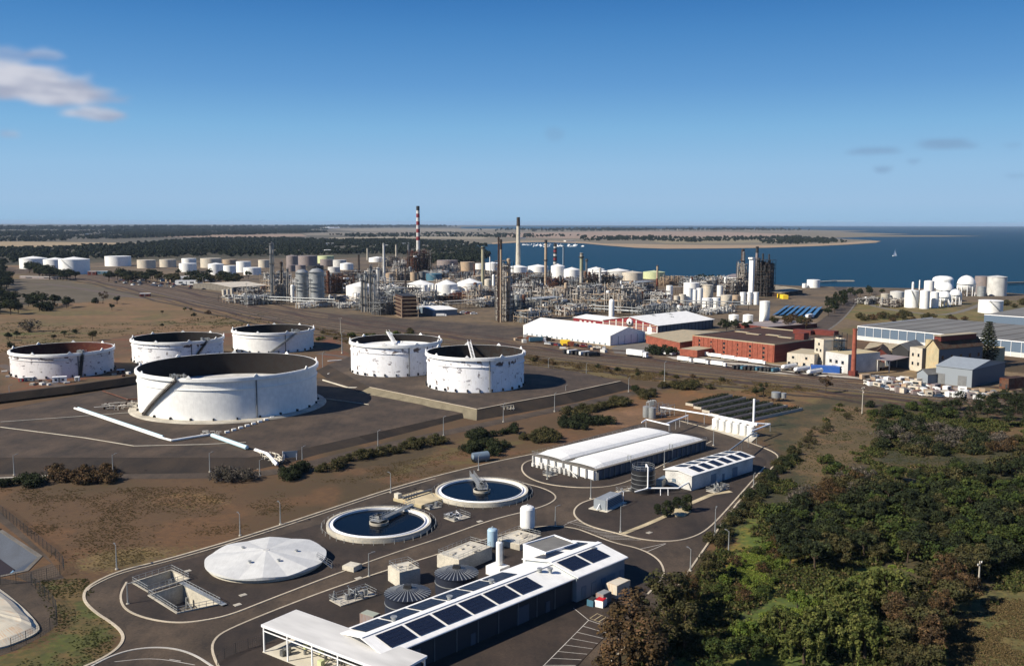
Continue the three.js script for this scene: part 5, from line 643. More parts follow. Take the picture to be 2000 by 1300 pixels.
// open top tank with a floating roof
const openTank = (name, label, [x, z, r, h], y, o) => {
  const t = thing(name, label, 'tank', [x, y, z], 0, 'open topped crude tanks'), front = Math.atan2(-z, -x), seg = 72;
  const wall = o.peel === undefined ? M.white : peelOn(o.peel, r, h, o.tint || '#ffffff');
  part('shell', geo().revolve(0, 0, 0, [[r, 0], [r, h]], seg), wall, t); part('inner_shell', geo().revolve(0, 0, 0, [[r - 0.12, h], [r - 0.12, o.level]], seg), o.inner || M.interior, t);
  part('wind_girder', geo().revolve(0, h, 0, [[r, -1.5], [r + 0.85, -1.3], [r + 0.85, -0.15], [r + 0.5, -0.15], [r + 0.5, 0.05], [r - 0.12, 0.05]], seg), M.white, t);
  part('stiffener', geo().revolve(0, h * 0.72, 0, [[r, 0], [r + 0.35, 0.05], [r + 0.35, 0.22], [r, 0.25]], seg), wall, t);
  part('floating_roof', geo().revolve(0, o.level, 0, [[r - 0.15, 0], [r * 0.86, 0.25], [r * 0.84, 0.02], [r * 0.45, 0.05], [r * 0.43, 0.4], [r * 0.28, 0.4], [r * 0.26, 0.08], [0, 0.1]], seg), o.deck || M.interior, t);
  if (o.pad) part('pad', geo().revolve(0, 0, 0, [[r + o.pad + 0.6, -0.02], [r + o.pad, 0.5], [r, 0.55]], seg), M.concrete, t);
  if (o.stair) { const g = geo(), n = 34; let prev; for (let k = 0; k <= n; k++) { const a = front + lerp(o.stair[0], o.stair[1], k / n), R = r + 0.75, p = [Math.cos(a) * R, 0.4 + (h - 1.2) * k / n, Math.sin(a) * R]; g.box(p[0], p[1], p[2], 1.3, 0.14, 1.5, -a); if (prev) { for (const q of [0.55, 1.1]) g.bar([prev[0] * 1.015, prev[1] + q, prev[2] * 1.015], [p[0] * 1.015, p[1] + q, p[2] * 1.015], 0.09, 4); g.bar(prev, p, 0.22, 4); } g.bar([p[0] * 1.015, p[1], p[2] * 1.015], [p[0] * 1.015, p[1] + 1.1, p[2] * 1.015], 0.07, 4); prev = p; } part('stair', g, o.stairMat || M.steelDark, t); const a = front + o.stair[1], g2 = geo(); for (let k = 0; k < 7; k++) g2.box(Math.cos(a) * (r + 0.2) + rr(-2.5, 2.5), h, Math.sin(a) * (r + 0.2) + rr(-1, 1), rr(0.4, 1), rr(0.6, 1.6), rr(0.4, 1)); railing(g2, [[Math.cos(a - 0.1) * r, Math.sin(a - 0.1) * r], [Math.cos(a + 0.1) * r, Math.sin(a + 0.1) * r]], h, 1.2, 1.2, 0.06); part('gauge_platform', g2, M.galv, t); }
  if (o.ladder !== undefined) { const a = front + o.ladder, g = geo(), p0 = [Math.cos(a) * r, h + 1.4, Math.sin(a) * r], p1 = [Math.cos(a + o.lean) * r * 0.25, o.level + 0.6, Math.sin(a + o.lean) * r * 0.25], nx = Math.sin(a), nz = -Math.cos(a); for (const s of [-0.7, 0.7]) { g.bar([p0[0] + nx * s, p0[1], p0[2] + nz * s], [p1[0] + nx * s, p1[1], p1[2] + nz * s], 0.16, 5); g.bar([p0[0] + nx * s, p0[1] + 1, p0[2] + nz * s], [p1[0] + nx * s, p1[1] + 1, p1[2] + nz * s], 0.08, 4); } for (let k = 0; k <= 20; k++) { const u = k / 20; g.box(lerp(p0[0], p1[0], u), lerp(p0[1], p1[1], u), lerp(p0[2], p1[2], u), 1.4, 0.1, 1.0, -a + Math.PI / 2); } part('rolling_ladder', g, M.whiteClean, t); }
  const v = 9; for (let k = 0; k < v; k++) { const a = k / v * 6.283 + 0.3, q = part('foam_pourer', pourGeo, M.white, t); q.position.set(Math.cos(a) * (r + 0.3), h + 0.05, Math.sin(a) * (r + 0.3)); q.rotation.y = -a; }
  const d = geo(); for (let k = 0; k < 26; k++) { const a = k / 26 * 6.283; d.box(Math.cos(a) * (r + 0.35), 0.3, Math.sin(a) * (r + 0.35), 0.9, 1.1, 0.5, -a); } part('nozzle', d, M.dark, t);
  part('riser_pipe', geo().bar([Math.cos(front - 0.28) * (r + 0.3), 0.3, Math.sin(front - 0.28) * (r + 0.3)], [Math.cos(front - 0.28) * (r + 0.3), h - 1, Math.sin(front - 0.28) * (r + 0.3)], 0.25, 6), M.grey, t);
  return t;
};
const pourGeo = geo().tri([0, 0, -1.1], [0, 0, 1.1], [0, 1.1, 0]).tri([0.4, 0, 1.1], [0.4, 0, -1.1], [0.4, 1.1, 0]).quad([0, 0, 1.1], [0.4, 0, 1.1], [0.4, 1.1, 0], [0, 1.1, 0]).quad([0.4, 0, -1.1], [0, 0, -1.1], [0, 1.1, 0], [0.4, 1.1, 0]).build();
openTank('crude_tank', 'huge white open topped tank, the largest, with a stair slanting up its side', [-115.1,-380.5,34.9,16.4], 1.2, { level: 7.2, pad: 3.2, stair: [1.09, 0.55], deck: M.offwhite });
openTank('crude_tank', 'open topped tank with a rusty orange inside and flaking grey sides', [-226.3,-472.1,23.7,11.9], 0, { level: 4, peel: 0, tint: '#e6e2e0', inner: std('#a85a38', 0.9, { map: T.rust }), deck: M.rustDark, stair: [-0.3, -0.36], stairMat: M.dark });
openTank('crude_tank', 'flaking white open topped tank between the rusty one and the far one', [-184.5,-518.6,23.9,12], 0, { level: 5, peel: 1, stair: [-0.25, -0.62] });
openTank('crude_tank', 'clean white open topped tank furthest back beside the railway land', [-142.9,-563,23.5,11.9], 0, { level: 5, stair: [0.1, -0.55], stairMat: M.galv });
openTank('crude_tank', 'peeling white tank whose pale floating roof sits just below the rim', [-57,-461,21.9,15], 3, { level: 11.6, peel: 2, deck: M.white, ladder: 2.95, lean: 0.1 });
openTank('crude_tank', 'peeling white open topped tank with a long white ladder slanting inside', [-16.3,-419.7,21.7,15], 3, { level: 5, peel: 1, ladder: 3.0, lean: 0.2, inner: std('#4b4a4a', 0.9, { map: T.rust }) });
// pipes and small fittings in the yard
const yardPipe = (pts, r, m, label, y = 1.7) => single('pipeline', geo().path(pts.map((p) => ground3(p, y)), r, 8), m, label, 'pipe');
yardPipe([[-173.2,-368.9],[-120.6,-318.2],[-114.9,-313.6],[-105,-323.1]], 0.42, M.white, 'white pipe bending round the largest tank'); yardPipe([[-172.3,-370],[-120.1,-319.7]], 0.34, M.paleBlue, 'thinner white pipe running beside the bent one'); yardPipe([[-103.3,-320.2],[-86.4,-302.4]], 0.75, M.paleBlue, 'thick pale blue pipe crossing the yard', 2); yardPipe([[-83.6,-302.1],[-78.2,-296.6],[-72.1,-283.7]], 0.6, M.whiteClean, 'white pipe dropping down the bank to the road', 1.3); yardPipe([[-184.7,-335.6],[-146.7,-318.8],[-125,-307],[-102.4,-309.5],[-89.6,-312.6]], 0.16, M.concrete, 'thin pale pipe along the yard floor', 1.35); yardPipe([[-189.4,-344.4],[-168.8,-353],[-149.2,-362]], 0.16, M.concrete, 'thin pale pipe from the bank to the largest tank', 1.35); yardPipe([[-119.3,-418.9],[-97.9,-406.3],[-77.4,-392.1],[-58.3,-379.9]], 0.18, M.concrete, 'thin pale pipe in the shadow of the largest tank', 1.35);
yardPipe([[-98.7,-502.2],[-83.8,-512.1],[-80.5,-475.6],[-90.3,-459.1]], 0.3, M.white, 'white pipes behind the largest tank', 1.2); yardPipe([[-88.7,-438.4],[-73.2,-417.8],[-63.6,-418]], 0.35, M.concreteLight, 'pale pipe along the terrace foot', 1.6); yardPipe([[-177.9,-405.9],[-158.8,-385.9],[-148.2,-391.8]], 0.3, M.rust, 'rusty pipe at the foot of the dark bank', 2);
{ const a = [-100.5,-327.8], b = [-79.9,-381.3]; for (let k = 0; k < 16; k++) { const t = k / 15; single('pipe_support', geo().box(lerp(a[0], b[0], t), 1.2, lerp(a[1], b[1], t), 1.5, 0.7, 0.9, 0.6), M.white, 'small white block in the curved row before the largest tank', 'block', 'row of small white blocks'); } }
{ const t = thing('valve_manifold', 'tangle of grey valves and pipes beside the largest tank', 'valves', ground3([-154.9,-373.8], 1.2), 0.4), g = geo(), q = geo(); seedState = 51; for (let k = 0; k < 34; k++) { const x = rr(-8, 8), z = rr(-6, 6), h = rr(0.5, 1.8); g.bar([x, 0, z], [x, h, z], 0.16, 5); if (rnd() < 0.6) g.bar([x, h, z], [x + rr(-5, 5), h, z], 0.2, 6); else g.bar([x, h, z], [x, h, z + rr(-3, 3)], 0.2, 6); if (rnd() < 0.4) q.box(x, 0, z, 0.8, rr(0.8, 1.6), 0.7); } part('pipework', g, M.pipe, t); part('valve', q, M.brown, t); }
{ const t = thing('valve_manifold', 'cluster of pipes where the thick pale blue pipe begins', 'valves', ground3([-104.8,-323.7], 1.2), 0.2), g = geo(); seedState = 52; for (let k = 0; k < 16; k++) { const x = rr(-3, 3), z = rr(-2, 2), h = rr(0.4, 1.5); g.bar([x, 0, z], [x, h, z], 0.14, 5); g.bar([x, h, z], [x + rr(-2, 2), h, z], 0.16, 5); } part('pipework', g, M.pipe, t); }
{ const t = thing('valve_manifold', 'tangle of pipes tumbling down the bank by the signboard', 'valves', ground3([-76.4,-293.2], 0.4), 2.2), g = geo(); seedState = 53; for (let k = 0; k < 26; k++) { const x = rr(-7, 7), z = rr(-2, 2), h = rr(0.3, 1.4) - x * 0.08 + 0.4; g.bar([x, 0, z], [x, h, z], 0.12, 5); g.bar([x, h, z], [x + rr(-3, 3), h, z], 0.16, 5); } g.bar([-8, 1.2, 0], [8, 0.3, 0], 0.3, 6); for (let k = 0; k < 5; k++) g.bar([-6 + k * 3, 0.6, -2], [-6 + k * 3, 0.6, 2], 0.2, 5); part('pipework', g, M.concreteLight, t); }
{ const t = thing('signboard', 'blue grey signboard on white posts beside the bank', 'sign', ground3([-70.2,-293.6]), 0.35); slab('board', M.blueGrey, t, 0, 2, 0, 4.4, 2.1, 0.15); for (const s of [-1.9, 1.9]) slab('post', M.whiteClean, t, s, 1.1, 0.1, 0.18, 2.2, 0.18); slab('edge', M.whiteClean, t, -2.3, 1.7, 0, 0.2, 2.9, 0.3); }
{ const t = thing('pipe_gantry', 'white pipe gantry of four posts beside the tank terrace road', 'gantry', ground3([-1.5,-370.3]), 0.55), g = geo(); for (const x of [-2.2, -0.8, 0.8, 2.2]) for (const z of [-0.7, 0.7]) g.bar([x, 0, z], [x, 2.8, z], 0.14, 5); g.bar([-8, 1.4, 0], [3, 1.4, 0], 0.3, 7); g.bar([-3, 2.8, -0.7], [3, 2.8, -0.7], 0.12, 5); part('frame', g, M.concreteLight, t); }
// vehicles and huts beside the rusty tank
const cabinBox = (p, w, d, h, rot, m, label, y = 0) => { const t = thing('site_cabin', label, 'cabin', ground3(p, y), rot); part('wall', geo().box(0, 0.2, 0, w, h, d), m, t); slab('roof', M.whiteClean, t, 0, h + 0.25, 0, w + 0.2, 0.14, d + 0.2); for (const x of [-w / 4, w / 4]) slab('window', M.glass, t, x, h * 0.6, d / 2 + 0.02, w * 0.18, h * 0.35, 0.06); slab('door', M.grey, t, 0, h * 0.45 + 0.2, d / 2 + 0.03, 0.9, h * 0.8, 0.06); return t; };
cabinBox([-212.4,-438.8], 6, 2.5, 2.6, 0.35, M.white, 'white site cabin in front of the rusty tank'); cabinBox([-206.2,-443.3], 2, 2, 1.8, 0.2, M.white, 'small white box beside the cabin at the rusty tank'); cabinBox([-228.6,-442.9], 4, 2, 1.8, 0.1, M.blueGrey, 'blue site box at the foot of the rusty tank'); cabinBox([-231.7,-441.4], 1.8, 1.8, 1.6, 0.1, M.redBright, 'red site box at the foot of the rusty tank'); cabinBox([-195.8,-468.1], 3.4, 2, 1.4, 0.3, M.orange, 'orange skip right of the rusty tank');
seedState = 60; for (let k = 0; k < 14; k++) { const p = k < 8 ? [[-221.2,-434.4], [-217.7,-433.1], [-214,-431.7], [-217.6,-441.6], [-221.7,-431.6], [-208.4,-437.5], [-209.9,-447.6], [-222.1,-440.1]][k] : [[-201.7,-468], [-196.4,-461.7], [-190,-457.1], [-190.7,-465], [-245.3,-454.7], [-255.2,-470.4]][k - 8]; single('rubble_heap', geo().box(p[0], 0, p[1], rr(1.5, 3), rr(0.5, 1.1), rr(1, 2), rr(0, 3)), pick([M.concrete, M.rust, M.offwhite]), k < 8 ? 'low heap of offcuts in front of the rusty tank' : 'low heap of offcuts beside the rusty tank', 'heap', k < 8 ? 'offcuts before the rusty tank' : 'offcuts beside the rusty tank'); }
// lamps along the yard
const tl = 'tall pale lamp post ';
lamp([-148.2,-275.1], 6.2, tl + 'on the road below the yard, by the picture edge', 1); lamp([-119.1,-276], 6.2, tl + 'on the road behind the brown hedge', 1); lamp([-91.2,-279.2], 6, tl + 'on the road below the thin pale pipe', 1); lamp([-74.9,-274.7], 5, tl + 'with a mast box near the signboard', 1); lamp([-65.6,-289.8], 5.4, tl + 'just past the signboard', 1); lamp([-44.5,-308.3], 6.4, tl + 'halfway along the bank road', 1); lamp([-24.2,-329.1], 6.8, tl + 'below the pale terrace slope', 1); lamp([-3.2,-352.7], 7.1, tl + 'beside the pipe gantry', 1); lamp([17.1,-372.6], 7.5, tl + 'below the end of the terrace', 1); lamp([23.3,-404], 5.4, tl + 'on the terrace corner', 1); lamp([-98,-541], 12.5, tl + 'between the clean far tank and the pale roofed tank', 1); lamp([-97,-479.7], 9, tl + 'behind the largest tank', 1); lamp([-214.6,-398.4], 5.7, tl + 'near the rusty tank', 1); lamp([-49.6,-442.7], 4.4, tl + 'between the two peeling tanks', 1, 3); lamp([-9.9,-404.7], 5.2, tl + 'in front of the tank with the long ladder', 1, 3); lamp([52.3,-418.2], 6.3, tl + 'beyond the terrace tip', 1); lamp([18.7,-479.9], 6.1, tl + 'past the tank with the long ladder', 1); lamp([36.6,-460.6], 6.4, tl + 'in the grass by the railway', 1); lamp([72.8,-446], 9.4, tl + 'in the railway grass opposite the trucks', 1);

// ---------- railway ----------
const railLine = curve([[-1112.5,-1584.7],[-713.7,-1467.6],[-526.2,-1247.4],[-280,-890.1],[-136,-694.8],[-46.3,-607.1],[15,-547.4],[81.7,-498.5],[147.4,-448.6],[215.5,-392.5],[266.7,-345.9]], 3);
[0, 5.5, 11, 18].forEach((off, k) => {
  const l = railLine.map((p, j) => { const a = railLine[Math.max(0, j - 1)], b = railLine[Math.min(railLine.length - 1, j + 1)], d = Math.hypot(b[0] - a[0], b[1] - a[1]); return [p[0] - (b[1] - a[1]) / d * off, p[1] + (b[0] - a[0]) / d * off]; });
  const t = thing('railway_track', ['railway track nearest the refinery', 'second railway track out from the refinery', 'third railway track out from the refinery', 'outermost railway track beside the grass'][k], 'railway track'); part('ballast', geo().rail(l, 0, 3.4, 0.25), std(k % 2 ? '#6f5d50' : '#7d6a5c', 1, { map: T.grain }), t);
  for (const s of [-0.75, 0.75]) part('rail', geo().rail(l.map((p, j) => { const a = l[Math.max(0, j - 1)], b = l[Math.min(l.length - 1, j + 1)], d = Math.hypot(b[0] - a[0], b[1] - a[1]); return [p[0] - (b[1] - a[1]) / d * s, p[1] + (b[0] - a[0]) / d * s]; }), 0.36, 0.12, 0.14), M.steelDark, t);
  const sl = geo(); for (const [x, z, r] of along(l, 1.6)) if (z > -900) sl.box(x, 0.25, z, 0.3, 0.12, 2.5, r); const q = part('sleepers', sl, M.concreteDark, t); q.userData.kind = 'stuff';
});
// worn strips of earth along the line
[[-9, 4, '#8d7765'], [-15, 5, '#6f5d50'], [-24, 3.5, '#a08d78'], [26, 6, '#75614f'], [34, 3, '#9c8a6c'], [-34, 6, '#81705f'], [42, 4, '#6c6048']].forEach(([off, w, hex], k) => struct('dirt_strip', geo().rail(railLine.map((p, j) => { const a = railLine[Math.max(0, j - 1)], b = railLine[Math.min(railLine.length - 1, j + 1)], d = Math.hypot(b[0] - a[0], b[1] - a[1]), q = off + 2.5 * Math.sin(j * 1.7 + k); return [p[0] - (b[1] - a[1]) / d * q, p[1] + (b[0] - a[0]) / d * q]; }), 0.03 + k * 0.004, w, 0.004), std(hex, 1, { map: T.rust }), 'worn strip of earth along the railway'));

// ---------- refinery ----------
const shellSmooth = (x, y, z, r, h, seg, r1 = r) => geo().revolve(x, y, z, [[r, 0], [r1, h], [r1 * 0.6, h + r1 * 0.35], [0, h + r1 * 0.45]], seg);
const tower = (label, [x, z, r, h], m, o = {}) => {
  const t = thing(o.name || 'process_column', label, 'column', [x, 0, z], o.turn || 0.8, o.group); part('shell', shellSmooth(0, 0, 0, r, h, 14), m, t);
  const n = o.platforms ?? Math.max(2, Math.round(h / 7)); for (let k = 1; k <= n; k++) { const y = h * k / n - 0.5; part('platform', geo().revolve(0, y, 0, [[r, 0], [r + 1.1, 0], [r + 1.1, 0.18], [r, 0.18]], 14, k * 1.3, k * 1.3 + 4.4).revolve(0, y + 1, 0, [[r + 1.05, 0], [r + 1.12, 0], [r + 1.12, 0.12], [r + 1.05, 0.12]], 14, k * 1.3, k * 1.3 + 4.4), o.deck || M.steelDark, t); }
  const g = geo(); g.path([[r + 0.4, 0.5, 0.2], [r + 0.4, h + 0.8, 0.2], [0, h + r * 0.4 + 1.1, 0]], 0.28, 6); g.bar([-r - 0.35, 0, 0.4], [-r - 0.35, h * 0.8, 0.4], 0.2, 5); g.bar([0.3, 0, r + 0.35], [0.3, h * 0.9, r + 0.35], 0.2, 5); part('pipework', g, o.pipe || M.pipe, t); return t;
};
const stack = (label, [x, z, r, h], m, o = {}) => { const t = thing('chimney_stack', label, 'chimney', [x, 0, z], 0, o.group); part('shaft', geo().revolve(0, 0, 0, [[r * (o.foot || 1.15), 0], [r, h * 0.96], [r, h], [r * 0.75, h], [r * 0.75, h - 1]], 16), m, t); for (const [a, b, mm] of o.bands || []) { const R = (q) => r * lerp(o.foot || 1.15, 1, q) + 0.06; part('band', geo().revolve(0, 0, 0, [[R(a), h * a], [R(b), h * b]], 16), mm, t); } part('rim', geo().revolve(0, h * 0.97, 0, [[r, 0], [r + 0.35, 0.1], [r + 0.35, 0.6], [r, 0.7]], 16), M.dark, t); const g = geo(); for (const s of [-0.25, 0.25]) g.bar([r * 1.15 + 0.3, 0, s], [r + 0.3, h, s], 0.07, 4); part('ladder', g, M.steelDark, t); if (o.platform) for (const q of o.platform) part('platform', geo().revolve(0, h * q, 0, [[r, 0], [r + 1.2, 0], [r + 1.2, 1], [r + 1.1, 1]], 14), M.steelDark, t); return t; };
const processUnit = (label, [x, z], w, d, h, seed, o = {}) => {
  seedState = seed * 7919; const t = thing(o.name || 'process_unit', label, 'process unit', [x, 0, z], o.rot ?? 0.785 + rr(-0.05, 0.05)), fm = o.frame || pick([M.steelDark, M.grey, M.tan]), pm = o.pipe || pick([M.pipe, M.pipe, M.galv, M.offwhite]), nx = Math.max(2, Math.round(w / 6)), nz = Math.max(2, Math.round(d / 6)), lv = Math.max(1, Math.round(h / 4.5)), f = geo(), X = (i) => -w / 2 + w * i / nx, Z = (j) => -d / 2 + d * j / nz;
  const top = []; for (let i = 0; i <= nx; i++) { top.push([]); for (let j = 0; j <= nz; j++) { const q = h * pick([1, 1, 0.75, 0.5, 0.66]); top[i].push(q); f.bar([X(i), 0, Z(j)], [X(i), q, Z(j)], 0.24, 4); } }
  for (let l = 1; l <= lv; l++) { const y = h * l / lv; for (let i = 0; i <= nx; i++) for (let j = 0; j <= nz; j++) { if (top[i][j] < y - 0.2) continue; if (i < nx && top[i + 1][j] >= y - 0.2) f.bar([X(i), y, Z(j)], [X(i + 1), y, Z(j)], 0.2, 4); if (j < nz && top[i][j + 1] >= y - 0.2) f.bar([X(i), y, Z(j)], [X(i), y, Z(j + 1)], 0.2, 4); if (i < nx && rnd() < 0.3) f.bar([X(i), y - h / lv, Z(j)], [X(i + 1), y, Z(j)], 0.12, 3); } }
  part('steel_frame', f, fm, t);
  for (let l = 1; l <= lv; l++) { const a = Math.floor(rr(0, nx)), b = Math.min(nx, a + 1 + Math.floor(rr(0, nx))), w2 = X(b) - X(a); slab('deck', rnd() < 0.5 ? M.concreteDark : fm, t, (X(a) + X(b)) / 2, h * l / lv + 0.15, rr(-d * 0.2, d * 0.2), w2, 0.2, d * rr(0.4, 0.9)); }
  const p = geo(), n = Math.round(w * d * 0.3 + h * 5); for (let k = 0; k < n; k++) { const a = [rr(-w / 2, w / 2), rr(0.6, h * 0.95), rr(-d / 2, d / 2)], q = rnd(), r = rr(0.16, 0.5); if (q < 0.4) p.bar(a, [Math.max(-w / 2, Math.min(w / 2, a[0] + rr(-12, 12))), a[1], a[2]], r, 5); else if (q < 0.65) p.bar(a, [a[0], a[1], Math.max(-d / 2, Math.min(d / 2, a[2] + rr(-9, 9)))], r, 5); else p.bar([a[0], 0.2, a[2]], [a[0], Math.min(h * 1.1, a[1] + rr(1, 5)), a[2]], r, 5); } part('pipework', p, pm, t);
  for (let k = 0, nv = o.vessels ?? 3 + Math.round(w * d / 180); k < nv; k++) { const a = [rr(-w / 2 + 2, w / 2 - 2), 0, rr(-d / 2 + 1.5, d / 2 - 1.5)], vm = o.vessel || pick([M.offwhite, M.steel, M.galv, M.tan, M.white, M.rust]); if (rnd() < 0.5) { const r = rr(0.8, 1.7), y = h * pick([0.05, 0.34, 0.67]) + r + 0.6, L = rr(3, 7); part('drum', geo().bar([a[0] - L / 2, y, a[2]], [a[0] + L / 2, y, a[2]], r, 12), vm, t); } else { const r = rr(0.8, 1.8), hh = h * rr(0.5, 1.25); part('vessel', shellSmooth(a[0], 0.5, a[2], r, hh, 12), vm, t); } }
  if (o.fins) for (let k = 0; k < o.fins; k++) slab('fin_fan', M.galv, t, X(0) + w * (k + 0.5) / o.fins, h + 0.9, 0, w / o.fins - 0.8, 0.9, d * 0.8);
  return t;
};
const pipeRack = (label, A, B, w, h, seed, m = M.pipe) => { seedState = seed * 31; const f = frameOf(A, B, [B[0] + (B[1] - A[1]) * 0.1, B[1] - (B[0] - A[0]) * 0.1]), cx = (A[0] + B[0]) / 2, cz = (A[1] + B[1]) / 2, L = f.w, t = thing('pipe_rack', label, 'pipe rack', [cx, 0, cz], f.rot), g = geo(), p = geo(); for (let x = -L / 2; x <= L / 2; x += 9) { for (const z of [-w / 2, w / 2]) g.bar([x, 0, z], [x, h, z], 0.22, 4); for (const y of [h, h * 0.65]) g.bar([x, y, -w / 2], [x, y, w / 2], 0.18, 4); } part('steel_frame', g, M.steelDark, t); for (let k = 0; k < 9; k++) { const z = lerp(-w / 2, w / 2, rnd()), y = (k % 2 ? h : h * 0.65) + 0.4; p.bar([-L / 2 + rr(0, L * 0.2), y, z], [L / 2 - rr(0, L * 0.2), y, z], rr(0.16, 0.4), 5); } part('pipes', p, m, t); return t; };

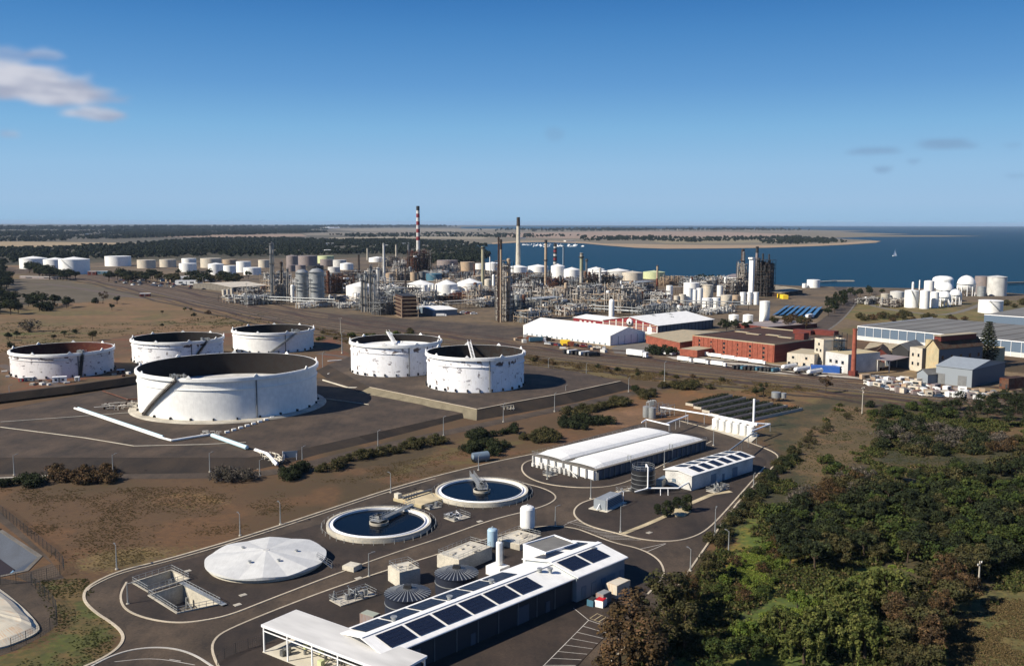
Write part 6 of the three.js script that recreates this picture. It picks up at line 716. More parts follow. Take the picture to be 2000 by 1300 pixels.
// bulk storage tanks: [silhouette], material, label, options
const cone = { vent: true }, flatR = { rise: 0.4 };
[
  [[-774,-1532.7,20.7,16.3], M.white, 'white cone roofed tank at the far end of the three by the wood', { ...cone, rim: 0.2 }], [[-700.2,-1452.9,17,17.8], M.white, 'white cone roofed tank in the middle of the three by the wood', { ...cone, rim: 0.2 }], [[-634.8,-1373.7,20.9,21.2], M.white, 'white cone roofed tank nearest of the three by the wood', { ...cone, rim: 0.2, stair: [0.9, 2.0] }],
  [[-677.1,-1628.5,21.1,16.5], M.white, 'plain flat topped white tank standing alone before the wood', { rise: 0.2, rim: 0.2 }], [[-599.6,-1553.7,14.5,13.3], M.cream, 'cream tank right of the lone flat topped tank', flatR], [[-577.3,-1589.5,13.3,12.7], M.cream, 'cream tank with a ribbed side, two along from the lone tank', flatR], [[-588.9,-1727.2,12.8,9.2], M.white, 'small white tank peeping over another', flatR], [[-494.5,-1444.5,12.9,12.4], M.white, 'white tank in front of the one it half hides', flatR], [[-501.9,-1578.9,16.7,15.1], M.cream, 'pale yellow tank behind two white ones', flatR], [[-425.7,-1361.1,10.9,15.3], M.white, 'white tank left of the narrow white one', cone], [[-390.4,-1309,8.5,15.4], M.white, 'narrow white tank in front of the tank rows', flatR], [[-509.7,-1710.2,12.4,8.2], M.tan, 'small tank with an orange tinted top', flatR], [[-406,-1432.1,10.8,16.1], M.white, 'white tank left of the tall silver column', flatR], [[-374.5,-1365,12.4,10.2], M.white, 'low white tank left of the tall silver column', flatR], [[-412.7,-1576.8,9.5,12.7], M.cream, 'cream tank touching the tall silver column', flatR],
  [[-370.6,-1597.3,9.7,18.8], M.greyPink, 'grey tank left of its flat topped twin', cone], [[-362.8,-1681.5,16.4,16.1], M.greyPink, 'grey flat topped tank behind the clad reactors', flatR], [[-347.1,-1765.8,15,13.2], M.green, 'yellow green tank behind a grey one', flatR], [[-321,-1638.9,10.9,11.4], M.greyPink, 'grey tank in front of the yellow green one', flatR], [[-295.3,-1621.6,11.2,11.3], M.offwhite, 'small pale tank in the cluster right of the yellow green one', flatR], [[-264.8,-1516.8,10.5,9.7], M.white, 'small white tank at the right of the pale cluster', cone], [[-341.3,-1461.6,6.9,9.4], M.greyPink, 'small grey tank below the flat topped twins', flatR], [[-307.4,-1376.6,7.3,13.3], M.greyPink, 'grey tank just behind the clad reactors', flatR], [[-311.4,-1500.3,12.7,7.2], M.dark, 'squat dark tank behind the clad reactors', flatR], [[-267.6,-1422.5,9.1,8.4], M.offwhite, 'pale tank behind the rust red frame', flatR],
  [[-149.1,-932.3,14.5,13], M.white, 'large white cone roofed tank behind the four silver columns', { ...cone, rise: 4 }], [[-149.3,-908.8,2.9,5.9], M.white, 'little white round topped tank at the foot of the large cone roofed one', { dome: true, rise: 2 }], [[-259.2,-1817.4,15.5,7.8], M.white, 'low white tank among the furthest stacks', cone], [[-154.3,-1192.8,5.8,11.5], M.tan, 'tan tank behind the thin white stack', cone],
  [[-127.4,-1004.5,13,6.4], M.white, 'low white cone roofed tank right of the four silver columns', { ...cone, rise: 3.4 }], [[-96.1,-992.6,14.2,11.1], M.white, 'first of three large white cone roofed tanks in a row', { ...cone, rise: 4.2, stair: [1.0, 2.0] }], [[-68.3,-984.2,11.7,11.6], M.white, 'second of three large white cone roofed tanks in a row', { ...cone, rise: 4.4 }], [[-44.8,-1000.4,13.3,12.3], M.white, 'third of three large white cone roofed tanks in a row', { ...cone, rise: 4.4 }], [[-60,-978,5.3,6.3], M.white, 'small white tank in front of the three cone roofed ones', flatR], [[-127.3,-1224.3,4.6,11.2], M.tan, 'tan ribbed tank beside a grey one', flatR], [[-118.8,-1246.6,4.7,10.7], M.grey, 'grey tank between the tan and the blue ones', flatR], [[-101.7,-1230.9,10.3,9.2], M.teal, 'dark blue tank with a white stair', { rise: 0.6, stair: [0.8, 2.0], stairMat: M.whiteClean }],
  [[-88.2,-947.9,2.8,12.8], M.white, 'white vertical silo in front of the row of three', flatR], [[-83.5,-953.1,1.3,12.9], M.white, 'first slim white silo of three', flatR], [[-79.6,-952.9,1,12.9], M.white, 'second slim white silo of three', flatR], [[-76.8,-953.3,1.3,12.9], M.white, 'third slim white silo of three', flatR],
  [[-102.6,-1498.8,16.6,16], M.greyPink, 'pinkish white tank behind the striped stack', { rise: 0.5, vent: true }], [[-70.5,-1495.1,11.3,13.6], M.tan, 'tank with an orange lit side behind the yellow stack', flatR], [[-52.7,-1543.1,9.2,9.1], M.white, 'pale tank behind the yellow stack', flatR], [[-31.7,-1512.8,11,11.3], M.white, 'white cone roofed tank at the head of the bay', cone],
  [[8.7,-1441,14.4,8.5], M.white, 'white shore tank beside the concrete stack', { ...cone, rise: 3 }], [[39.9,-1458.6,15.8,8.6], M.white, 'white shore tank right of the concrete stack', { ...cone, rise: 3 }], [[61.3,-1269.9,9.3,17.7], M.white, 'white shore tank behind the red striped stack', { ...cone, rise: 3 }], [[78.9,-1249.8,10.8,14.1], M.white, 'white shore tank left of the green topped stack', { ...cone, rise: 3 }], [[123.1,-1387.8,12.3,8.2], M.white, 'white shore tank beyond the green topped stack', { ...cone, rise: 3 }], [[131.7,-1371.3,8.9,5.9], M.white, 'low white shore tank between two cone roofs', cone], [[142,-1267.3,14.6,12.2], M.offwhite, 'pale grey shore tank with a wide white cone', { ...cone, rise: 2.6, roofMat: M.white }], [[159.4,-1256.2,14.1,10.1], M.cream, 'cream shore tank before the green one', { ...cone, rise: 2 }], [[193.7,-1292.5,14.9,9], M.green, 'pale green shore tank', { ...cone, rise: 2 }],
  [[154,-924.3,3.2,14.5], M.white, 'tall white tank at the head of the packed white cluster', flatR], [[148.2,-850.2,2.5,10.1], M.cream, 'first cream silo of the packed cluster', flatR], [[153.7,-851,3.2,11.5], M.cream, 'second cream silo of the packed cluster', flatR], [[160.5,-856.7,3.4,16.7], M.white, 'tall white silo beside the cream pair', flatR], [[170.9,-883,2.4,13.4], M.white, 'white silo in the middle of the packed cluster', flatR], [[179,-901.1,3.1,13.6], M.white, 'white silo behind the middle one', flatR], [[197.4,-952.8,5.3,13.4], M.cream, 'broad cream tank with a slanting stair', { rise: 0.6, rim: 0.3, stair: [1.8, 0.9] }], [[187.6,-988.7,8.2,13.3], M.white, 'broad white tank at the back of the packed cluster', flatR], [[215,-977.8,3.1,11.1], M.white, 'white tank standing apart behind the cluster', flatR], [[174.4,-842.8,4.7,8.7], M.white, 'white tank at the front of the cluster', flatR], [[182.2,-841.9,3.6,9.1], M.white, 'second white tank along the front row', flatR], [[197.6,-869.9,5.1,9.4], M.cream, 'cream tank along the front row', { rise: 0.5, stair: [2.2, 1.1] }], [[208.6,-879.6,3.5,8.6], M.tan, 'tan tank along the front row', flatR], [[214.9,-879.1,2.8,11.4], M.white, 'first of three white tanks ending the front row', flatR], [[220.9,-879.1,2.5,11.4], M.white, 'second of three white tanks ending the front row', flatR], [[227.1,-879.3,2.5,11.4], M.white, 'third of three white tanks ending the front row', flatR],
  [[169.5,-720.2,3.8,5.5], M.white, 'squat white tank behind the brick works', { rise: 0.8 }], [[178.6,-712.9,3.8,6.2], M.white, 'squat white tank on legs next to the tall silo', { rise: 0.8 }], [[189.1,-705.9,3.7,17.2], M.white, 'tall white silo behind the brick works', { rise: 0.6, stair: [2.2, 0.9] }], [[78.5,-743.4,2.2,13.3], M.white, 'tall white vessel behind the red warehouse', { dome: true, rise: 2.5 }], [[6.8,-1024.9,6.9,9.4], M.greyPink, 'grey pink hopper in the middle of the refinery', { rise: 0.6 }], [[-25.9,-1013.2,3.8,14.8], M.cream, 'fat cream tank beside the yellow stack', { rise: 1 }], [[-19.9,-1003.7,1.4,19.5], M.white, 'slim white vessel beside the fat cream tank', { dome: true, rise: 1.2 }], [[-208,-894.1,1.9,15], M.white, 'white vessel at the foot of the clad reactors', { dome: true, rise: 1.5 }], [[-293,-960.3,2,6.8], M.cream, 'first small cream silo beside the low refinery shed', flatR], [[-290.7,-966.6,1.5,6.8], M.cream, 'second small cream silo beside the low refinery shed', flatR], [[-288.6,-973.6,1.5,7.4], M.cream, 'third small cream silo beside the low refinery shed', flatR],
  [[307.7,-1276.9,6,5.5], M.white, 'white tank below the shore trees', flatR], [[356.4,-1118.6,7.5,9], M.white, 'white tank at the foot of the jetty', { rise: 0.6 }], [[344.3,-1113.7,2.6,4.8], M.white, 'small white tank beside the jetty tank', flatR],
].forEach(([c, m, l, o]) => tank('storage_tank', l, c, m, o));

// chimneys
const redBands = [[0.93, 1, M.dark], [0.82, 0.88, M.red], [0.7, 0.76, M.red], [0.58, 0.64, M.red], [0.46, 0.52, M.red]];
stack('tallest stack, white with red bands and a dark tip', [-151.6,-1531.4,2.5,101.5], M.offwhite, { bands: redBands, foot: 1.3 }); stack('tall concrete stack with a dark tip standing before the bay', [9.2,-1459,2.4,83.6], M.concreteLight, { foot: 1.7, bands: [[0.84, 1, M.steelDark]] });
stack('darker of two tall thin flare stacks standing together', [-10.3,-716.5,0.6,64.3], M.rustDark, { foot: 1 }); stack('paler of two tall thin flare stacks standing together', [-8.6,-716.7,0.8,62.7], M.tan, { foot: 1, bands: [[0.88, 1, M.brown]] });
stack('tan stack with a dark tip left of the red banded short stack', [40.2,-1137.6,1.5,55.1], M.tan, { bands: [[0.92, 1, M.dark]], platform: [0.55] }); stack('short stack with many red bands', [60.4,-1335.4,2.2,46.6], M.dark, { bands: [[0.86, 0.9, M.offwhite], [0.74, 0.8, M.red], [0.62, 0.68, M.offwhite], [0.5, 0.56, M.red], [0.38, 0.44, M.offwhite]] }); stack('thin blue grey stack right of the red banded short stack', [71.9,-1334.9,1.1,43.1], M.blueGrey); stack('green topped stack in front of the shore tanks', [68.1,-932.4,1.5,45.8], M.concrete, { bands: [[0.62, 0.93, std('#9ea083', 0.7)]], platform: [0.9, 0.2] }); stack('slim silver stack just right of the green topped one', [97.3,-1241,1.2,28.8], M.steel, { platform: [0.9] });
stack('yellow grey stack near the fat cream tank', [-32,-1033.5,1.7,49.5], std('#b9b596', 0.8, { map: T.streak }), { platform: [0.96] }); stack('thin stack rising from the conical vessel', [-45.2,-1133.8,0.9,26.9], M.rust); stack('white stack right of the four silver columns', [-155.4,-1148.9,1.4,50.1], M.offwhite); stack('dark stack before the row of three cone roofed tanks', [-99.7,-884.8,0.8,33], M.steelDark); stack('thin dark stack left of the four silver columns', [-204.4,-1262.2,1.2,32.6], M.steelDark); stack('far grey stack over the pale cluster', [-289.8,-1901,1.8,24.5], M.concrete); stack('far grey stack near the tallest stack', [-246.2,-2014.6,1.9,29.2], M.concrete); stack('thin brown stack beside the packed white cluster', [160.5,-1047.3,1,28.8], M.tan, { bands: [[0.2, 0.5, M.orange]] }); stack('thin white vent at the head of the bay', [-34.6,-1470.4,0.6,23.8], M.whiteClean); stack('white stack with a black tip on the dark process tower', [269.1,-1043.5,1.4,50], M.greyPink, { bands: [[0.86, 1, M.dark]] }); stack('grey stack left of the white block tower', [274,-1128.2,1.8,44.9], M.steelDark, { platform: [0.7, 0.4] });
// columns
tower('tall silver column with a loop pipe, left of the clad reactors', [-226.8,-893.5,1.9,54.9], M.steel, { platforms: 6 });
tower('first of the four silver columns', [-126.4,-797.4,1.3,27.2], M.steel); tower('second of the four silver columns', [-123.8,-797.5,1.3,32.8], M.galv); tower('third of the four silver columns, the tallest', [-118.8,-793,1.3,38.6], M.steel); tower('last of the four silver columns', [-115.4,-793.1,1.3,30.5], M.galv); tower('pale column behind the four silver ones', [-139.9,-985.7,1.7,28.2], M.offwhite, { platforms: 2 });
tower('left hand clad reactor, fat and grey with rings of decks', [-195.8,-881.3,5.8,28.9], M.galv, { platforms: 9, name: 'clad_reactor', deck: M.steel }); tower('right hand clad reactor, fat and grey with rings of decks', [-179.1,-866.4,6.9,30.3], M.galv, { platforms: 9, name: 'clad_reactor', deck: M.steel });
tower('conical vessel among tan pipes', [-42,-1004.9,3.3,14.1], M.greyPink, { platforms: 2 }); tower('short silver column left of the flare stacks', [-4.1,-786.8,1.1,15.8], M.steel); tower('silver column right of the flare stacks', [-5.7,-743.9,0.8,25.1], M.galv); tower('grey column in the crowd behind the red warehouse', [77.3,-846.8,1.1,18.4], M.steel); tower('tan column in the crowd behind the red warehouse', [95.3,-836.9,0.9,17.7], M.tan); tower('rusty column in the crowd left of the packed white cluster', [118.4,-858.5,1.2,14.9], M.rust); tower('short pale column below the tan stack', [44.5,-889.5,1.2,15.4], M.offwhite); tower('grey column below the concrete stack', [21.4,-930.7,1.3,17.6], M.steel); tower('dark column beside the tallest stack', [-136.5,-1466.5,1.6,33.9], M.rustDark, { platforms: 6 }); tower('orange brown column beside the tallest stack', [-154.2,-1466,2,31.5], M.orange, { platforms: 5 }); tower('grey column behind the tallest stack', [-127.4,-1466.5,1.2,26], M.steelDark); tower('dark column left of the rust red frame', [-220.6,-904.9,1.2,37.2], M.steelDark); tower('grey column beside the first process frames', [-212.2,-893.1,0.9,31.4], M.grey);
// process units: place, size, what they stand by
[
  [[-233.3,-868.9], 30, 16, 9, 'low pipe filled frame left of the tall silver column'], [[-256.1,-890.8], 30, 14, 7, 'low pipe yard before the refinery shed'], [[-223,-903.6], 18, 16, 20, 'dark frame just right of the tall silver column'], [[-189.1,-1011.3], 36, 20, 20, 'rust red frame right of the clad reactors', { frame: M.rustDark, pipe: M.rust }], [[-167.5,-882], 26, 10, 6, 'low pipe frame at the foot of the clad reactors'], [[-124.1,-810.3], 20, 14, 15, 'frame round the four silver columns', { pipe: M.steel }], [[-104.4,-778.6], 24, 16, 15, 'grey frame right of the four silver columns', { frame: M.grey, pipe: M.steel }], [[-100.8,-825.5], 20, 14, 18, 'frame behind the heater house'], [[-81.9,-862.4], 34, 16, 12, 'frame before the white silos', { frame: M.grey }], [[-61.5,-885.2], 40, 14, 7, 'orange brown pipe yard right of the white silos', { frame: M.orange, pipe: M.rust }], [[-47.5,-921.1], 34, 14, 8, 'brown pipe yard before the third cone roofed tank', { frame: M.brown, pipe: M.orange }], [[-33.3,-874.7], 22, 14, 16, 'tan frame under the conical vessel', { frame: M.tan, pipe: M.pipe }], [[-20.9,-853.4], 26, 12, 8, 'white pipe frame left of the flare stacks', { pipe: M.offwhite }], [[-6,-727.4], 10, 10, 46, 'tall open lattice frame beside the flare stacks', { frame: M.steelDark, vessels: 2 }], [[4.9,-751.5], 30, 22, 15, 'dense silver pipe block right of the flare stacks', { pipe: M.steel, frame: M.grey }], [[17.6,-720.3], 30, 16, 9, 'low pipe block behind the white shed', { pipe: M.galv }], [[-0.1,-887], 34, 20, 12, 'pipe block under the grey pink hopper'], [[17.9,-948.5], 38, 20, 16, 'brown frame below the concrete stack', { frame: M.brown }], [[36.5,-899.6], 40, 20, 14, 'frame below the tan stack'], [[27.4,-814.4], 34, 16, 10, 'low frame in front of the tan stack frame', { fins: 4 }], [[49.9,-877.2], 36, 18, 16, 'frame left of the green topped stack'], [[62.6,-825.1], 26, 18, 18, 'frame at the foot of the green topped stack', { frame: M.tan }], [[86.1,-963.9], 44, 18, 24, 'tall dark frame right of the slim silver stack', { frame: M.steelDark, pipe: M.steelDark }], [[79.6,-815.8], 30, 18, 14, 'frame behind the tall white vessel'], [[102.8,-925.7], 38, 16, 16, 'frame behind the tan column', { frame: M.tan }], [[96.3,-806.7], 32, 20, 20, 'tan frame behind the red warehouse roof', { frame: M.tan, pipe: M.pipe }], [[123.2,-902.2], 32, 16, 11, 'frame round the rusty column'], [[139.2,-1037.7], 40, 16, 10, 'low frame before the cream shore tank', { fins: 5 }], [[117.7,-788.9], 40, 14, 7, 'low pipe frame behind the red warehouse'], [[138.3,-879.8], 18, 14, 12, 'frame round the thin brown stack', { frame: M.rustDark }], [[194.5,-1161], 46, 12, 10, 'tan shore side pipe bridge', { frame: M.tan, pipe: M.tan }], [[212.8,-1124.2], 40, 14, 12, 'dark frame on the shore side', { frame: M.steelDark }], [[251.5,-1163.1], 44, 14, 10, 'pipe frame between the cluster and the shore'], [[233,-996.3], 34, 16, 17, 'frame left of the white block tower', { frame: M.brown }], [[171.6,-790.3], 44, 10, 5, 'low pipe frame before the front row of tanks', { pipe: M.offwhite, vessels: 1 }], [[143.5,-789.5], 40, 12, 6, 'low pipe frame beside the red warehouse roof'], [[-143.1,-1229.8], 34, 16, 16, 'frame before the tan and grey tanks'], [[-181,-1262], 34, 16, 14, 'frame behind the pale column'], [[-210.2,-1634.2], 40, 18, 16, 'far frame left of the tallest stack', { frame: M.steelDark }], [[-197.6,-1185.3], 30, 14, 14, 'frame above the large cone roofed tank'], [[-139.8,-1419.6], 36, 20, 34, 'orange brown tower frame around the tallest stack', { frame: M.brown, pipe: M.rust }], [[-105.7,-1300.9], 44, 14, 10, 'far frame before the pinkish white tank'], [[-62.4,-1278.8], 50, 14, 9, 'far pipe frame behind the third cone roofed tank', { frame: M.rustDark }], [[-0.1,-1153.5], 44, 16, 14, 'brown frame at the foot of the concrete stack', { frame: M.brown }], [[31.1,-1154.7], 40, 16, 14, 'frame below the white shore tanks', { frame: M.brown }], [[56.5,-1100.6], 40, 16, 12, 'rust red frame right of the tan stack', { frame: M.rustDark, pipe: M.rust }], [[-8.6,-1048.3], 26, 14, 16, 'frame behind the slim white vessel'], [[75,-1067.4], 34, 14, 14, 'frame behind the green topped stack'],
  [[-231.8,-1056.5], 40, 18, 14, 'frame behind the clad reactors'], [[-275.5,-1106], 34, 16, 16, 'frame behind the tall silver column'], [[-230.7,-1184], 44, 16, 12, 'frame below the pale tank cluster'], [[-170,-1012], 26, 14, 12, 'frame left of the large cone roofed tank', { frame: M.rustDark }], [[-117.8,-944.2], 34, 16, 13, 'frame right of the low white cone roofed tank'], [[-95.9,-884.1], 28, 16, 14, 'frame behind the dark stack', { frame: M.steelDark }], [[-69.1,-821.5], 34, 10, 6, 'low frame behind the truck shed', { pipe: M.offwhite }], [[-72.4,-1113.6], 40, 12, 9, 'frame behind the second cone roofed tank'], [[-41.7,-1097], 34, 14, 14, 'frame under the yellow grey stack', { frame: M.tan }], [[-27.9,-934.2], 30, 14, 12, 'frame below the fat cream tank', { frame: M.rustDark }], [[-173,-838.7], 40, 8, 5, 'low pipe strip at the refinery edge', { pipe: M.offwhite, vessels: 2 }], [[-141.3,-839.6], 36, 8, 5, 'second low pipe strip at the refinery edge', { pipe: M.offwhite, vessels: 2 }], [[-168.3,-1110], 36, 16, 15, 'frame above the four silver columns', { frame: M.steelDark }], [[-140,-1013], 28, 12, 16, 'frame beside the pale column'], [[-101.1,-1436.2], 46, 12, 10, 'far frame right of the tallest stack'], [[-166.2,-1463.4], 40, 14, 18, 'far brown frame left of the tallest stack', { frame: M.brown }], [[-33.5,-1234.4], 40, 12, 12, 'far frame at the head of the bay'], [[116.9,-1139], 44, 12, 12, 'frame before the pale grey shore tank'], [[121.8,-978.6], 40, 14, 12, 'frame before the cream shore tank row', { frame: M.grey }], [[75.6,-900.8], 32, 16, 18, 'frame right of the green topped stack', { frame: M.steelDark }], [[37.1,-805.1], 34, 14, 10, 'low frame behind the red shed', { pipe: M.galv }], [[50.7,-778.2], 34, 12, 8, 'low frame left of the tall white vessel'], [[134.6,-827.1], 34, 12, 7, 'low frame at the foot of the packed white cluster'], [[208.3,-1040.1], 40, 14, 12, 'frame behind the broad cream tank'], [[-265.5,-979.9], 36, 14, 8, 'low frame right of the cream silos'],
].forEach(([p, w, d, h, l, o], k) => processUnit(l, p, w, d, h, k + 3, o));
seedState = 990;
[[[-275.2,-890.3], [-154.8,-839.2], 'long low pipe rack along the railway side'], [[-176.7,-905], [-127.6,-839.9], 'short rack before the large cone roofed tank'], [[-62.5,-821.7], [-11.6,-853.7], 'rack behind the long white truck shed'], [[-0.1,-843.5], [106.5,-754.1], 'long rack behind the red warehouse'], [[86.6,-1067.8], [188.2,-1160.7], 'rack running up to the green shore tank'], [[-21.7,-995], [70.2,-998.1], 'rack through the middle of the refinery'], [[110.2,-846.7], [213.4,-819.5], 'rack in front of the packed white cluster'], [[-180.3,-1109.6], [-24.3,-1115.4], 'rack behind the row of three cone roofed tanks'], [[151.7,-1000.8], [255.6,-1073.8], 'rack behind the packed white cluster']].forEach(([a, b, l], k) => pipeRack(l, a, b, 6, 6.5, k + 5, k % 3 ? M.pipe : M.galv));
// heater house, truck shed, block tower, dark process tower
{ const t = block({ name: 'heater_house', label: 'rusty brown heater house in a steel frame before the dark stack', A: [-95.9,-774.4], B: [-87.1,-749.2], C: [-83.7,-774.7], h: 17.1, wall: M.rustDark, roof: M.dark }); const g = geo(); for (let l = 0; l <= 5; l++) { const y = l * 3; for (const s of [-1, 1]) { g.bar([-t.W / 2 - 1, y, s * (t.D / 2 + 1)], [t.W / 2 + 1, y, s * (t.D / 2 + 1)], 0.2, 4); g.bar([s * (t.W / 2 + 1), y, -t.D / 2 - 1], [s * (t.W / 2 + 1), y, t.D / 2 + 1], 0.2, 4); } } for (const a of [-1, 1]) for (const b of [-1, 1]) g.bar([a * (t.W / 2 + 1), 0, b * (t.D / 2 + 1)], [a * (t.W / 2 + 1), 15, b * (t.D / 2 + 1)], 0.25, 4); part('steel_frame', g, M.tan, t); }
hall({ name: 'truck_shed', label: 'long white truck shed on the open yard right of the heater house', A: [-63.8,-762.3], B: [-44.9,-771.4], C: [-49.4,-812.3], eave: 4.6, ridge: 5.4, wall: M.blueGrey, roof: M.roof });
hall({ name: 'shed', label: 'low cream roofed refinery shed beside the tank rows', A: [-303.5,-1022.5], B: [-273.1,-1055], C: [-305.9,-1141.7], eave: 5, ridge: 7.5, wall: M.concreteDark, roof: M.cream });
hall({ name: 'shed', label: 'cream shed on the shore behind the packed white cluster', A: [277.7,-1247.2], B: [296.8,-1237], C: [320.9,-1332], eave: 5, ridge: 6.5, wall: M.white, roof: M.greyPink });
{ const h = 40.2, t = thing('block_tower', 'tall plain white slab tower in front of the dark process tower', 'tower', ground3([238.4,-942.5]), 0.785); part('wall', geo().box(0, 0, 0, 3.2, h, 4.4), M.white, t); slab('cap', M.white, t, -0.8, h + 0.6, 0, 5.4, 1.4, 4.6); slab('seam', M.offwhite, t, 1.63, h / 2, 0, 0.06, h - 1, 0.5); }
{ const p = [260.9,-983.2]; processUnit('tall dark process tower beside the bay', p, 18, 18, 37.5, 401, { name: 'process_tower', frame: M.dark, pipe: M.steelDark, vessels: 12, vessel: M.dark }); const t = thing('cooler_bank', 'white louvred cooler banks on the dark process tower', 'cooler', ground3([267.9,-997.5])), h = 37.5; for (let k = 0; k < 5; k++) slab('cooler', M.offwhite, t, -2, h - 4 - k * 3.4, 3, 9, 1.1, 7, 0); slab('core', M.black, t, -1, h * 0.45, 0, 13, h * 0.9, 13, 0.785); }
processUnit('ringed lattice column left of the white block tower', [245.8,-1011.2], 9, 9, 35.5, 403, { name: 'process_tower', frame: M.steelDark, pipe: M.pipe, vessels: 2 });

// ---------- sheds, works and port on the far side of the railway ----------
{ // long white shed
  const t = hall({ name: 'white_shed', label: 'long plain white shed with a grey gable end', A: [7.6,-636.5], B: [60.5,-578.4], C: [79.4,-607], eave: 6, ridge: 10.2, wall: M.white, roof: M.roof, over: 0.2 });
  const L = []; for (let k = 0; k < 16; k++) L.push([-t.W / 2 + 4 + k * (t.W - 8) / 15, 0.2, 1.6, 1.2]); openings(t, 'z+', L, M.blueGrey, 'vent'); for (let k = 0; k < 6; k++) slab('rib', M.corrGrey, t, t.W / 2 + 0.06, 2.7, -t.D / 2 + 1.5 + k * (t.D - 3) / 5, 0.12, 5.4, 0.3);
}
{ // red warehouse: gable end of red and white bars with a round white disc
  const e = 6.3, t = hall({ name: 'red_warehouse', label: 'red gabled warehouse with a white roof and a round white sign', A: [64.7,-672.1], B: [98.6,-635.5], C: [143.2,-680.5], eave: e, ridge: e + 4.2, cross: true, wall: M.red, roof: M.roof, over: 0.8 }), z = t.D / 2, x = t.W / 2, front = Math.sign(1);
  for (const s of [front]) { const n = 8; for (let k = 0; k <= n; k++) { const px = -x + 0.6 + k * (t.W - 1.2) / n, h = e + 4.2 * (1 - Math.abs(px) / x) - 0.8; slab('pilaster', M.offwhite, t, px, h / 2, s * (z + 0.12), 0.9, h, 0.25); if (k < n) for (let j = 0; j < 4; j++) { const y = 2.2 + j * 1.25; if (y < h - 0.6) slab('louvre', j % 2 ? M.tan : M.greyPink, t, px + (t.W - 1.2) / n / 2, y, s * (z + 0.08), (t.W - 1.2) / n - 1.3, 0.5, 0.16); } } slab('base_wall', M.offwhite, t, 0, 0.8, s * (z + 0.1), t.W - 0.4, 1.6, 0.2); slab('door', M.whiteClean, t, x * 0.72, 2.4, s * (z + 0.25), 3.6, 4.8, 0.2); part('sign', geo().bar([0.5, e + 0.2, s * (z + 0.3)], [0.5, e + 0.2, s * (z + 0.7)], 2.9, 28), M.whiteClean, t); part('sign_centre', geo().bar([0.5, e + 0.2, s * (z + 0.7)], [0.5, e + 0.2, s * (z + 0.75)], 1.0, 20), M.dark, t); slab('sign_bracket', M.whiteClean, t, 0.5, e - 3.6, s * (z + 0.4), 5.5, 1.1, 0.4); }
  for (let k = 0; k < 16; k++) { slab('bay_post', M.dark, t, x + 0.1, e / 2, -z + 1 + k * (t.D - 2) / 15, 0.3, e - 0.2, 0.4); } slab('dark_side_slab', M.wallDark, t, x + 0.05, e / 2, 0, 0.1, e - 0.2, t.D - 0.4);
  for (const [a, b] of [[3, -8], [9, -2], [2, 10]]) { part('roof_vent', geo().box(a, e + 3.6 - a * 0.2, b, 3, 1.2, 2).cyl(a + 2.5, e + 3.2 - a * 0.2, b, 0.5, 1.6, 10), M.galv, t); }
}
{ const t = hall({ name: 'red_shed', label: 'low red shed with a white roof behind the white shed', A: [45.8,-702.6], B: [66.8,-675.4], C: [80.6,-699.8], eave: 5, ridge: 6.6, wall: M.red, roof: M.roof }); openings(t, 'z+', [[-9, 0.3, 2.4, 3.4], [-4, 0.3, 2.4, 3.4], [1, 0.3, 2.4, 3.4], [6, 0.3, 2.4, 3.4]], M.offwhite, 'door'); }
hall({ name: 'brick_shed', label: 'low brick shed with a tan hipped roof beside the red warehouse', A: [84.4,-591.4], B: [99,-553.4], C: [133.6,-613.5], eave: 5.2, ridge: 7.4, wall: M.brick, roof: M.roofTan, over: 0.3 });
{ // long brick works
  const h = 9.5, t = block({ name: 'brick_works', label: 'long three storey brick works with a brown flat roof', A: [105.9,-551.3], B: [142.3,-508.8], C: [182.5,-566.4], h, wall: M.brick, roof: M.roofBrown, parapet: 0.6, trim: M.roofTan }), x = t.W / 2, z = t.D / 2;
  const L = []; for (let k = 0; k < 6; k++) for (let j = 0; j < 3; j++) L.push([-x + 5 + k * (t.W - 10) / 5.2, 1.6 + j * (h - 2) / 3, 1.3, 1.3]); openings(t, 'z+', L, M.glass, 'window', M.stone); for (let k = 0; k < 17; k++) slab('pier', M.brick, t, -x + 1 + k * (t.W - 2) / 16, h / 2, z + 0.12, 0.6, h, 0.25);
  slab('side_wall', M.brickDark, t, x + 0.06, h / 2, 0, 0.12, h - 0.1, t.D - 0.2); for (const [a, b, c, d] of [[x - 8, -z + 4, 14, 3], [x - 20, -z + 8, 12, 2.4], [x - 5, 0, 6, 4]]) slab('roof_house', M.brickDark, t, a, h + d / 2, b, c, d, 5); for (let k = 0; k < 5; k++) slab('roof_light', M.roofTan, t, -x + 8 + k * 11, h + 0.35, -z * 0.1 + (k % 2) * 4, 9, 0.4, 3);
}
block({ name: 'brick_hut', label: 'small square brick hut beside the parked trucks', A: [96,-536], B: [104.3,-527.8], C: [109.4,-544.7], h: 4, wall: M.brick, roof: M.roofTan });
block({ name: 'pink_roofed_annex', label: 'low annex with a pinkish roof behind the brick works', A: [162.9,-681], B: [178.3,-655.4], C: [211.8,-695.8], h: 3.4, wall: M.brickDark, roof: M.greyPink });
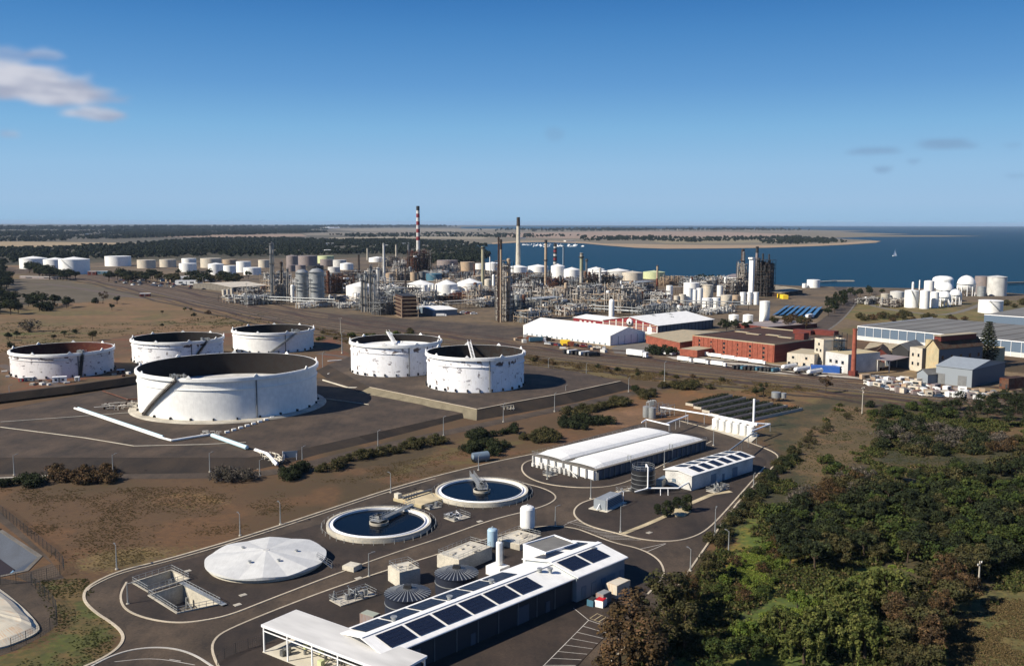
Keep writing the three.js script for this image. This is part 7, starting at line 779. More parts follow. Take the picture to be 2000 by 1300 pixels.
// old cream cement works
{
  const h = 14.8, t = block({ name: 'cream_tower', label: 'square cream tower with round windows in the old works', A: [158.8,-492.6], B: [161.2,-485.6], C: [170,-501.8], h, wall: M.cream, roof: M.roofTan, parapet: 0.7 }); openings(t, 'z+', [[-1.5, h * 0.3, 1.3, 1.4], [1.5, h * 0.3, 1.3, 1.4], [-1.5, h * 0.6, 1.3, 1.4], [1.5, h * 0.6, 1.3, 1.4], [0, h * 0.82, 1.3, 1.3]], M.glass, 'window', M.stone); const f = geo(); for (const a of [-2, 2]) for (const b of [-2.5, 2.5]) f.bar([t.W / 2 + 2 + a, 0, b - 2], [t.W / 2 + 2 + a, h + 4, b - 2], 0.25, 4); for (let k = 1; k < 5; k++) f.box(t.W / 2 + 2, h * k / 4, -2, 4.4, 0.3, 5.4); part('lift_frame', f, M.dark, t);
  const u = block({ name: 'cream_wing', label: 'low cream wing left of the square cream tower', A: [144.5,-492.3], B: [156.1,-483.8], C: [167.2,-501.8], h: 7.8, wall: M.cream, roof: M.roofTan }); openings(u, 'z+', [[-6, 1.5, 1.4, 1.6], [-2, 1.5, 1.4, 1.6], [2, 1.5, 1.4, 1.6], [6, 1.5, 1.4, 1.6], [-4, 5, 1.2, 1.2], [3, 5, 1.2, 1.2]], M.glass, 'window', M.stone);
  const v = block({ name: 'cream_wing', label: 'cream wing between the square tower and the brick chimney', A: [161.9,-483.9], B: [168.9,-470.6], C: [182.7,-493], h: 9.7, wall: M.offwhite, roof: M.stone }); openings(v, 'z+', [[-4, 4.5, 1.6, 1.6], [0, 4.5, 1.6, 1.6], [4, 4.5, 1.6, 1.6], [-2, 1.4, 1.6, 1.8], [3, 1.4, 1.6, 1.8]], M.glass, 'window', M.stone);
  const c = [169.7,-465.1,1,23.5], s = thing('brick_chimney', 'tall red brick chimney in the old works', 'chimney', [c[0], 0, c[1]]); part('shaft', geo().revolve(0, 0, 0, [[c[2] * 1.25, 0], [c[2], c[3] * 0.97], [c[2] * 1.15, c[3] * 0.97], [c[2] * 1.15, c[3]], [c[2] * 0.7, c[3]]], 18), M.brick, s); part('base', geo().box(0, 0, 0, c[2] * 3.4, 2.5, c[2] * 3.4, 0.78), M.brickDark, s);
  hall({ name: 'dark_gabled_shed', label: 'dark gabled shed right behind the brick chimney', A: [185,-503.9], B: [190.7,-498.5], C: [203.1,-519.5], eave: 5, ridge: 8, wall: M.brickDark, roof: M.roofBrown, cross: true }); hall({ name: 'dark_gabled_shed', label: 'second dark gabled shed, next along from the chimney', A: [194,-505.9], B: [202,-502.3], C: [213.1,-521.7], eave: 5, ridge: 8.4, wall: M.brickDark, roof: M.roofBrown, cross: true }); hall({ name: 'dark_gabled_shed', label: 'grey roofed gabled shed in the middle of the old works', A: [208.2,-513.8], B: [214.8,-508.2], C: [228.6,-530], eave: 7, ridge: 10, wall: M.dark, roof: M.roofGrey, cross: true });
  hall({ name: 'long_shed', label: 'long pale roofed shed behind the old works', A: [197.9,-525.4], B: [216.1,-513.9], C: [227.7,-538.3], eave: 5.5, ridge: 7.5, wall: M.stone, roof: M.roofTan });
  { const A = [182.4,-484.2], B = [191.4,-474.3], C = [204.1,-493.3], f = frameOf(A, B, C), o = thing('open_shed', 'open fronted shed on posts with a pale pink roof', 'shed', [f.x, 0, f.z], f.rot); slab('roof', M.greyPink, o, 0, 6, 0, f.w, 0.3, f.d); for (const a of [-1, 0, 1]) for (const b of [-1, 1]) slab('post', M.offwhite, o, a * (f.w / 2 - 0.4), 2.95, b * (f.d / 2 - 0.4), 0.35, 5.9, 0.35); slab('back_wall', M.wallDark, o, 0, 2.9, -f.d / 2 + 0.2, f.w - 1, 5.8, 0.2); }
  const w = hall({ name: 'kiln_house', label: 'tall dark sided kiln house with a raised roof lantern', A: [210.4,-476.2], B: [213.8,-469.7], C: [237,-497.5], eave: 13, ridge: 17, wall: M.stone, roof: M.roofBrown, cross: true }); slab('lantern', M.brickDark, w, 0, 17.6, 0, 4, 2.6, w.D * 0.8); slab('lantern_roof', M.roofTan, w, 0, 19, 0, 4.8, 0.3, w.D * 0.84); const kl = []; for (let k = 0; k < 5; k++) for (let j = 0; j < 2; j++) kl.push([-w.D / 2 + 3 + k * (w.D - 6) / 4, 2.5 + j * 4.8, 1.6, 2]); openings(w, 'x+', kl, M.glass, 'window', M.concreteDark); slab('dark_side_slab', M.wallDark, w, w.W / 2 + 0.02, 6.4, 0, 0.06, 12.6, w.D - 0.3);
  const a = block({ name: 'cream_silo_block', label: 'square cream block with a round turret beside the kiln house', A: [205.6,-484.6], B: [209.1,-477.9], C: [218.3,-491.8], h: 12, wall: M.cream, roof: M.roofTan }); part('turret', geo().cyl(2, 12, 0, 2, 4, 16), M.stone, a); openings(a, 'z+', [[-1.8, 3, 1.1, 1.6], [1.6, 3, 1.1, 1.6], [-1.8, 7.5, 1.1, 1.6], [1.6, 7.5, 1.1, 1.6]], M.glass, 'window', M.stone);
  const b = block({ name: 'cream_house', label: 'yellow stone house with arched windows under the big conifer', A: [238,-503], B: [244.3,-494], C: [264.6,-516.7], h: 8, wall: M.stone, roof: M.roofTan, parapet: 0.5 }); openings(b, 'z+', [[-5, 2, 1.3, 2.6], [-1.5, 2, 1.3, 2.6], [2, 2, 1.3, 2.6], [5.5, 2, 1.3, 2.6]], M.glass, 'window', M.concreteLight); slab('chimney', M.stone, b, -6, 9.6, 0, 1.6, 3.4, 1.6);
  const d = hall({ name: 'grey_shed', label: 'large blue grey shed with a dark end wall among the scrap', A: [201.1,-443.6], B: [212.1,-431.1], C: [236.9,-459], eave: 8.4, ridge: 11, wall: M.corrGrey, roof: std('#aab3bb', 0.6, { map: T.paint }), over: 0.4 }); slab('end_cladding', M.wallDark, d, d.W / 2 + 0.05, 4.2, 0, 0.1, 8.2, d.D - 0.2); openings(d, 'x+', [[-3, 1, 2, 2.4], [3, 1, 2, 2.4]], M.glass, 'window'); openings(d, 'z+', [[-6, 0, 4, 5], [4, 0, 4, 5]], M.grey, 'door');
  hall({ name: 'small_shed', label: 'small grey shed beside the large blue grey shed', A: [193.3,-446.3], B: [196,-440.6], C: [206.1,-452.5], eave: 4.6, ridge: 6.6, wall: M.corrGrey, roof: M.roofGrey, cross: true });
  const r = block({ name: 'rusty_hut', label: 'rusty patched hut on the grass past the large shed', A: [224.3,-429.9], B: [226.4,-425.9], C: [235.3,-435.5], h: 5, wall: M.rust, roof: M.rustDark }); openings(r, 'z+', [[-1.6, 1, 1, 1.4], [1.4, 0.2, 1.1, 2.2]], M.dark, 'window');
}
// grey warehouse with a glazed blue side
{
  const A = [225.2,-612.7], B = [302.8,-513.5], h = 8.7, q = [225.9,-615.7], r = [260.5,-673.8], C = [B[0] + (r[0] - q[0]) * 1.5, B[1] + (r[1] - q[1]) * 1.5], t = block({ name: 'grey_warehouse', label: 'vast low warehouse with a grey roof and blue grey side', A, B, C, h, wall: M.corrBlue, roof: M.roofGrey, y: 0 }), x = t.W / 2, z = t.D / 2; void h;
  slab('base_wall', M.offwhite, t, 0, 1.3, z + 0.1, t.W, 2.6, 0.3); slab('fascia', M.whiteClean, t, 0, h + 0.1, z + 0.15, t.W, 0.5, 0.4); for (let k = 0; k <= 22; k++) slab('column', M.whiteClean, t, -x + k * t.W / 22, h / 2, z + 0.2, 0.2, h, 0.3); for (let k = 0; k < 10; k++) slab('roof_ridge', M.concreteDark, t, -x + (k + 0.5) * t.W / 10, h + 0.12, 0, 0.8, 0.24, t.D - 1); slab('fascia', M.whiteClean, t, -x - 0.1, h + 0.1, 0, 0.4, 0.5, t.D);
  const u = block({ name: 'grey_warehouse', label: 'second grey roofed warehouse behind the vast one', A: [343.4,-685.1], B: [389.3,-638.7], C: [[389.3,-638.7][0] + (r[0] - q[0]) * 1.4, [389.3,-638.7][1] + (r[1] - q[1]) * 1.4], h: 9.6, wall: M.corrBlue, roof: M.roofGrey }); slab('fascia', M.whiteClean, u, 0, 9.7, u.D / 2 + 0.1, u.W, 0.5, 0.3);
}
// port tanks and gas spheres
const sphere = (label, px, r, legTop) => { const [x, z] = px, t = thing('gas_sphere', label, 'sphere', [x, 0, z], 0, 'white gas spheres'); part('shell', geo().ball(0, r + legTop, 0, r, 28), M.white, t); for (let k = 0; k < 10; k++) { const a = k / 10 * 6.283; part('leg', geo().bar([Math.cos(a) * r * 0.98, 0, Math.sin(a) * r * 0.98], [Math.cos(a) * r * 0.98, r + legTop, Math.sin(a) * r * 0.98], 0.4, 7), M.whiteClean, t); } part('stair', geo().revolve(0, r + legTop, 0, [[r + 0.1, 0], [r + 0.9, 0], [r + 0.9, 0.25], [r + 0.1, 0.25]], 28), M.galv, t); part('top_platform', geo().cyl(0, r * 2 + legTop - 0.3, 0, 1.2, 0.8, 12), M.galv, t); return t; };
sphere('white gas sphere nearest the three white cylinders', [396,-865.3], 5.6, 3); sphere('white gas sphere next to the nearest one', [416.8,-887.9], 5.4, 3.4); sphere('largest white gas sphere, nearer the big shore tank', [479,-997.3], 9, 3.2); sphere('white gas sphere half hidden behind the others', [422.8,-923.3], 8, 3);
[[[361.3,-854,6,15.2], M.white, 'first and widest of three white cylinders before the spheres', { rise: 1, stair: [0.9, 2] }], [[368,-842.2,4,15.9], M.white, 'middle of three white cylinders before the spheres', { rise: 1 }], [[381.5,-852.6,3.8,13.8], M.white, 'last of three white cylinders before the spheres', { rise: 1 }], [[363.7,-892.1,6.3,11.5], M.offwhite, 'pale tank left of the three white cylinders', { rise: 0.8 }], [[351.6,-889.7,4,9.6], M.concrete, 'drab tank at the end of the port tanks', { rise: 0.6 }], [[468.3,-1061.7,5.3,11.4], M.white, 'white tank behind the three white cylinders', { rise: 0.8 }], [[509.6,-1118.9,11.6,10.2], M.white, 'wide domed white tank behind the spheres', { dome: true, rise: 4 }], [[506.1,-1018.9,7.2,19.2], M.greyPink, 'tall pale tank left of the big shore tank', { rise: 0.6 }], [[490.4,-987.5,4.3,10.1], M.galv, 'small ribbed tank in front of the tall pale one', { rise: 0.5, hoops: [0.3, 0.6, 0.9] }], [[512.7,-999.8,9.6,19.8], M.offwhite, 'big pale shore tank at the end of the port', { rise: 1.4, rim: 0.3 }], [[408.5,-805.1,9.7,10.4], M.white, 'white tank with a slanting stair beside the grey warehouse roof', { rise: 0.6, rim: 0.3, stair: [1.1, 2.1] }], [[458.8,-1082.2,1.3,7.6], M.white, 'slim white vessel behind the port tanks', { dome: true, rise: 1.6 }], [[466.2,-1081.9,0.7,11.1], M.white, 'thin white vent behind the port tanks', { rise: 0.3 }]].forEach(([c, m, l, o]) => tank('port_tank', l, c, m, o));
seedState = 700; [[[349,-864], 34, 16, 7, 'low brown port pipework left of the cylinders'], [[340.4,-897.1], 40, 14, 5, 'low port pipework by the shore road']].forEach(([p, w, d, h, l], k) => processUnit(l, p, w, d, h, 500 + k, { frame: M.brown }));
single('jetty', geo().rail([[388.7,-1198.4],[416.9,-1220.3],[441,-1221.3]], 1.2, 5, 1.2), M.concrete, 'thin pale jetty reaching into the bay', 'jetty'); single('jetty', geo().rail([[612.3,-1177],[713.3,-1221.6]], 1.6, 9, 1.4), M.concreteDark, 'dark jetty at the picture edge past the big shore tank', 'jetty');
hall({ name: 'shore_shed', label: 'flat tan shed on the shore right of the dark tower', A: [282.6,-1019.8], B: [314,-1036], C: [330,-1119.5], eave: 4, ridge: 5.4, wall: M.brown, roof: M.roofTan }); hall({ name: 'shore_shed', label: 'second tan shed on the shore, nearer the jetty tank', A: [275.8,-970], B: [313.9,-1020.9], C: [326.1,-1076.3], eave: 4, ridge: 5, wall: M.brown, roof: M.roofTan }); block({ name: 'yellow_crate_store', label: 'yellow store in the shadow of the dark tower', A: [270.9,-943.5], B: [276.1,-943.7], C: [282.8,-963.5], h: 4, wall: M.yellow, roof: M.yellow });
// solar field
{ const a = [213.5,-765.2], b = [248.2,-850.6], c = [239.7,-753.3], d = [273,-835.9]; for (let k = 0; k < 7; k++) { const t = k / 6, p = [lerp(a[0], c[0], t), lerp(a[1], c[1], t)], q = [lerp(b[0], d[0], t), lerp(b[1], d[1], t)], L = Math.hypot(q[0] - p[0], q[1] - p[1]), o = thing('solar_row', ['first', 'second', 'third', 'fourth', 'fifth', 'sixth', 'seventh'][k] + ' row of the blue solar field, counted from the tall white silo', 'solar panels', [(p[0] + q[0]) / 2, 0, (p[1] + q[1]) / 2], Math.atan2(-(q[1] - p[1]), q[0] - p[0]), 'solar field rows'), e = slab('panel', std('#3e6f9c', 0.35), o, 0, 1.6, 0, L, 0.1, 4.2); e.rotation.x = -0.3; for (let j = 0; j < 6; j++) slab('post', M.galv, o, -L / 2 + L * (j + 0.5) / 6, 0.7, 0, 0.2, 1.4, 0.2); } single('solar_border', geo().rail([a, c, d], 0, 1, 0.3), M.whiteLine, 'white edge strip along the solar field', 'strip'); }
// roads over there
struct('road', geo().rail(curve([[391.5,-1130.9],[347,-958.9],[301.3,-852.1],[245.3,-725.8],[200.4,-634.7],[168.9,-568.5],[148.9,-524.6]], 2), 0.0, 15, 0.03), M.asphalt, 'shore road running down past the brick works'); struct('path', geo().rail(curve([[330.9,-908.5],[299.5,-831.6],[249.8,-718.4],[206.4,-631.9]], 2), 0, 1.4, 0.04), M.concreteDark, 'pale verge beside the shore road'); struct('road', geo().rail(curve([[344.6,-952.3],[329,-842.5],[345.1,-794.8],[358.8,-777.4],[419.8,-855.4],[478,-943.6]], 2), 0, 6, 0.03), M.concreteDark, 'track in front of the spheres');
struct('road', geo().prism([[-35.1,-644.6],[-14.7,-676.9],[8.1,-677.4],[8.6,-633.6],[-6.6,-605.2],[-23.5,-615.8]], 0, 0.03, false).prism([[-152.8,-781.7],[-116.4,-765.2],[-54.7,-718.6],[8.1,-677.4],[7.5,-627.7],[-34.3,-629.8],[-88.1,-675.3],[-142.4,-727.9]], 0, 0.02, false), M.asphalt, 'open asphalt lot along the refinery fence'); struct('road', geo().prism([[60.7,-571.1],[81,-607],[105.5,-586.7],[101,-544.6],[84.5,-533.7],[59.4,-543.8]], 0, 0.03, false), M.concreteDark, 'grey lot at the end of the white shed'); struct('road', geo().prism([[85.5,-540],[104.5,-531.9],[142.5,-501.3],[157.6,-480.4],[174.1,-461.2],[170.7,-451.9],[129.4,-473.3],[92.3,-511.8]], 0, 0.035, false), M.concrete, 'pale truck yard in front of the brick works');
struct('road', geo().rail(curve([[-671.3,-1127.6],[-594.8,-1169.5],[-510.8,-1097.3],[-385.6,-948.7],[-326.5,-912.5]], 2), 0, 9, 0.03).rail(curve([[-501.5,-1173.2],[-386.6,-1019.6],[-263.2,-836.1],[-171.2,-715.8]], 2), 0, 8, 0.02), M.track, 'dirt road beside the railway');

// ---------- vehicles ----------
const wheelGeo = geo().bar([0, 0, -0.14], [0, 0, 0.14], 0.42, 12).build();
const wheel = (t, x, z, s = 1) => { const o = part('wheel', wheelGeo, M.black, t); o.position.set(x, 0.42 * s, z); o.scale.setScalar(s); return o; };
const makeCar = (m) => { const t = thing('parked_car', 'x', 'car'); scene.remove(t); part('body', geo().box(0, 0.35, 0, 4.3, 0.65, 1.75), m, t); part('cabin', (() => { const g = geo(); const P = (x, y, z) => [x, y, z], a = [-1.5, 1.3], b = [-1.0, 0.7]; g.quad(P(a[0], 1, 0.82), P(a[1], 1, 0.82), P(b[1], 1.5, 0.7), P(b[0], 1.5, 0.7)).quad(P(a[1], 1, -0.82), P(a[0], 1, -0.82), P(b[0], 1.5, -0.7), P(b[1], 1.5, -0.7)).quad(P(a[1], 1, 0.82), P(a[1], 1, -0.82), P(b[1], 1.5, -0.7), P(b[1], 1.5, 0.7)).quad(P(a[0], 1, -0.82), P(a[0], 1, 0.82), P(b[0], 1.5, 0.7), P(b[0], 1.5, -0.7)); return g; })(), M.glass, t); slab('roof', m, t, -0.15, 1.52, 0, 1.75, 0.06, 1.42); for (const x of [-1.35, 1.35]) for (const z of [-0.8, 0.8]) wheel(t, x, z, 0.75); return t; };
const makeTruck = (m, cab) => { const t = thing('parked_truck', 'x', 'truck'); scene.remove(t); part('cargo_box', geo().box(-1.4, 1.1, 0, 11, 2.9, 2.5), m, t); part('cab', geo().box(5.6, 0.6, 0, 2.1, 2.6, 2.4), cab, t); slab('windscreen', M.glass, t, 6.68, 2.3, 0, 0.06, 0.9, 2); slab('chassis', M.dark, t, -0.6, 0.85, 0, 12, 0.4, 1.6); for (const x of [-5.6, -4.4, 3, 5.6]) for (const z of [-1.1, 1.1]) wheel(t, x, z, 1.15); return t; };
const makeTanker = () => { const t = thing('tanker_trailer', 'x', 'tanker'); scene.remove(t); part('barrel', geo().bar([-5.6, 2, 0], [5.6, 2, 0], 1.25, 18).ball(-5.6, 2, 0, 1.24, 16).ball(5.6, 2, 0, 1.24, 16), M.white, t); slab('chassis', M.dark, t, 0, 0.8, 0, 11, 0.3, 1.4); for (const x of [-4.6, -3.4, 4]) for (const z of [-1, 1]) wheel(t, x, z, 1.1); slab('walkway', M.galv, t, 0, 3.3, 0, 9, 0.1, 0.7); return t; };
const cars = ['#e8e8e6', '#b8bcc0', '#3a3d42', '#8c2f2c', '#4b5f78', '#d8d2c4'].map((h) => makeCar(std(h, 0.3))); const truckW = makeTruck(M.white, M.whiteClean), truckB = makeTruck(M.dark, M.dark), truckG = makeTruck(M.teal, M.whiteClean), tankerP = makeTanker();
const put = (o, p, turn, label, group, s = 1) => copyOf(o, ground3(p, 0.03), turn, [s, s], label, group);
const rowOf = (A, B, n, f) => { for (let k = 0; k < n; k++) { const t = n > 1 ? k / (n - 1) : 0; f([lerp(A[0], B[0], t), lerp(A[1], B[1], t)], k); } };
rowOf([33.2,-543.4], [46.4,-530.9], 7, (p, k) => put(k % 3 === 1 ? truckW : truckB, p, 0.6 + (k % 2) * 0.08, 'truck in the row at the end of the white shed', 'trucks by the white shed', 0.62)); put(truckW, [70.8,-529.3], -0.75, 'long white truck parked past the row of dark trucks');
rowOf([86.1,-544.3], [92.5,-538], 3, (p, k) => put(cars[0], p, 0.8, ['white van left of two others beside the brick hut', 'white van between two others beside the brick hut', 'white van nearest the brick hut'][k], 'white vans by the brick hut', 1.25));
rowOf([109.6,-534.1], [132.5,-503], 5, (p, k) => put(truckW, p, -0.72, ['first', 'second', 'third', 'fourth', 'fifth'][k] + ' white truck along the brick works wall', 'white trucks along the brick works', 0.6)); rowOf([94.5,-511.8], [109.4,-495.3], 3, (p, k) => put(truckW, p, -0.75, ['white truck in the yard nearest the brick hut', 'middle white truck standing out in the yard', 'white truck in the yard nearest the dark row'][k], 'white trucks out in the yard', 0.66));
rowOf([117.1,-486.6], [134.5,-476.7], 11, (p, k) => put(k % 4 === 2 ? truckG : truckB, p, 0.65 + (k % 3) * 0.07, 'truck in the long row before the cream works', 'trucks before the cream works', 0.5)); rowOf([143.3,-483.6], [151.3,-467.1], 3, (p, k) => put(tankerP, p, -0.9 + 1.6, ['white tanker trailer nearest the dark row', 'middle white tanker trailer', 'white tanker trailer nearest the blue tarpaulin'][k], 'white tanker trailers', 0.95));
{ const p = [159.7,-477.1], t = thing('blue_tarpaulin_stack', 'long stack under a bright blue tarpaulin before the cream works', 'stack', ground3(p), -0.3); part('cover', geo().prism([[-7, -2.4], [7, -2.4], [7, 2.4], [-7, 2.4]], 0, 3.2), M.blue, t); slab('end_tank', M.white, t, 9.2, 1.4, 0, 3, 2.8, 3); }
put(truckW, [188.5,-484.3], 0.7, 'white caravan truck inside the open fronted shed'); put(truckG, [16.2,-595.1], 0.3, 'truck with a dark teal box beside the white shed', undefined, 0.8); put(truckB, [20.3,-600.5], 0.2, 'dark lorry behind the teal one beside the white shed', undefined, 0.7); put(truckW, [236.8,-749.2], 0.9, 'white coach stopped on the shore road', undefined, 0.9); put(truckW, [-56.9,-758.3], 0.1, 'white truck beside the truck shed', undefined, 0.6);
{ const t = thing('yellow_container', 'bright yellow container beside the white shed', 'container', ground3([32.9,-580.3]), -0.2); part('wall', geo().box(0, 0, 0, 6, 3.4, 2.6), M.yellow, t); slab('door', M.yellow, t, 3.05, 1.7, 0, 0.1, 3, 2.2); const u = thing('orange_container', 'pale orange container joined to the yellow one', 'container', ground3([36.1,-575.5]), -0.2); part('wall', geo().box(0, 0, 0, 4, 2.8, 2.6), M.orange, u); slab('door', M.tan, u, 2.05, 1.4, 0, 0.1, 2.5, 2.2); }
rowOf([21.1,-585], [28.9,-575.3], 5, (p, k) => put(cars[k % 6], p, rr(0, 3), 'parked car between the teal truck and the yellow container', 'cars beside the white shed', 1.1)); rowOf([39.5,-575.5], [55.1,-561.7], 5, (p, k) => put(cars[(k + 2) % 6], p, rr(0, 3), 'parked car along the foot of the white shed', 'cars along the white shed', 1.1));
seedState = 812; rowOf([-40.5,-784.7], [-31.6,-776.1], 3, (p, k) => put(cars[[0, 3, 0][k]], p, 0.3, ['white car nearest the truck shed', 'red car between two white ones', 'white car furthest from the truck shed'][k], 'cars by the truck shed', 1.3));
const lotA = [[-522.9,-1247.6],[-460.8,-1216.8],[-346.5,-1103.4],[-342,-1052.6],[-447.7,-1117.6],[-498.4,-1173.4]]; scatter(lotA, 46, 5.5).forEach((p) => put(pick(cars), p, rr(0, 3.1), 'car in the parking lot before the tank rows', 'cars in the lot before the tank rows', 1.15));
const lotB = [[-502.3,-1308.3],[-406.5,-1252.5],[-354.7,-1139.8],[-460.8,-1216.8]]; scatter(lotB, 16, 11).forEach((p) => { const w = rr(9, 18), t = thing('site_hut', 'pale low hut among the trees before the tank rows', 'hut', ground3(p), rr(0, 0.8), 'huts before the tank rows'); part('wall', geo().box(0, 0, 0, w, 3.2, 7), pick([M.offwhite, M.tan, M.white]), t); slab('roof', pick([M.roof, M.roofGrey]), t, 0, 3.3, 0, w + 0.8, 0.25, 7.8); });
cabinBox([-440.9,-1311], 10, 5, 6, 0.2, M.orange, 'orange block among the trees before the tank rows'); cabinBox([-391.3,-1138.4], 26, 8, 5, 0.1, M.white, 'long white office among the trees before the tank rows'); cabinBox([-595.2,-1342.8], 12, 5, 5, 0, M.brickDark, 'brick red hut beside the nearest of the three wood tanks'); cabinBox([-592.4,-1369.9], 16, 6, 4, 0, M.teal, 'blue green hut beside the brick red one'); cabinBox([-622,-1243.4], 60, 3, 3.2, -0.3, M.greyPink, 'long pale railway carriage below the wood tanks'); cabinBox([-371.4,-955.8], 10, 5, 3, 0.2, M.brickDark, 'red roofed hut by the railway dirt road');
// scrap and caravan yard
const junk = [[171.8,-455],[186.9,-449.2],[191.8,-437.7],[196.4,-421.5],[216.7,-411.6],[203.8,-399.3],[182.7,-406.2],[170.9,-421.1],[165.3,-437.3]]; scatter(junk, 110, 2.6).forEach((p, k) => { const q = k % 5; if (q < 2) put(pick(cars), p, rr(0, 3.1), 'car packed into the scrap yard by the railway', 'cars in the scrap yard', 1); else { const t = thing(q < 4 ? 'caravan' : 'scrap_crate', q < 4 ? 'pale caravan in the scrap yard by the railway' : 'crate of scrap in the yard by the railway', q < 4 ? 'caravan' : 'crate', ground3(p), rr(0, 3.1), q < 4 ? 'caravans in the scrap yard' : 'crates in the scrap yard'), w = rr(2.4, 5.2), h = rr(1.4, 2.6); part('body', geo().box(0, q < 4 ? 0.5 : 0, 0, w, h, rr(1.8, 2.4)), pick([M.white, M.offwhite, M.cream, M.tan, M.greyPink, M.white]), t); if (q < 4) { slab('window', M.glass, t, 0, h * 0.65 + 0.4, 0, w * 0.5, h * 0.3, 2.46); wheel(t, 0, 1, 0.8); wheel(t, 0, -1, 0.8); } else slab('load', pick([M.rust, M.grey, M.brickDark]), t, 0, h + 0.15, 0, w * 0.8, 0.3, 1.4); } });
scatter([[20.2,-616.7],[3.4,-630.6],[0,-605.4],[30.3,-554.3],[56.4,-543.8],[57.7,-557.1]], 16, 6).forEach((p) => single('pallet_stack', geo().box(p[0], 0, p[1], rr(1.5, 4), rr(0.8, 2), rr(1.5, 3), rr(0, 3)), pick([M.orange, M.tan, M.rust, M.offwhite]), 'stack of goods lying along the white shed', 'goods stack', 'goods along the white shed'));
// boats in the bay
const yacht = thing('yacht', 'small white yacht moored in the crowd across the bay', 'yacht', [0, 0, 0], 0, 'yachts moored across the bay'); scene.remove(yacht); part('hull', geo().prism([[-5, -1.5], [3, -1.6], [6.5, 0], [3, 1.6], [-5, 1.5]], 0, 1.6), M.whiteClean, yacht); part('cabin', geo().box(-0.5, 1.6, 0, 4, 1.2, 2), M.white, yacht); part('mast', geo().bar([0.5, 1.6, 0], [0.5, 14, 0], 0.22, 5), M.galv, yacht);
seedState = 55; for (let k = 0; k < 34; k++) { const a = [29.5,-3119.4], b = [230,-3105.5], t = rnd(); copyOf(yacht, [lerp(a[0], b[0], t), 0.06, lerp(a[1], b[1], t) + rr(-170, 120)], rr(0, 6.2), [rr(1, 1.6), 1.2], 'small white yacht moored in the crowd across the bay', 'yachts moored across the bay'); }
{ const p = [894.2,-2218.8], s = thing('sailing_boat', 'lone sailing boat out on the open bay', 'sailing boat', [p[0], 0.06, p[1]], 0.3); part('hull', geo().prism([[-5, -1.5], [3, -1.6], [6.5, 0], [3, 1.6], [-5, 1.5]], 0, 1.6), M.whiteClean, s); part('sail', geo().tri([0.6, 2.4, 0.1], [-5, 2.4, 0.6], [0.6, 16, 0.1]).tri([0.9, 2.4, 0], [5.5, 2, 0.3], [0.8, 14, 0]), std('#f4f4f2', 0.8, { two: true }), s); part('mast', geo().bar([0.7, 1.6, 0], [0.7, 17, 0], 0.2, 5), M.galv, s); }
// greenhouses on the skyline and scattered farm roofs
struct('greenhouse_roofs', geo().prism([[-3507.8,-14116.3],[-3144.9,-14990.1],[-2723.6,-13047.5],[-3063.3,-12380.4]], 0, 6).prism([[-2790.9,-14173.3],[-2692,-14715.3],[-2260.4,-12501.6],[-2350.2,-11999.5]], 0, 8), M.whiteClean, 'bright white greenhouse roofs near the skyline');
const farm = (p, w, label) => { const t = thing('farm_roof', label, 'farm building', ground3(p), 0.4, 'far farm buildings'); part('wall', geo().box(0, 0, 0, w, 5, w * 0.5), M.offwhite, t); slab('roof', M.roof, t, 0, 5.4, 0, w + 2, 0.8, w * 0.5 + 2); }; [[[-4674.3,-9500.5], 40], [[-2500.6,-5599.3], 30], [[-964.9,-2887.7], 26], [[-611.5,-3195.4], 40], [[-570.7,-3528.9], 30], [[-404.8,-2943.2], 46], [[-288.7,-3473.3], 60], [[-365,-3222.1], 30], [[-167.6,-3099], 34], [[229.4,-3820.9], 40], [[-407.9,-6297.1], 40], [[47.7,-4534.8], 30], [[1819.2,-10274.1], 60], [[1714.2,-10240.4], 40], [[-450.7,-2421.6], 60], [[-402,-2343], 40]].forEach(([p, w]) => farm(p, w, 'white roofed farm or town building far beyond the refinery'));
// power poles
const pole = (p, h, label) => { const t = thing('power_pole', label, 'power pole', ground3(p), -0.78); part('post', geo().revolve(0, 0, 0, [[0.22, 0], [0.14, h], [0, h]], 8), M.concrete, t); part('crossarm', geo().box(0, h - 0.8, 0, 0.18, 0.18, 2.6), M.wood, t); for (const z of [-1.1, 0, 1.1]) part('insulator', geo().cyl(0, h - 0.62, z, 0.09, 0.35, 8), M.white, t); return t; };
pole([139.2,-370], 10.9, 'pale power pole in the grass by the railway'); pole([96.4,-188], 6.2, 'grey pole standing in the thicket'); pole([-235.2,-836.9], 21.8, 'pole beside the railway above the clean far tank'); pole([-116.1,-636.8], 11.1, 'pole beside the railway behind the pale roofed tank'); pole([-360.6,-1102.8], 11.9, 'pole among the huts before the tank rows');
single('power_line', (() => { const g = geo(), a = [...[143.7,-437], 12], b = [...[139.2,-370], 9], c = [...[216.2,-364], 11]; const sag = (p, q, n) => { for (let k = 0; k < n; k++) { const f = (t) => [lerp(p[0], q[0], t), lerp(p[2], q[2], t) - 4 * t * (1 - t) * 1.4, lerp(p[1], q[1], t)]; g.bar(f(k / n), f((k + 1) / n), 0.035, 3); } }; sag(a, b, 8); sag(b, c, 14); return g; })(), M.grey, 'thin power line strung over the scrub', 'power line');

// ---------- vegetation ----------
seedState = 4242;
const treeAt = (p, kind, tone, size, label, name = 'tree', group, wide = 1) => plant(name, kind, tone, p, size, label, name.includes('shrub') ? 'shrub' : 'tree', group, 0, wide);
// four round trees on the island
[[[37.9,-238.7], 0.8], [[40.1,-236.2], 1.25], [[43.7,-243.2], 0.95], [[45.8,-240.6], 1.35]].forEach(([p, s], k) => treeAt(p, 'round', 'dark', s * 0.95, ['smallest round tree on the asphalt island', 'round tree by the sandy pad nearest the footpath', 'narrow round tree at the back of the island group', 'largest round tree on the asphalt island'][k], 'round_tree'));
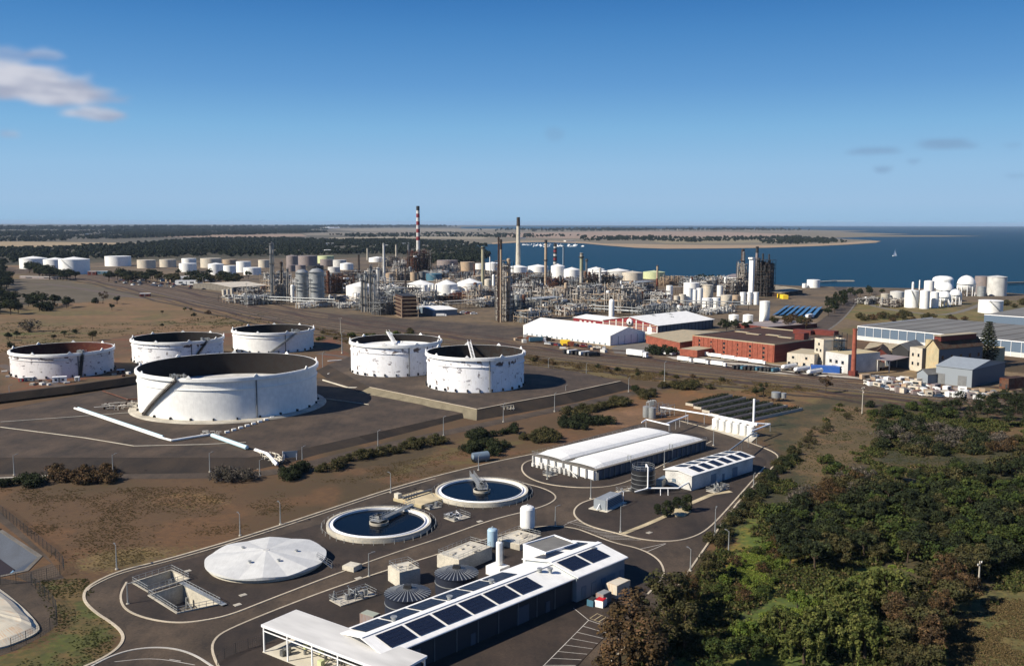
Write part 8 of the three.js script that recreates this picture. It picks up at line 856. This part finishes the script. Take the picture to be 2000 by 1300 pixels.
// big conifer in the old works
treeAt([251.5,-495.9], 'norfolk', 'dark', 1.2, 'big dark whorled conifer behind the old works', 'conifer_tree'); treeAt([260.1,-526.5], 'tree', 'dark', 1.1, 'dark tree at the foot of the big conifer');
// brown feathery trees at the lower edge
[[[21,-155.9], 1.25, 'brown'], [[28.5,-167.2], 1.2, 'olive'], [[24.2,-154], 1.1, 'olive'], [[17.9,-148.5], 1.2, 'brown'], [[35.2,-180.8], 0.7, 'brown'], [[31.5,-174.1], 1.0, 'olive'], [[41.4,-192.5], 0.75, 'olive'], [[30.7,-159.9], 0.95, 'olive'], [[22.3,-146.8], 1.2, 'brown']].forEach(([p, s, t], k) => treeAt(p, 'sheoak', t, s * 0.95, ['ragged brown tree at the lower edge beside the parking bays', 'tall olive tree by the kerb corner', 'olive tree beside the ragged brown one', 'brown tree cut by the lower edge', 'small brown tree on the red earth', 'olive tree on the red earth', 'rusty olive tree nearest the hedge lamp', 'olive tree on the slope behind the kerb', 'brown tree hidden at the lower edge'][k], 'sheoak_tree', undefined, 1.35));
// willows in the clearing
[[[62.2,-171.9], 1.15], [[61.4,-164.2], 1.1], [[54.7,-158], 1.15], [[73.3,-176.8], 1.15], [[71.2,-180.5], 0.95], [[50.3,-155.1], 1.05], [[61.2,-156.1], 1.05], [[47.7,-160], 1.0]].forEach(([p, s], k) => treeAt(p, 'willow', 'willow', s, ['drooping willow in the middle of the lush clearing', 'willow just in front of the middle one', 'willow low in the clearing', 'willow at the top of the clearing under the dark trees', 'smaller willow at the top of the clearing', 'willow at the lower edge of the clearing', 'willow at the lower edge by the grass corner', 'willow nearest the brown trees'][k], 'willow_tree'));
// the thicket
const toneWord = { green: 'mid green', dark: 'dark green', bright: 'bright green', olive: 'olive', brown: 'brown', grey: 'grey', willow: 'yellow green' }, kindWord = { tree: 'leafy tree', gum: 'open tree', sheoak: 'feathery tree', willow: 'willow', shrub: 'mounded bush', twiggy: 'twiggy bush' };
const bulk = (poly, n, d, kinds, label, name, group) => scatter(poly, n, d).forEach((p) => { const [kind, tone, lo, hi, wide] = pick(kinds), s = rr(lo, hi), q = label.search(/ (in|on|between|below|beside|by|behind|before|among|at|along|against|past) /); treeAt(p, kind, tone, s, (s > (lo + hi) / 2 ? 'larger ' : 'smaller ') + toneWord[tone] + ' ' + kindWord[kind] + label.slice(q), name, group, wide || 1); });
bulk([[63.2,-226.1],[75.1,-240.8],[87,-236.6],[104.7,-241],[143.2,-257.9],[170.8,-260.7],[132.7,-200.5],[106.2,-192.9],[94.1,-197.2],[86.7,-203.4],[76.4,-200.1],[66.4,-197],[60.7,-200]], 150, 3.5, [['tree', 'green', 0.65, 0.95, 1.15], ['tree', 'dark', 0.65, 1.0, 1.15], ['tree', 'dark', 0.6, 0.9, 1.1], ['tree', 'olive', 0.6, 0.85], ['shrub', 'green', 1.7, 2.4]], 'leafy green tree in the scrub wood', 'leafy_tree', 'trees of the thick wood');
bulk([[39.1,-164.1],[52.2,-177.9],[61.1,-180.4],[56.3,-168.5],[45.6,-154.1],[35.2,-146.9],[30.2,-146.8]], 11, 4.5, [['tree', 'green', 0.55, 0.85, 1.15], ['tree', 'bright', 0.5, 0.75], ['shrub', 'bright', 1.2, 1.9]], 'green tree between the brown trees and the willows', 'leafy_tree', 'trees beside the willows');
bulk([[70.6,-168.6],[83.7,-185.8],[99.7,-197.3],[91.6,-180.6],[78.1,-162.2],[70.3,-148.8],[63.5,-148.7]], 26, 3.4, [['tree', 'olive', 0.7, 0.95, 1.15], ['sheoak', 'brown', 0.65, 0.8, 1.2]], 'olive brown tree between the willows and the grass corner', 'leafy_tree', 'olive trees by the grass corner');
bulk([[105.1,-270.7],[133,-282.5],[192.9,-295.6],[169.2,-258.1],[124.2,-248],[94,-240.9],[88.2,-247.7]], 74, 3.6, [['tree', 'dark', 0.5, 0.75, 1.15], ['tree', 'green', 0.5, 0.7, 1.15], ['shrub', 'olive', 1.3, 2.1], ['shrub', 'dark', 1.4, 2.1]], 'dark tree on the upper edge of the wood', 'leafy_tree', 'trees on the upper side of the wood');
bulk([[133.3,-335.8],[151.9,-344.6],[169.6,-320.2],[158.6,-305.4],[133.4,-301.7],[121.9,-308.6]], 56, 2.8, [['shrub', 'dark', 1.3, 2.1], ['shrub', 'olive', 1.1, 1.6], ['twiggy', 'grey', 1.4, 1.9]], 'grey green shrub in the dark thicket on the heath', 'heath_shrub', 'shrubs of the heath thicket');
bulk([[176.9,-378.8],[195.5,-395.7],[217.4,-396],[250.4,-379.7],[220,-332.6],[187.7,-340.7],[170.1,-351.1]], 60, 3.2, [['sheoak', 'dark', 0.6, 0.85, 1.2], ['tree', 'dark', 0.55, 0.8]], 'dark upright tree in the belt below the scrap yard', 'belt_tree', 'belt of trees below the scrap yard');
bulk([[143.6,-373.2],[166.9,-389.6],[188.4,-389.9],[171.9,-363.5],[145.3,-347.2],[134.5,-348.9]], 22, 3.6, [['shrub', 'green', 1, 1.7], ['shrub', 'dark', 1, 1.6]], 'green shrub between the railway and the heath', 'rail_shrub', 'shrubs by the railway heath');
bulk([[79.4,-254.8],[101.1,-276.3],[107.1,-268],[88.2,-247.7],[73.8,-236.4],[67.4,-232.2]], 26, 3, [['twiggy', 'grey', 1.1, 1.7], ['shrub', 'olive', 1, 1.5], ['twiggy', 'brown', 1.1, 1.6]], 'grey brown twiggy shrub on the dry edge of the wood', 'twiggy_shrub', 'twiggy shrubs on the dry edge');
bulk([[157.1,-316.2],[216.3,-332.6],[192.9,-295.6],[155.1,-292]], 24, 3.6, [['shrub', 'olive', 1, 1.5], ['twiggy', 'brown', 1.2, 1.7], ['shrub', 'brown', 1, 1.4]], 'brown shrub on the open heath', 'heath_shrub', 'brown shrubs on the heath');
bulk([[43,-191],[59.4,-216.7],[70.2,-224.3],[64.8,-206.4],[52.3,-185.6],[42.2,-177.8]], 26, 2.6, [['shrub', 'bright', 0.6, 1.1], ['twiggy', 'brown', 0.7, 1.2], ['shrub', 'green', 0.7, 1.2]], 'low bright bush in the scrub behind the kerb', 'bright_shrub', 'bright bushes behind the kerb');
// hedge along the ring road
scatter([[82.6,-291.3],[91.8,-304.7],[95.4,-308.3],[90,-294.6],[71.5,-257.2],[55.6,-226.1],[47.6,-212.4],[47.2,-215.9],[59,-240.7]], 44, 1.9).forEach((p) => treeAt(p, 'shrub', pick(['dark', 'dark', 'olive']), rr(0.7, 1.15), 'dark shrub in the hedge along the ring road', 'hedge_shrub', 'hedge along the ring road'));
[[[99.2,-291.5], 1.5], [[98,-276.3], 1.9], [[98.8,-271.8], 1.5], [[95.9,-279.2], 1.1]].forEach(([p, s], k) => treeAt(p, 'shrub', 'green', s, ['lone round bush on the trodden strip', 'larger bush of the pair on the trodden strip', 'smaller bush of the pair on the trodden strip', 'low bush before the pair on the trodden strip'][k], 'green_shrub'));
scatter([[97.6,-315.6],[115.2,-348.7],[141.4,-378.4],[122.9,-348.7],[100.5,-308.3],[91.3,-294.6]], 14, 3).forEach((p) => treeAt(p, 'twiggy', 'olive', rr(0.6, 1), 'low scrubby bush beside the trodden strip', 'low_shrub', 'bushes beside the trodden strip'));
// clumps in the brown field
[[[[-17.7,-307.1],[-12.1,-315.9],[-2.5,-316],[0.4,-307.3],[-4.9,-300.3],[-14.8,-300.2]], 14, 'dark', 'dark bush in the oval clump behind the blue grey drum', 'oval clump in the field'], [[[-17.2,-329.9],[-7.3,-334.2],[-2.7,-340.2],[1,-342.9],[1.9,-334.3],[-8.7,-320.5],[-15.7,-318.1]], 12, 'dark', 'dark bush in the belt above the oval clump', 'belt above the oval clump'], [[[3.7,-326.1],[13.9,-334.4],[17.9,-322.4],[10.6,-316.2],[5.3,-316.1]], 12, 'olive', 'olive bush in the clump before the vaulted hall', 'clump before the vaulted hall'], [[[17.7,-354.9],[32.2,-364.7],[37.8,-349.6],[33.7,-338.9],[20.7,-340.5],[16.3,-345.7]], 18, 'dark', 'dark bush in the clump behind the vaulted hall', 'clump behind the vaulted hall'], [[[20.2,-366.5],[43.3,-393.6],[58.8,-411.9],[66.6,-418.4],[62.4,-405.7],[43.6,-377.1],[25.7,-358.8]], 26, 'olive', 'olive bush in the belt leading to the pale frame', 'belt leading to the pale frame'], [[[68.2,-429],[90.4,-446.3],[92.7,-422.6],[76.5,-422.4]], 14, 'olive', 'scrubby bush behind the bare block', 'bushes behind the bare block'], [[[-59.2,-281.9],[-49.4,-298.5],[-39.3,-310.5],[-34.7,-315.7],[-23.1,-323.5],[-22.7,-317.3],[-33.8,-306.9],[-48,-290],[-56.8,-277.7]], 22, 'olive', 'scrubby bush along the bank road', 'bushes along the bank road'], [[[-69.5,-270.2],[-69.8,-280.6],[-64.3,-283.6],[-60.5,-273.7],[-64,-269.2]], 7, 'dark', 'dark bush by the tumbling pipes', 'bushes by the tumbling pipes'], [[[-134,-265.8],[-137.9,-277],[-130.6,-281.2],[-116.6,-277.2],[-111.7,-267.1],[-123,-264.3]], 16, 'brown', 'brown hedge bush on the field edge below the tank yard', 'brown hedge below the tank yard'], [[[-146.4,-264.1],[-142.7,-268.4],[-134.8,-267.4],[-133.7,-262.1],[-144.4,-260.4]], 8, 'dark', 'low green hedge bush at the picture edge', 'green hedge at the picture edge'], [[[-87,-266.2],[-87.8,-273.4],[-77.5,-274.6],[-74.9,-268]], 8, 'grey', 'bare grey bush on the field edge near the signboard', 'grey bushes near the signboard']].forEach(([poly, n, tone, l, gname]) => scatter(poly, n, 2.0).forEach((p) => treeAt(p, tone === 'grey' ? 'twiggy' : 'shrub', tone, rr(0.95, 1.55), l, 'field_shrub', gname)));
treeAt([108.8,-402.7], 'gum', 'dark', 0.9, 'slender tree at the corner of the planted beds', 'gum_tree'); treeAt([106.4,-406.3], 'tree', 'dark', 0.55, 'round dark tree left of the slender one', 'tree'); treeAt([139.7,-415.5], 'gum', 'brown', 0.9, 'brown crowned tree by the railway', 'gum_tree'); treeAt([147.6,-383.8], 'shrub', 'dark', 1.2, 'dark bush beside the power pole', 'green_shrub'); treeAt([55.1,-418.2], 'shrub', 'dark', 1.4, 'dark bush at the terrace tip', 'green_shrub');
scatter([[-30.8,-564.7],[0,-542.8],[27.3,-499.4],[77,-469.2],[119.6,-436.6],[138,-419.4],[97.8,-446.4],[51.3,-468.8],[13.7,-499.2]], 30, 6).forEach((p) => treeAt(p, pick(['shrub', 'twiggy']), pick(['olive', 'brown', 'dark']), rr(0.5, 1.1), 'small bush scattered in the railway grass', 'grass_shrub', 'bushes in the railway grass'));
scatter([[-137.6,-648.5],[-102.6,-628.3],[-88.1,-675.3],[-44.5,-629.5],[-45.9,-601.8],[-90.4,-593],[-124.2,-600.2]], 20, 5).forEach((p) => treeAt(p, 'shrub', pick(['olive', 'green', 'bright']), rr(0.8, 1.6), 'green bush behind the clean far tank', 'grass_shrub', 'bushes behind the far tank'));
// paddock trees
[[[-266.8,-597.3], 'tree', 'olive', 0.85, 'round olive tree standing alone behind the rusty tank'], [[-292.6,-599.4], 'tree', 'olive', 0.55, 'small tree left of the lone round one'], [[-293.4,-615.8], 'tree', 'green', 0.6, 'small tree in a loose pair in the paddock'], [[-319.9,-596.2], 'tree', 'dark', 0.75, 'dark tree at the paddock edge'], [[-321.4,-609.6], 'tree', 'dark', 0.6, 'paddock tree beside the dark one'], [[-302.1,-564.2], 'shrub', 'dark', 1.6, 'dark bush at the paddock edge'], [[-331,-644.3], 'twiggy', 'grey', 3.4, 'bare grey tree in the paddock'], [[-249.9,-671.6], 'tree', 'dark', 0.45, 'small dark tree on the green strip'], [[-285.8,-769.5], 'tree', 'olive', 0.45, 'small olive tree in the upper paddock'], [[-276.8,-796.7], 'tree', 'green', 0.5, 'small green tree in the upper paddock'], [[-271.7,-796.8], 'tree', 'olive', 0.4, 'small tree right of the green one in the upper paddock'], [[-341.4,-804.4], 'tree', 'dark', 0.75, 'dark tree with a long shadow in the upper paddock'], [[-377.6,-870.2], 'gum', 'brown', 1.3, 'tall brown gum tree by the grey lot'], [[-387,-875.5], 'shrub', 'dark', 2.4, 'dark bush under the tall gum tree'], [[-362.3,-865.1], 'tree', 'dark', 1.0, 'dark tree right of the tall gum tree'], [[-250.3,-774.8], 'shrub', 'brown', 1.4, 'brown bush high in the paddock'], [[-297.3,-638.9], 'shrub', 'dark', 1.2, 'low dark bush on the green strip'], [[-255.9,-757.4], 'shrub', 'dark', 1.2, 'dark bush below the small green tree']].forEach(([p, k, t, s, l]) => treeAt(p, k, t, s, l, k === 'shrub' ? 'paddock_shrub' : 'paddock_tree'));
bulk([[-455.2,-748.1],[-572.2,-942.7],[-592.3,-1094.2],[-470,-884.4],[-475.3,-932.9],[-436.9,-885.4],[-393.5,-853.3],[-385.9,-807.9],[-409.3,-753.5]], 90, 5, [['tree', 'dark', 1.0, 1.7, 1.15], ['tree', 'dark', 0.8, 1.2, 1.15], ['shrub', 'dark', 2.4, 3.4]], 'dark tree in the grove beside the grey lot', 'grove_tree', 'grove beside the grey lot'); bulk([[-676.8,-1136.9],[-863.2,-1598.4],[-682,-1300.3],[-543.8,-1014.2],[-562.2,-943.1]], 44, 8, [['tree', 'dark', 1.3, 2.0, 1.2]], 'dark tree below the wood tanks', 'grove_tree', 'grove by the picture edge'); bulk([[-704.5,-1364.7],[-729.3,-1435.8],[-642.3,-1327.5],[-560.9,-1234.6],[-583.4,-1211.7],[-649.2,-1277.3]], 26, 8, [['tree', 'dark', 1.4, 2.1, 1.3]], 'dark tree in front of the three wood tanks', 'grove_tree', 'trees before the three wood tanks'); bulk([[-513.3,-1193.3],[-537,-1306.8],[-495.3,-1308.6],[-395.8,-1219.4],[-350.2,-1221.3],[-321.2,-1141.1],[-364,-1120.8],[-445.2,-1175.5],[-482.2,-1134.9]], 64, 7, [['tree', 'dark', 1.2, 2.0, 1.2], ['tree', 'olive', 1.0, 1.5, 1.2]], 'dark tree among the huts before the tank rows', 'grove_tree', 'trees among the huts'); bulk([[-485.7,-1361.2],[-383.6,-1313.6],[-339.5,-1255.3],[-389.6,-1241.8],[-452,-1285.9]], 10, 12, [['tree', 'dark', 1.1, 1.5]], 'dark tree at the foot of the tank rows', 'grove_tree', 'trees at the foot of the tank rows');
bulk([[250.2,-757.7],[292.6,-873.2],[330.7,-939],[322.9,-908.2],[261.3,-766.4]], 14, 6, [['tree', 'dark', 1.0, 1.4], ['sheoak', 'dark', 0.9, 1.2]], 'dark tree in the row along the shore road', 'road_tree', 'row along the shore road'); bulk([[189,-681.5],[216.7,-725.1],[222.6,-682.3],[199.8,-655.9]], 12, 6, [['tree', 'olive', 0.8, 1.2], ['gum', 'brown', 0.9, 1.1]], 'olive tree behind the brick works', 'road_tree', 'trees behind the brick works'); bulk([[346.5,-1000.1],[423.9,-1088.2],[390.3,-987.4],[330.7,-939]], 12, 8, [['tree', 'dark', 0.7, 1.1]], 'dark tree by the shore beyond the road', 'road_tree', 'shore trees beyond the road'); bulk([[275.9,-758.4],[327.7,-794.4],[359.5,-752.2],[364.2,-728.7],[341.1,-713.2],[273.5,-719]], 34, 4, [['shrub', 'olive', 1.3, 2.2], ['shrub', 'brown', 1.2, 2]], 'low bush in the belt behind the grey warehouse', 'belt_shrub', 'bushes behind the grey warehouse'); bulk([[474.9,-912.8],[556.7,-979],[570.7,-915.7],[511.8,-858],[445,-845.8]], 12, 6, [['shrub', 'olive', 1.6, 2.6]], 'olive bush on the shore past the big tank', 'belt_shrub', 'bushes past the big shore tank'); bulk([[146.2,-680.6],[167.9,-701.9],[177.8,-681.3],[149.6,-654.8]], 8, 6, [['tree', 'dark', 0.6, 0.9]], 'small dark tree before the squat white tanks', 'road_tree', 'trees before the squat tanks'); bulk([[199.8,-1233],[276.9,-1281.4],[280.6,-1236.3],[207.8,-1201.5]], 10, 10, [['tree', 'dark', 0.9, 1.2]], 'dark tree on the refinery shore', 'road_tree', 'trees on the refinery shore'); bulk([[78.4,-548.6],[88.2,-557.7],[98.1,-544.5],[93.6,-535.9],[78.9,-535.7]], 7, 4, [['shrub', 'dark', 1.6, 2.2]], 'dark bush against the low brick shed', 'wall_shrub', 'bushes against the brick shed');
// far woods: one mass each
const farCrown = (() => { seedState = 31; const L = new Leaves(['#3c432b', '#34402a', '#464a30', '#30392a']); for (let k = 0; k < 7; k++) { const a = rr(0, 6.283), q = rr(0, 1); L.clump(Math.cos(a) * 3 * q, 3.5 + rr(-1.5, 2.5), Math.sin(a) * 3 * q, rr(1.6, 2.6), 16, 1.9); } return L.build(); })();
const wood = (name, poly, n, lo, hi, label, gap = 0.36, sc = 160, y = 0) => { const pts = []; const xs = poly.map((p) => p[0]), zs = poly.map((p) => p[1]), x0 = Math.min(...xs), x1 = Math.max(...xs), z0 = Math.min(...zs), z1 = Math.max(...zs); for (let k = 0; k < n * 12 && pts.length < n; k++) { const x = rr(x0, x1), z = rr(z0, z1); if (inside(poly, x, z) && fbm(x / sc, z / sc * 1.6, 3) > gap) pts.push([x, z]); } const im = new THREE.InstancedMesh(farCrown, leafMat.any, pts.length), m = new THREE.Matrix4(), q = new THREE.Quaternion(), up = new THREE.Vector3(0, 1, 0); pts.forEach(([x, z], k) => { const s = rr(lo, hi); q.setFromAxisAngle(up, rr(0, 6.28)); m.compose(new THREE.Vector3(x, y, z), q, new THREE.Vector3(s, s * rr(0.8, 1.2), s)); im.setMatrixAt(k, m); }); im.name = numbered(name); im.castShadow = im.receiveShadow = true; im.userData = { kind: 'stuff', label, category: 'wood' }; scene.add(im); };
seedState = 88;
wood('woodland', [[-1112.5,-1584.7],[-904.5,-1675.4],[-827.8,-1917.6],[-643,-1985.9],[-503,-2118.7],[-367.3,-2268.6],[-173.7,-2142.3],[-68.4,-2291.4],[-84.4,-3107.6],[-193.2,-3574],[-524.7,-4055.5],[-758.1,-3908.3],[-1036,-4372],[-1395,-4318.1],[-1246.5,-3126.7],[-1287.3,-2683.9],[-1629.6,-2325.3]], 5200, 1.0, 1.8, 'dark wood stretching behind the refinery'); wood('woodland', [[-159.3,-1637],[-173.7,-2142.3],[-73.2,-2452.4],[-46.8,-2151.4],[-59.1,-1814],[-111.8,-1721]], 320, 1.0, 1.7, 'dark wood at the head of the bay');
wood('woodland', [[-3265.9,-3791.9],[-2069.5,-3843.9],[-2477.1,-6138.6],[-1889.9,-8779.9],[-1367.7,-7057.6],[-1723.6,-4268.7],[-1750.3,-3571.7],[-2810.2,-3261.6]], 2600, 1.4, 2.6, 'dark tree belts in the middle distance', 0.5, 260); wood('woodland', [[-5572.5,-5452.3],[-3357.3,-6241.1],[-2820.7,-7491],[-2519.9,-11709.3],[-1826.7,-9428.7],[-2590.3,-6419.6],[-2398,-4455.5],[-4251.6,-4157.8]], 2600, 2, 3.6, 'blue grey tree belts far inland', 0.52, 420); wood('woodland', [[-8084,-7913.5],[-5395.7,-10035.4],[-3359,-12490.5],[-2750.2,-17035.3],[-919.9,-17035.3],[-2110.6,-13071.8],[-3157.6,-8386.4],[-6597.3,-6456.6]], 2600, 3, 6, 'tree belts near the skyline', 0.52, 700); wood('woodland', [[-1093.1,-5638.7],[-374.7,-6935.5],[-1.6,-6105.2],[410.7,-5473.6],[-1.2,-4678.7],[-268.5,-4969],[-762.6,-4718]], 520, 1.2, 2.2, 'rows of trees between the far paddocks', 0.5, 200); wood('woodland', [[341.1,-4895.2],[829.9,-5151.7],[953.6,-4670.9],[1588.2,-5277.8],[1487.4,-4462.6],[1154.3,-3833.4],[753.2,-3687],[548.1,-4082.1],[295.6,-3935.8]], 520, 1.2, 2.2, 'dark trees along the peninsula', 0.48, 180); wood('woodland', [[957.9,-3711.4],[1373.9,-4734],[1487.4,-4462.6],[1333.3,-3756.3],[1117.8,-3463.4],[940.8,-3363.5]], 240, 1.3, 2.1, 'dark trees near the peninsula tip'); wood('woodland', [[-558.1,-8618.2],[618.3,-11564.7],[3209.5,-11958.6],[3352.8,-10407.4],[1586.9,-9859.2],[-2.1,-7803.5]], 600, 2, 4, 'thin tree lines on the far peninsula', 0.53, 400);
// rough growth over the scrub ground
const tuft = (() => { seedState = 71; const L = new Leaves(['#666a35', '#565e2d', '#747043', '#454e28', '#5d5a34']); for (let k = 0; k < 22; k++) L.leaf(rr(-0.5, 0.5), rr(0.1, 0.5), rr(-0.5, 0.5), rr(0.16, 0.34), rr(-1, 1), rr(0, 0.7), rr(-1, 1), (() => { const c = pick(L.t), w = rr(0.8, 1.25); return [c.r * w, c.g * w, c.b * w]; })(), 1.6); return L.build(); })();
const tuftLush = (() => { seedState = 73; const L = new Leaves(['#8a9a40', '#7c8e3a', '#97a04c', '#6f8236']); for (let k = 0; k < 22; k++) L.leaf(rr(-0.5, 0.5), rr(0.08, 0.35), rr(-0.5, 0.5), rr(0.16, 0.34), rr(-1, 1), rr(0.2, 1), rr(-1, 1), (() => { const c = pick(L.t), w = rr(0.8, 1.25); return [c.r * w, c.g * w, c.b * w]; })(), 1.6); return L.build(); })();
const tuftDry = (() => { seedState = 72; const L = new Leaves(['#8a7650', '#776546', '#96825c', '#665a3a']); for (let k = 0; k < 20; k++) L.leaf(rr(-0.5, 0.5), rr(0.1, 0.45), rr(-0.5, 0.5), rr(0.16, 0.34), rr(-1, 1), rr(0, 0.7), rr(-1, 1), (() => { const c = pick(L.t), w = rr(0.8, 1.25); return [c.r * w, c.g * w, c.b * w]; })(), 1.6); return L.build(); })();
const cover = (name, g, poly, n, lo, hi, label, thr = 0.4, bare = []) => { const xs = poly.map((p) => p[0]), zs = poly.map((p) => p[1]), x0 = Math.min(...xs), x1 = Math.max(...xs), z0 = Math.min(...zs), z1 = Math.max(...zs), im = new THREE.InstancedMesh(g, leafMat.any, n), m = new THREE.Matrix4(), q = new THREE.Quaternion(), up = new THREE.Vector3(0, 1, 0); let c = 0; for (let k = 0; k < n * 20 && c < n; k++) { const x = rr(x0, x1), z = rr(z0, z1); if (!inside(poly, x, z) || bare.some((b) => inside(b, x + (vnoise(x / 4, z / 4) - 0.5) * 9, z + (vnoise(x / 4 + 40, z / 4) - 0.5) * 9)) || rnd() > smooth(thr - 0.08, thr + 0.3, fbm(x / 9 + 5, z / 9, 3))) continue; const s = rr(lo, hi); q.setFromAxisAngle(up, rr(0, 6.28)); m.compose(new THREE.Vector3(x, 0, z), q, new THREE.Vector3(s, s * rr(0.6, 1.2), s)); im.setMatrixAt(c++, m); } im.count = c; im.name = numbered(name); im.castShadow = im.receiveShadow = true; im.userData = { kind: 'stuff', label, category: 'undergrowth' }; scene.add(im); };
seedState = 99;
const scrubPoly = [[85.5,-291.3],[136.8,-389.2],[149.8,-378.5],[222.7,-336.8],[92.4,-134.5],[14,-134.1],[21.9,-159.8],[32.8,-181.5],[47,-209.6],[63.1,-240.7]];
const bareSpots = [[[84.3,-279.1],[104.2,-331.3],[136.8,-389.2],[152.9,-383.9],[125.9,-323.5],[99.6,-276.3],[82.8,-252.4],[77.2,-252.4]], [[122.8,-308.6],[132.9,-300.3],[163.9,-309],[183.7,-302.2],[174.1,-285.9],[133,-282.5],[116.6,-288.5]], [[47.2,-199.9],[57,-216.7],[65.3,-220.4],[61.2,-200],[50.6,-182.9],[43.8,-180.3]], [[72,-194.1],[83.8,-201.8],[91.9,-197.2],[88.6,-188.5],[78.9,-184.4],[70.6,-184.4]], [[47.6,-175.4],[58.2,-184.3],[60.3,-177.9],[50.9,-166.3],[45.6,-164.1]], [[73.4,-168.6],[83.2,-173.2],[65.4,-134.4],[55.4,-134.3]], [[86.5,-180.6],[129.2,-191.6],[92.4,-134.5],[64.7,-134.4]]];
cover('undergrowth', tuft, scrubPoly, 30000, 0.5, 1.8, 'green undergrowth covering the scrub', 0.44, bareSpots); cover('undergrowth', tuftDry, scrubPoly, 17000, 0.4, 1.4, 'dry undergrowth covering the scrub', 0.46, bareSpots); cover('grass', tuft, scrubPoly, 16000, 0.18, 0.45, 'short grass between the bushes of the scrub', 0.4); for (const b of bareSpots.slice(2, 6)) cover('grass', tuftLush, b, 2400, 0.3, 0.8, 'lush grass in a clearing of the scrub', 0.38); cover('grass', tuftDry, [[86.5,-180.6],[129.2,-191.6],[92.4,-134.5],[64.7,-134.4]], 7000, 0.25, 0.7, 'long pale grass in the rough corner', 0.42); cover('grass', tuftDry, [[-144.4,-260.4],[-109,-262.3],[-64.9,-266.4],[-47,-283.8],[-16.9,-307.1],[6.8,-303.9],[-23,-278.1],[-62.7,-225.2],[-86,-199.6],[-94.8,-194.4],[-114.8,-219.1],[-135.3,-243.5]], 7000, 0.2, 0.4, 'dry grass tufts on the mown field', 0.45); cover('grass', tuft, [[-101.6,-192.9],[-89.8,-193],[-72.2,-166.6],[-70.3,-155.4],[-73.1,-146.3],[-84.2,-151.5],[-83.6,-166.6]], 1500, 0.15, 0.35, 'green grass tufts in the corner by the lagoons', 0.42); cover('grass', tuftDry, [[-146.6,-673.9],[-98,-643.2],[-38.8,-594],[14.6,-532.4],[65.3,-477.2],[121.2,-442.4],[139.2,-423.3],[111.5,-406.4],[73.3,-446],[25.2,-460.4],[0,-493.5],[-41.4,-542],[-92.1,-563.5]], 6000, 0.5, 1.2, 'dry grass beside the railway', 0.45); cover('grass', tuft, [[-386.2,-710.6],[-330.3,-690.2],[-268.7,-706],[-222.7,-788.9],[-154.1,-708.8],[-124.7,-636.6],[-204.9,-672.6],[-258.6,-625],[-293.2,-537.4]], 2600, 0.4, 0.8, 'rough grass in the paddock', 0.5);

// thin sea air
scene.fog = new THREE.FogExp2(new THREE.Color('#b4cbe4'), 2.2e-5);
// things alike in every other way are told apart by their order across the view
{
  const ones = ['', 'first', 'second', 'third', 'fourth', 'fifth', 'sixth', 'seventh', 'eighth', 'ninth', 'tenth', 'eleventh', 'twelfth', 'thirteenth', 'fourteenth', 'fifteenth', 'sixteenth', 'seventeenth', 'eighteenth', 'nineteenth'], tens = { 2: 'twent', 3: 'thirt', 4: 'fort', 5: 'fift' };
  const ordinal = (n) => (n < 20 ? ones[n] : n % 10 ? tens[n / 10 | 0] + 'y-' + ones[n % 10] : tens[n / 10 | 0] + 'ieth'), by = {}, c = new THREE.Vector3();
  for (const o of scene.children) if (o.userData.category && o.userData.kind !== 'stuff') (by[o.userData.label] ||= []).push(o);
  for (const [l, list] of Object.entries(by)) { if (list.length < 2 || list.length > 59 || l.split(' ').length > 12) continue; const key = new Map(list.map((o) => { if (o.isMesh && o.position.lengthSq() === 0) { o.geometry.computeBoundingBox(); o.geometry.boundingBox.getCenter(c); return [o, c.x / -c.z]; } return [o, o.position.x / -o.position.z]; })); list.sort((a, b) => key.get(a) - key.get(b)).forEach((o, k) => { o.userData.label = l + ', ' + ordinal(k + 1) + ' from the left'; }); }
}
renderer.render(scene, camera);
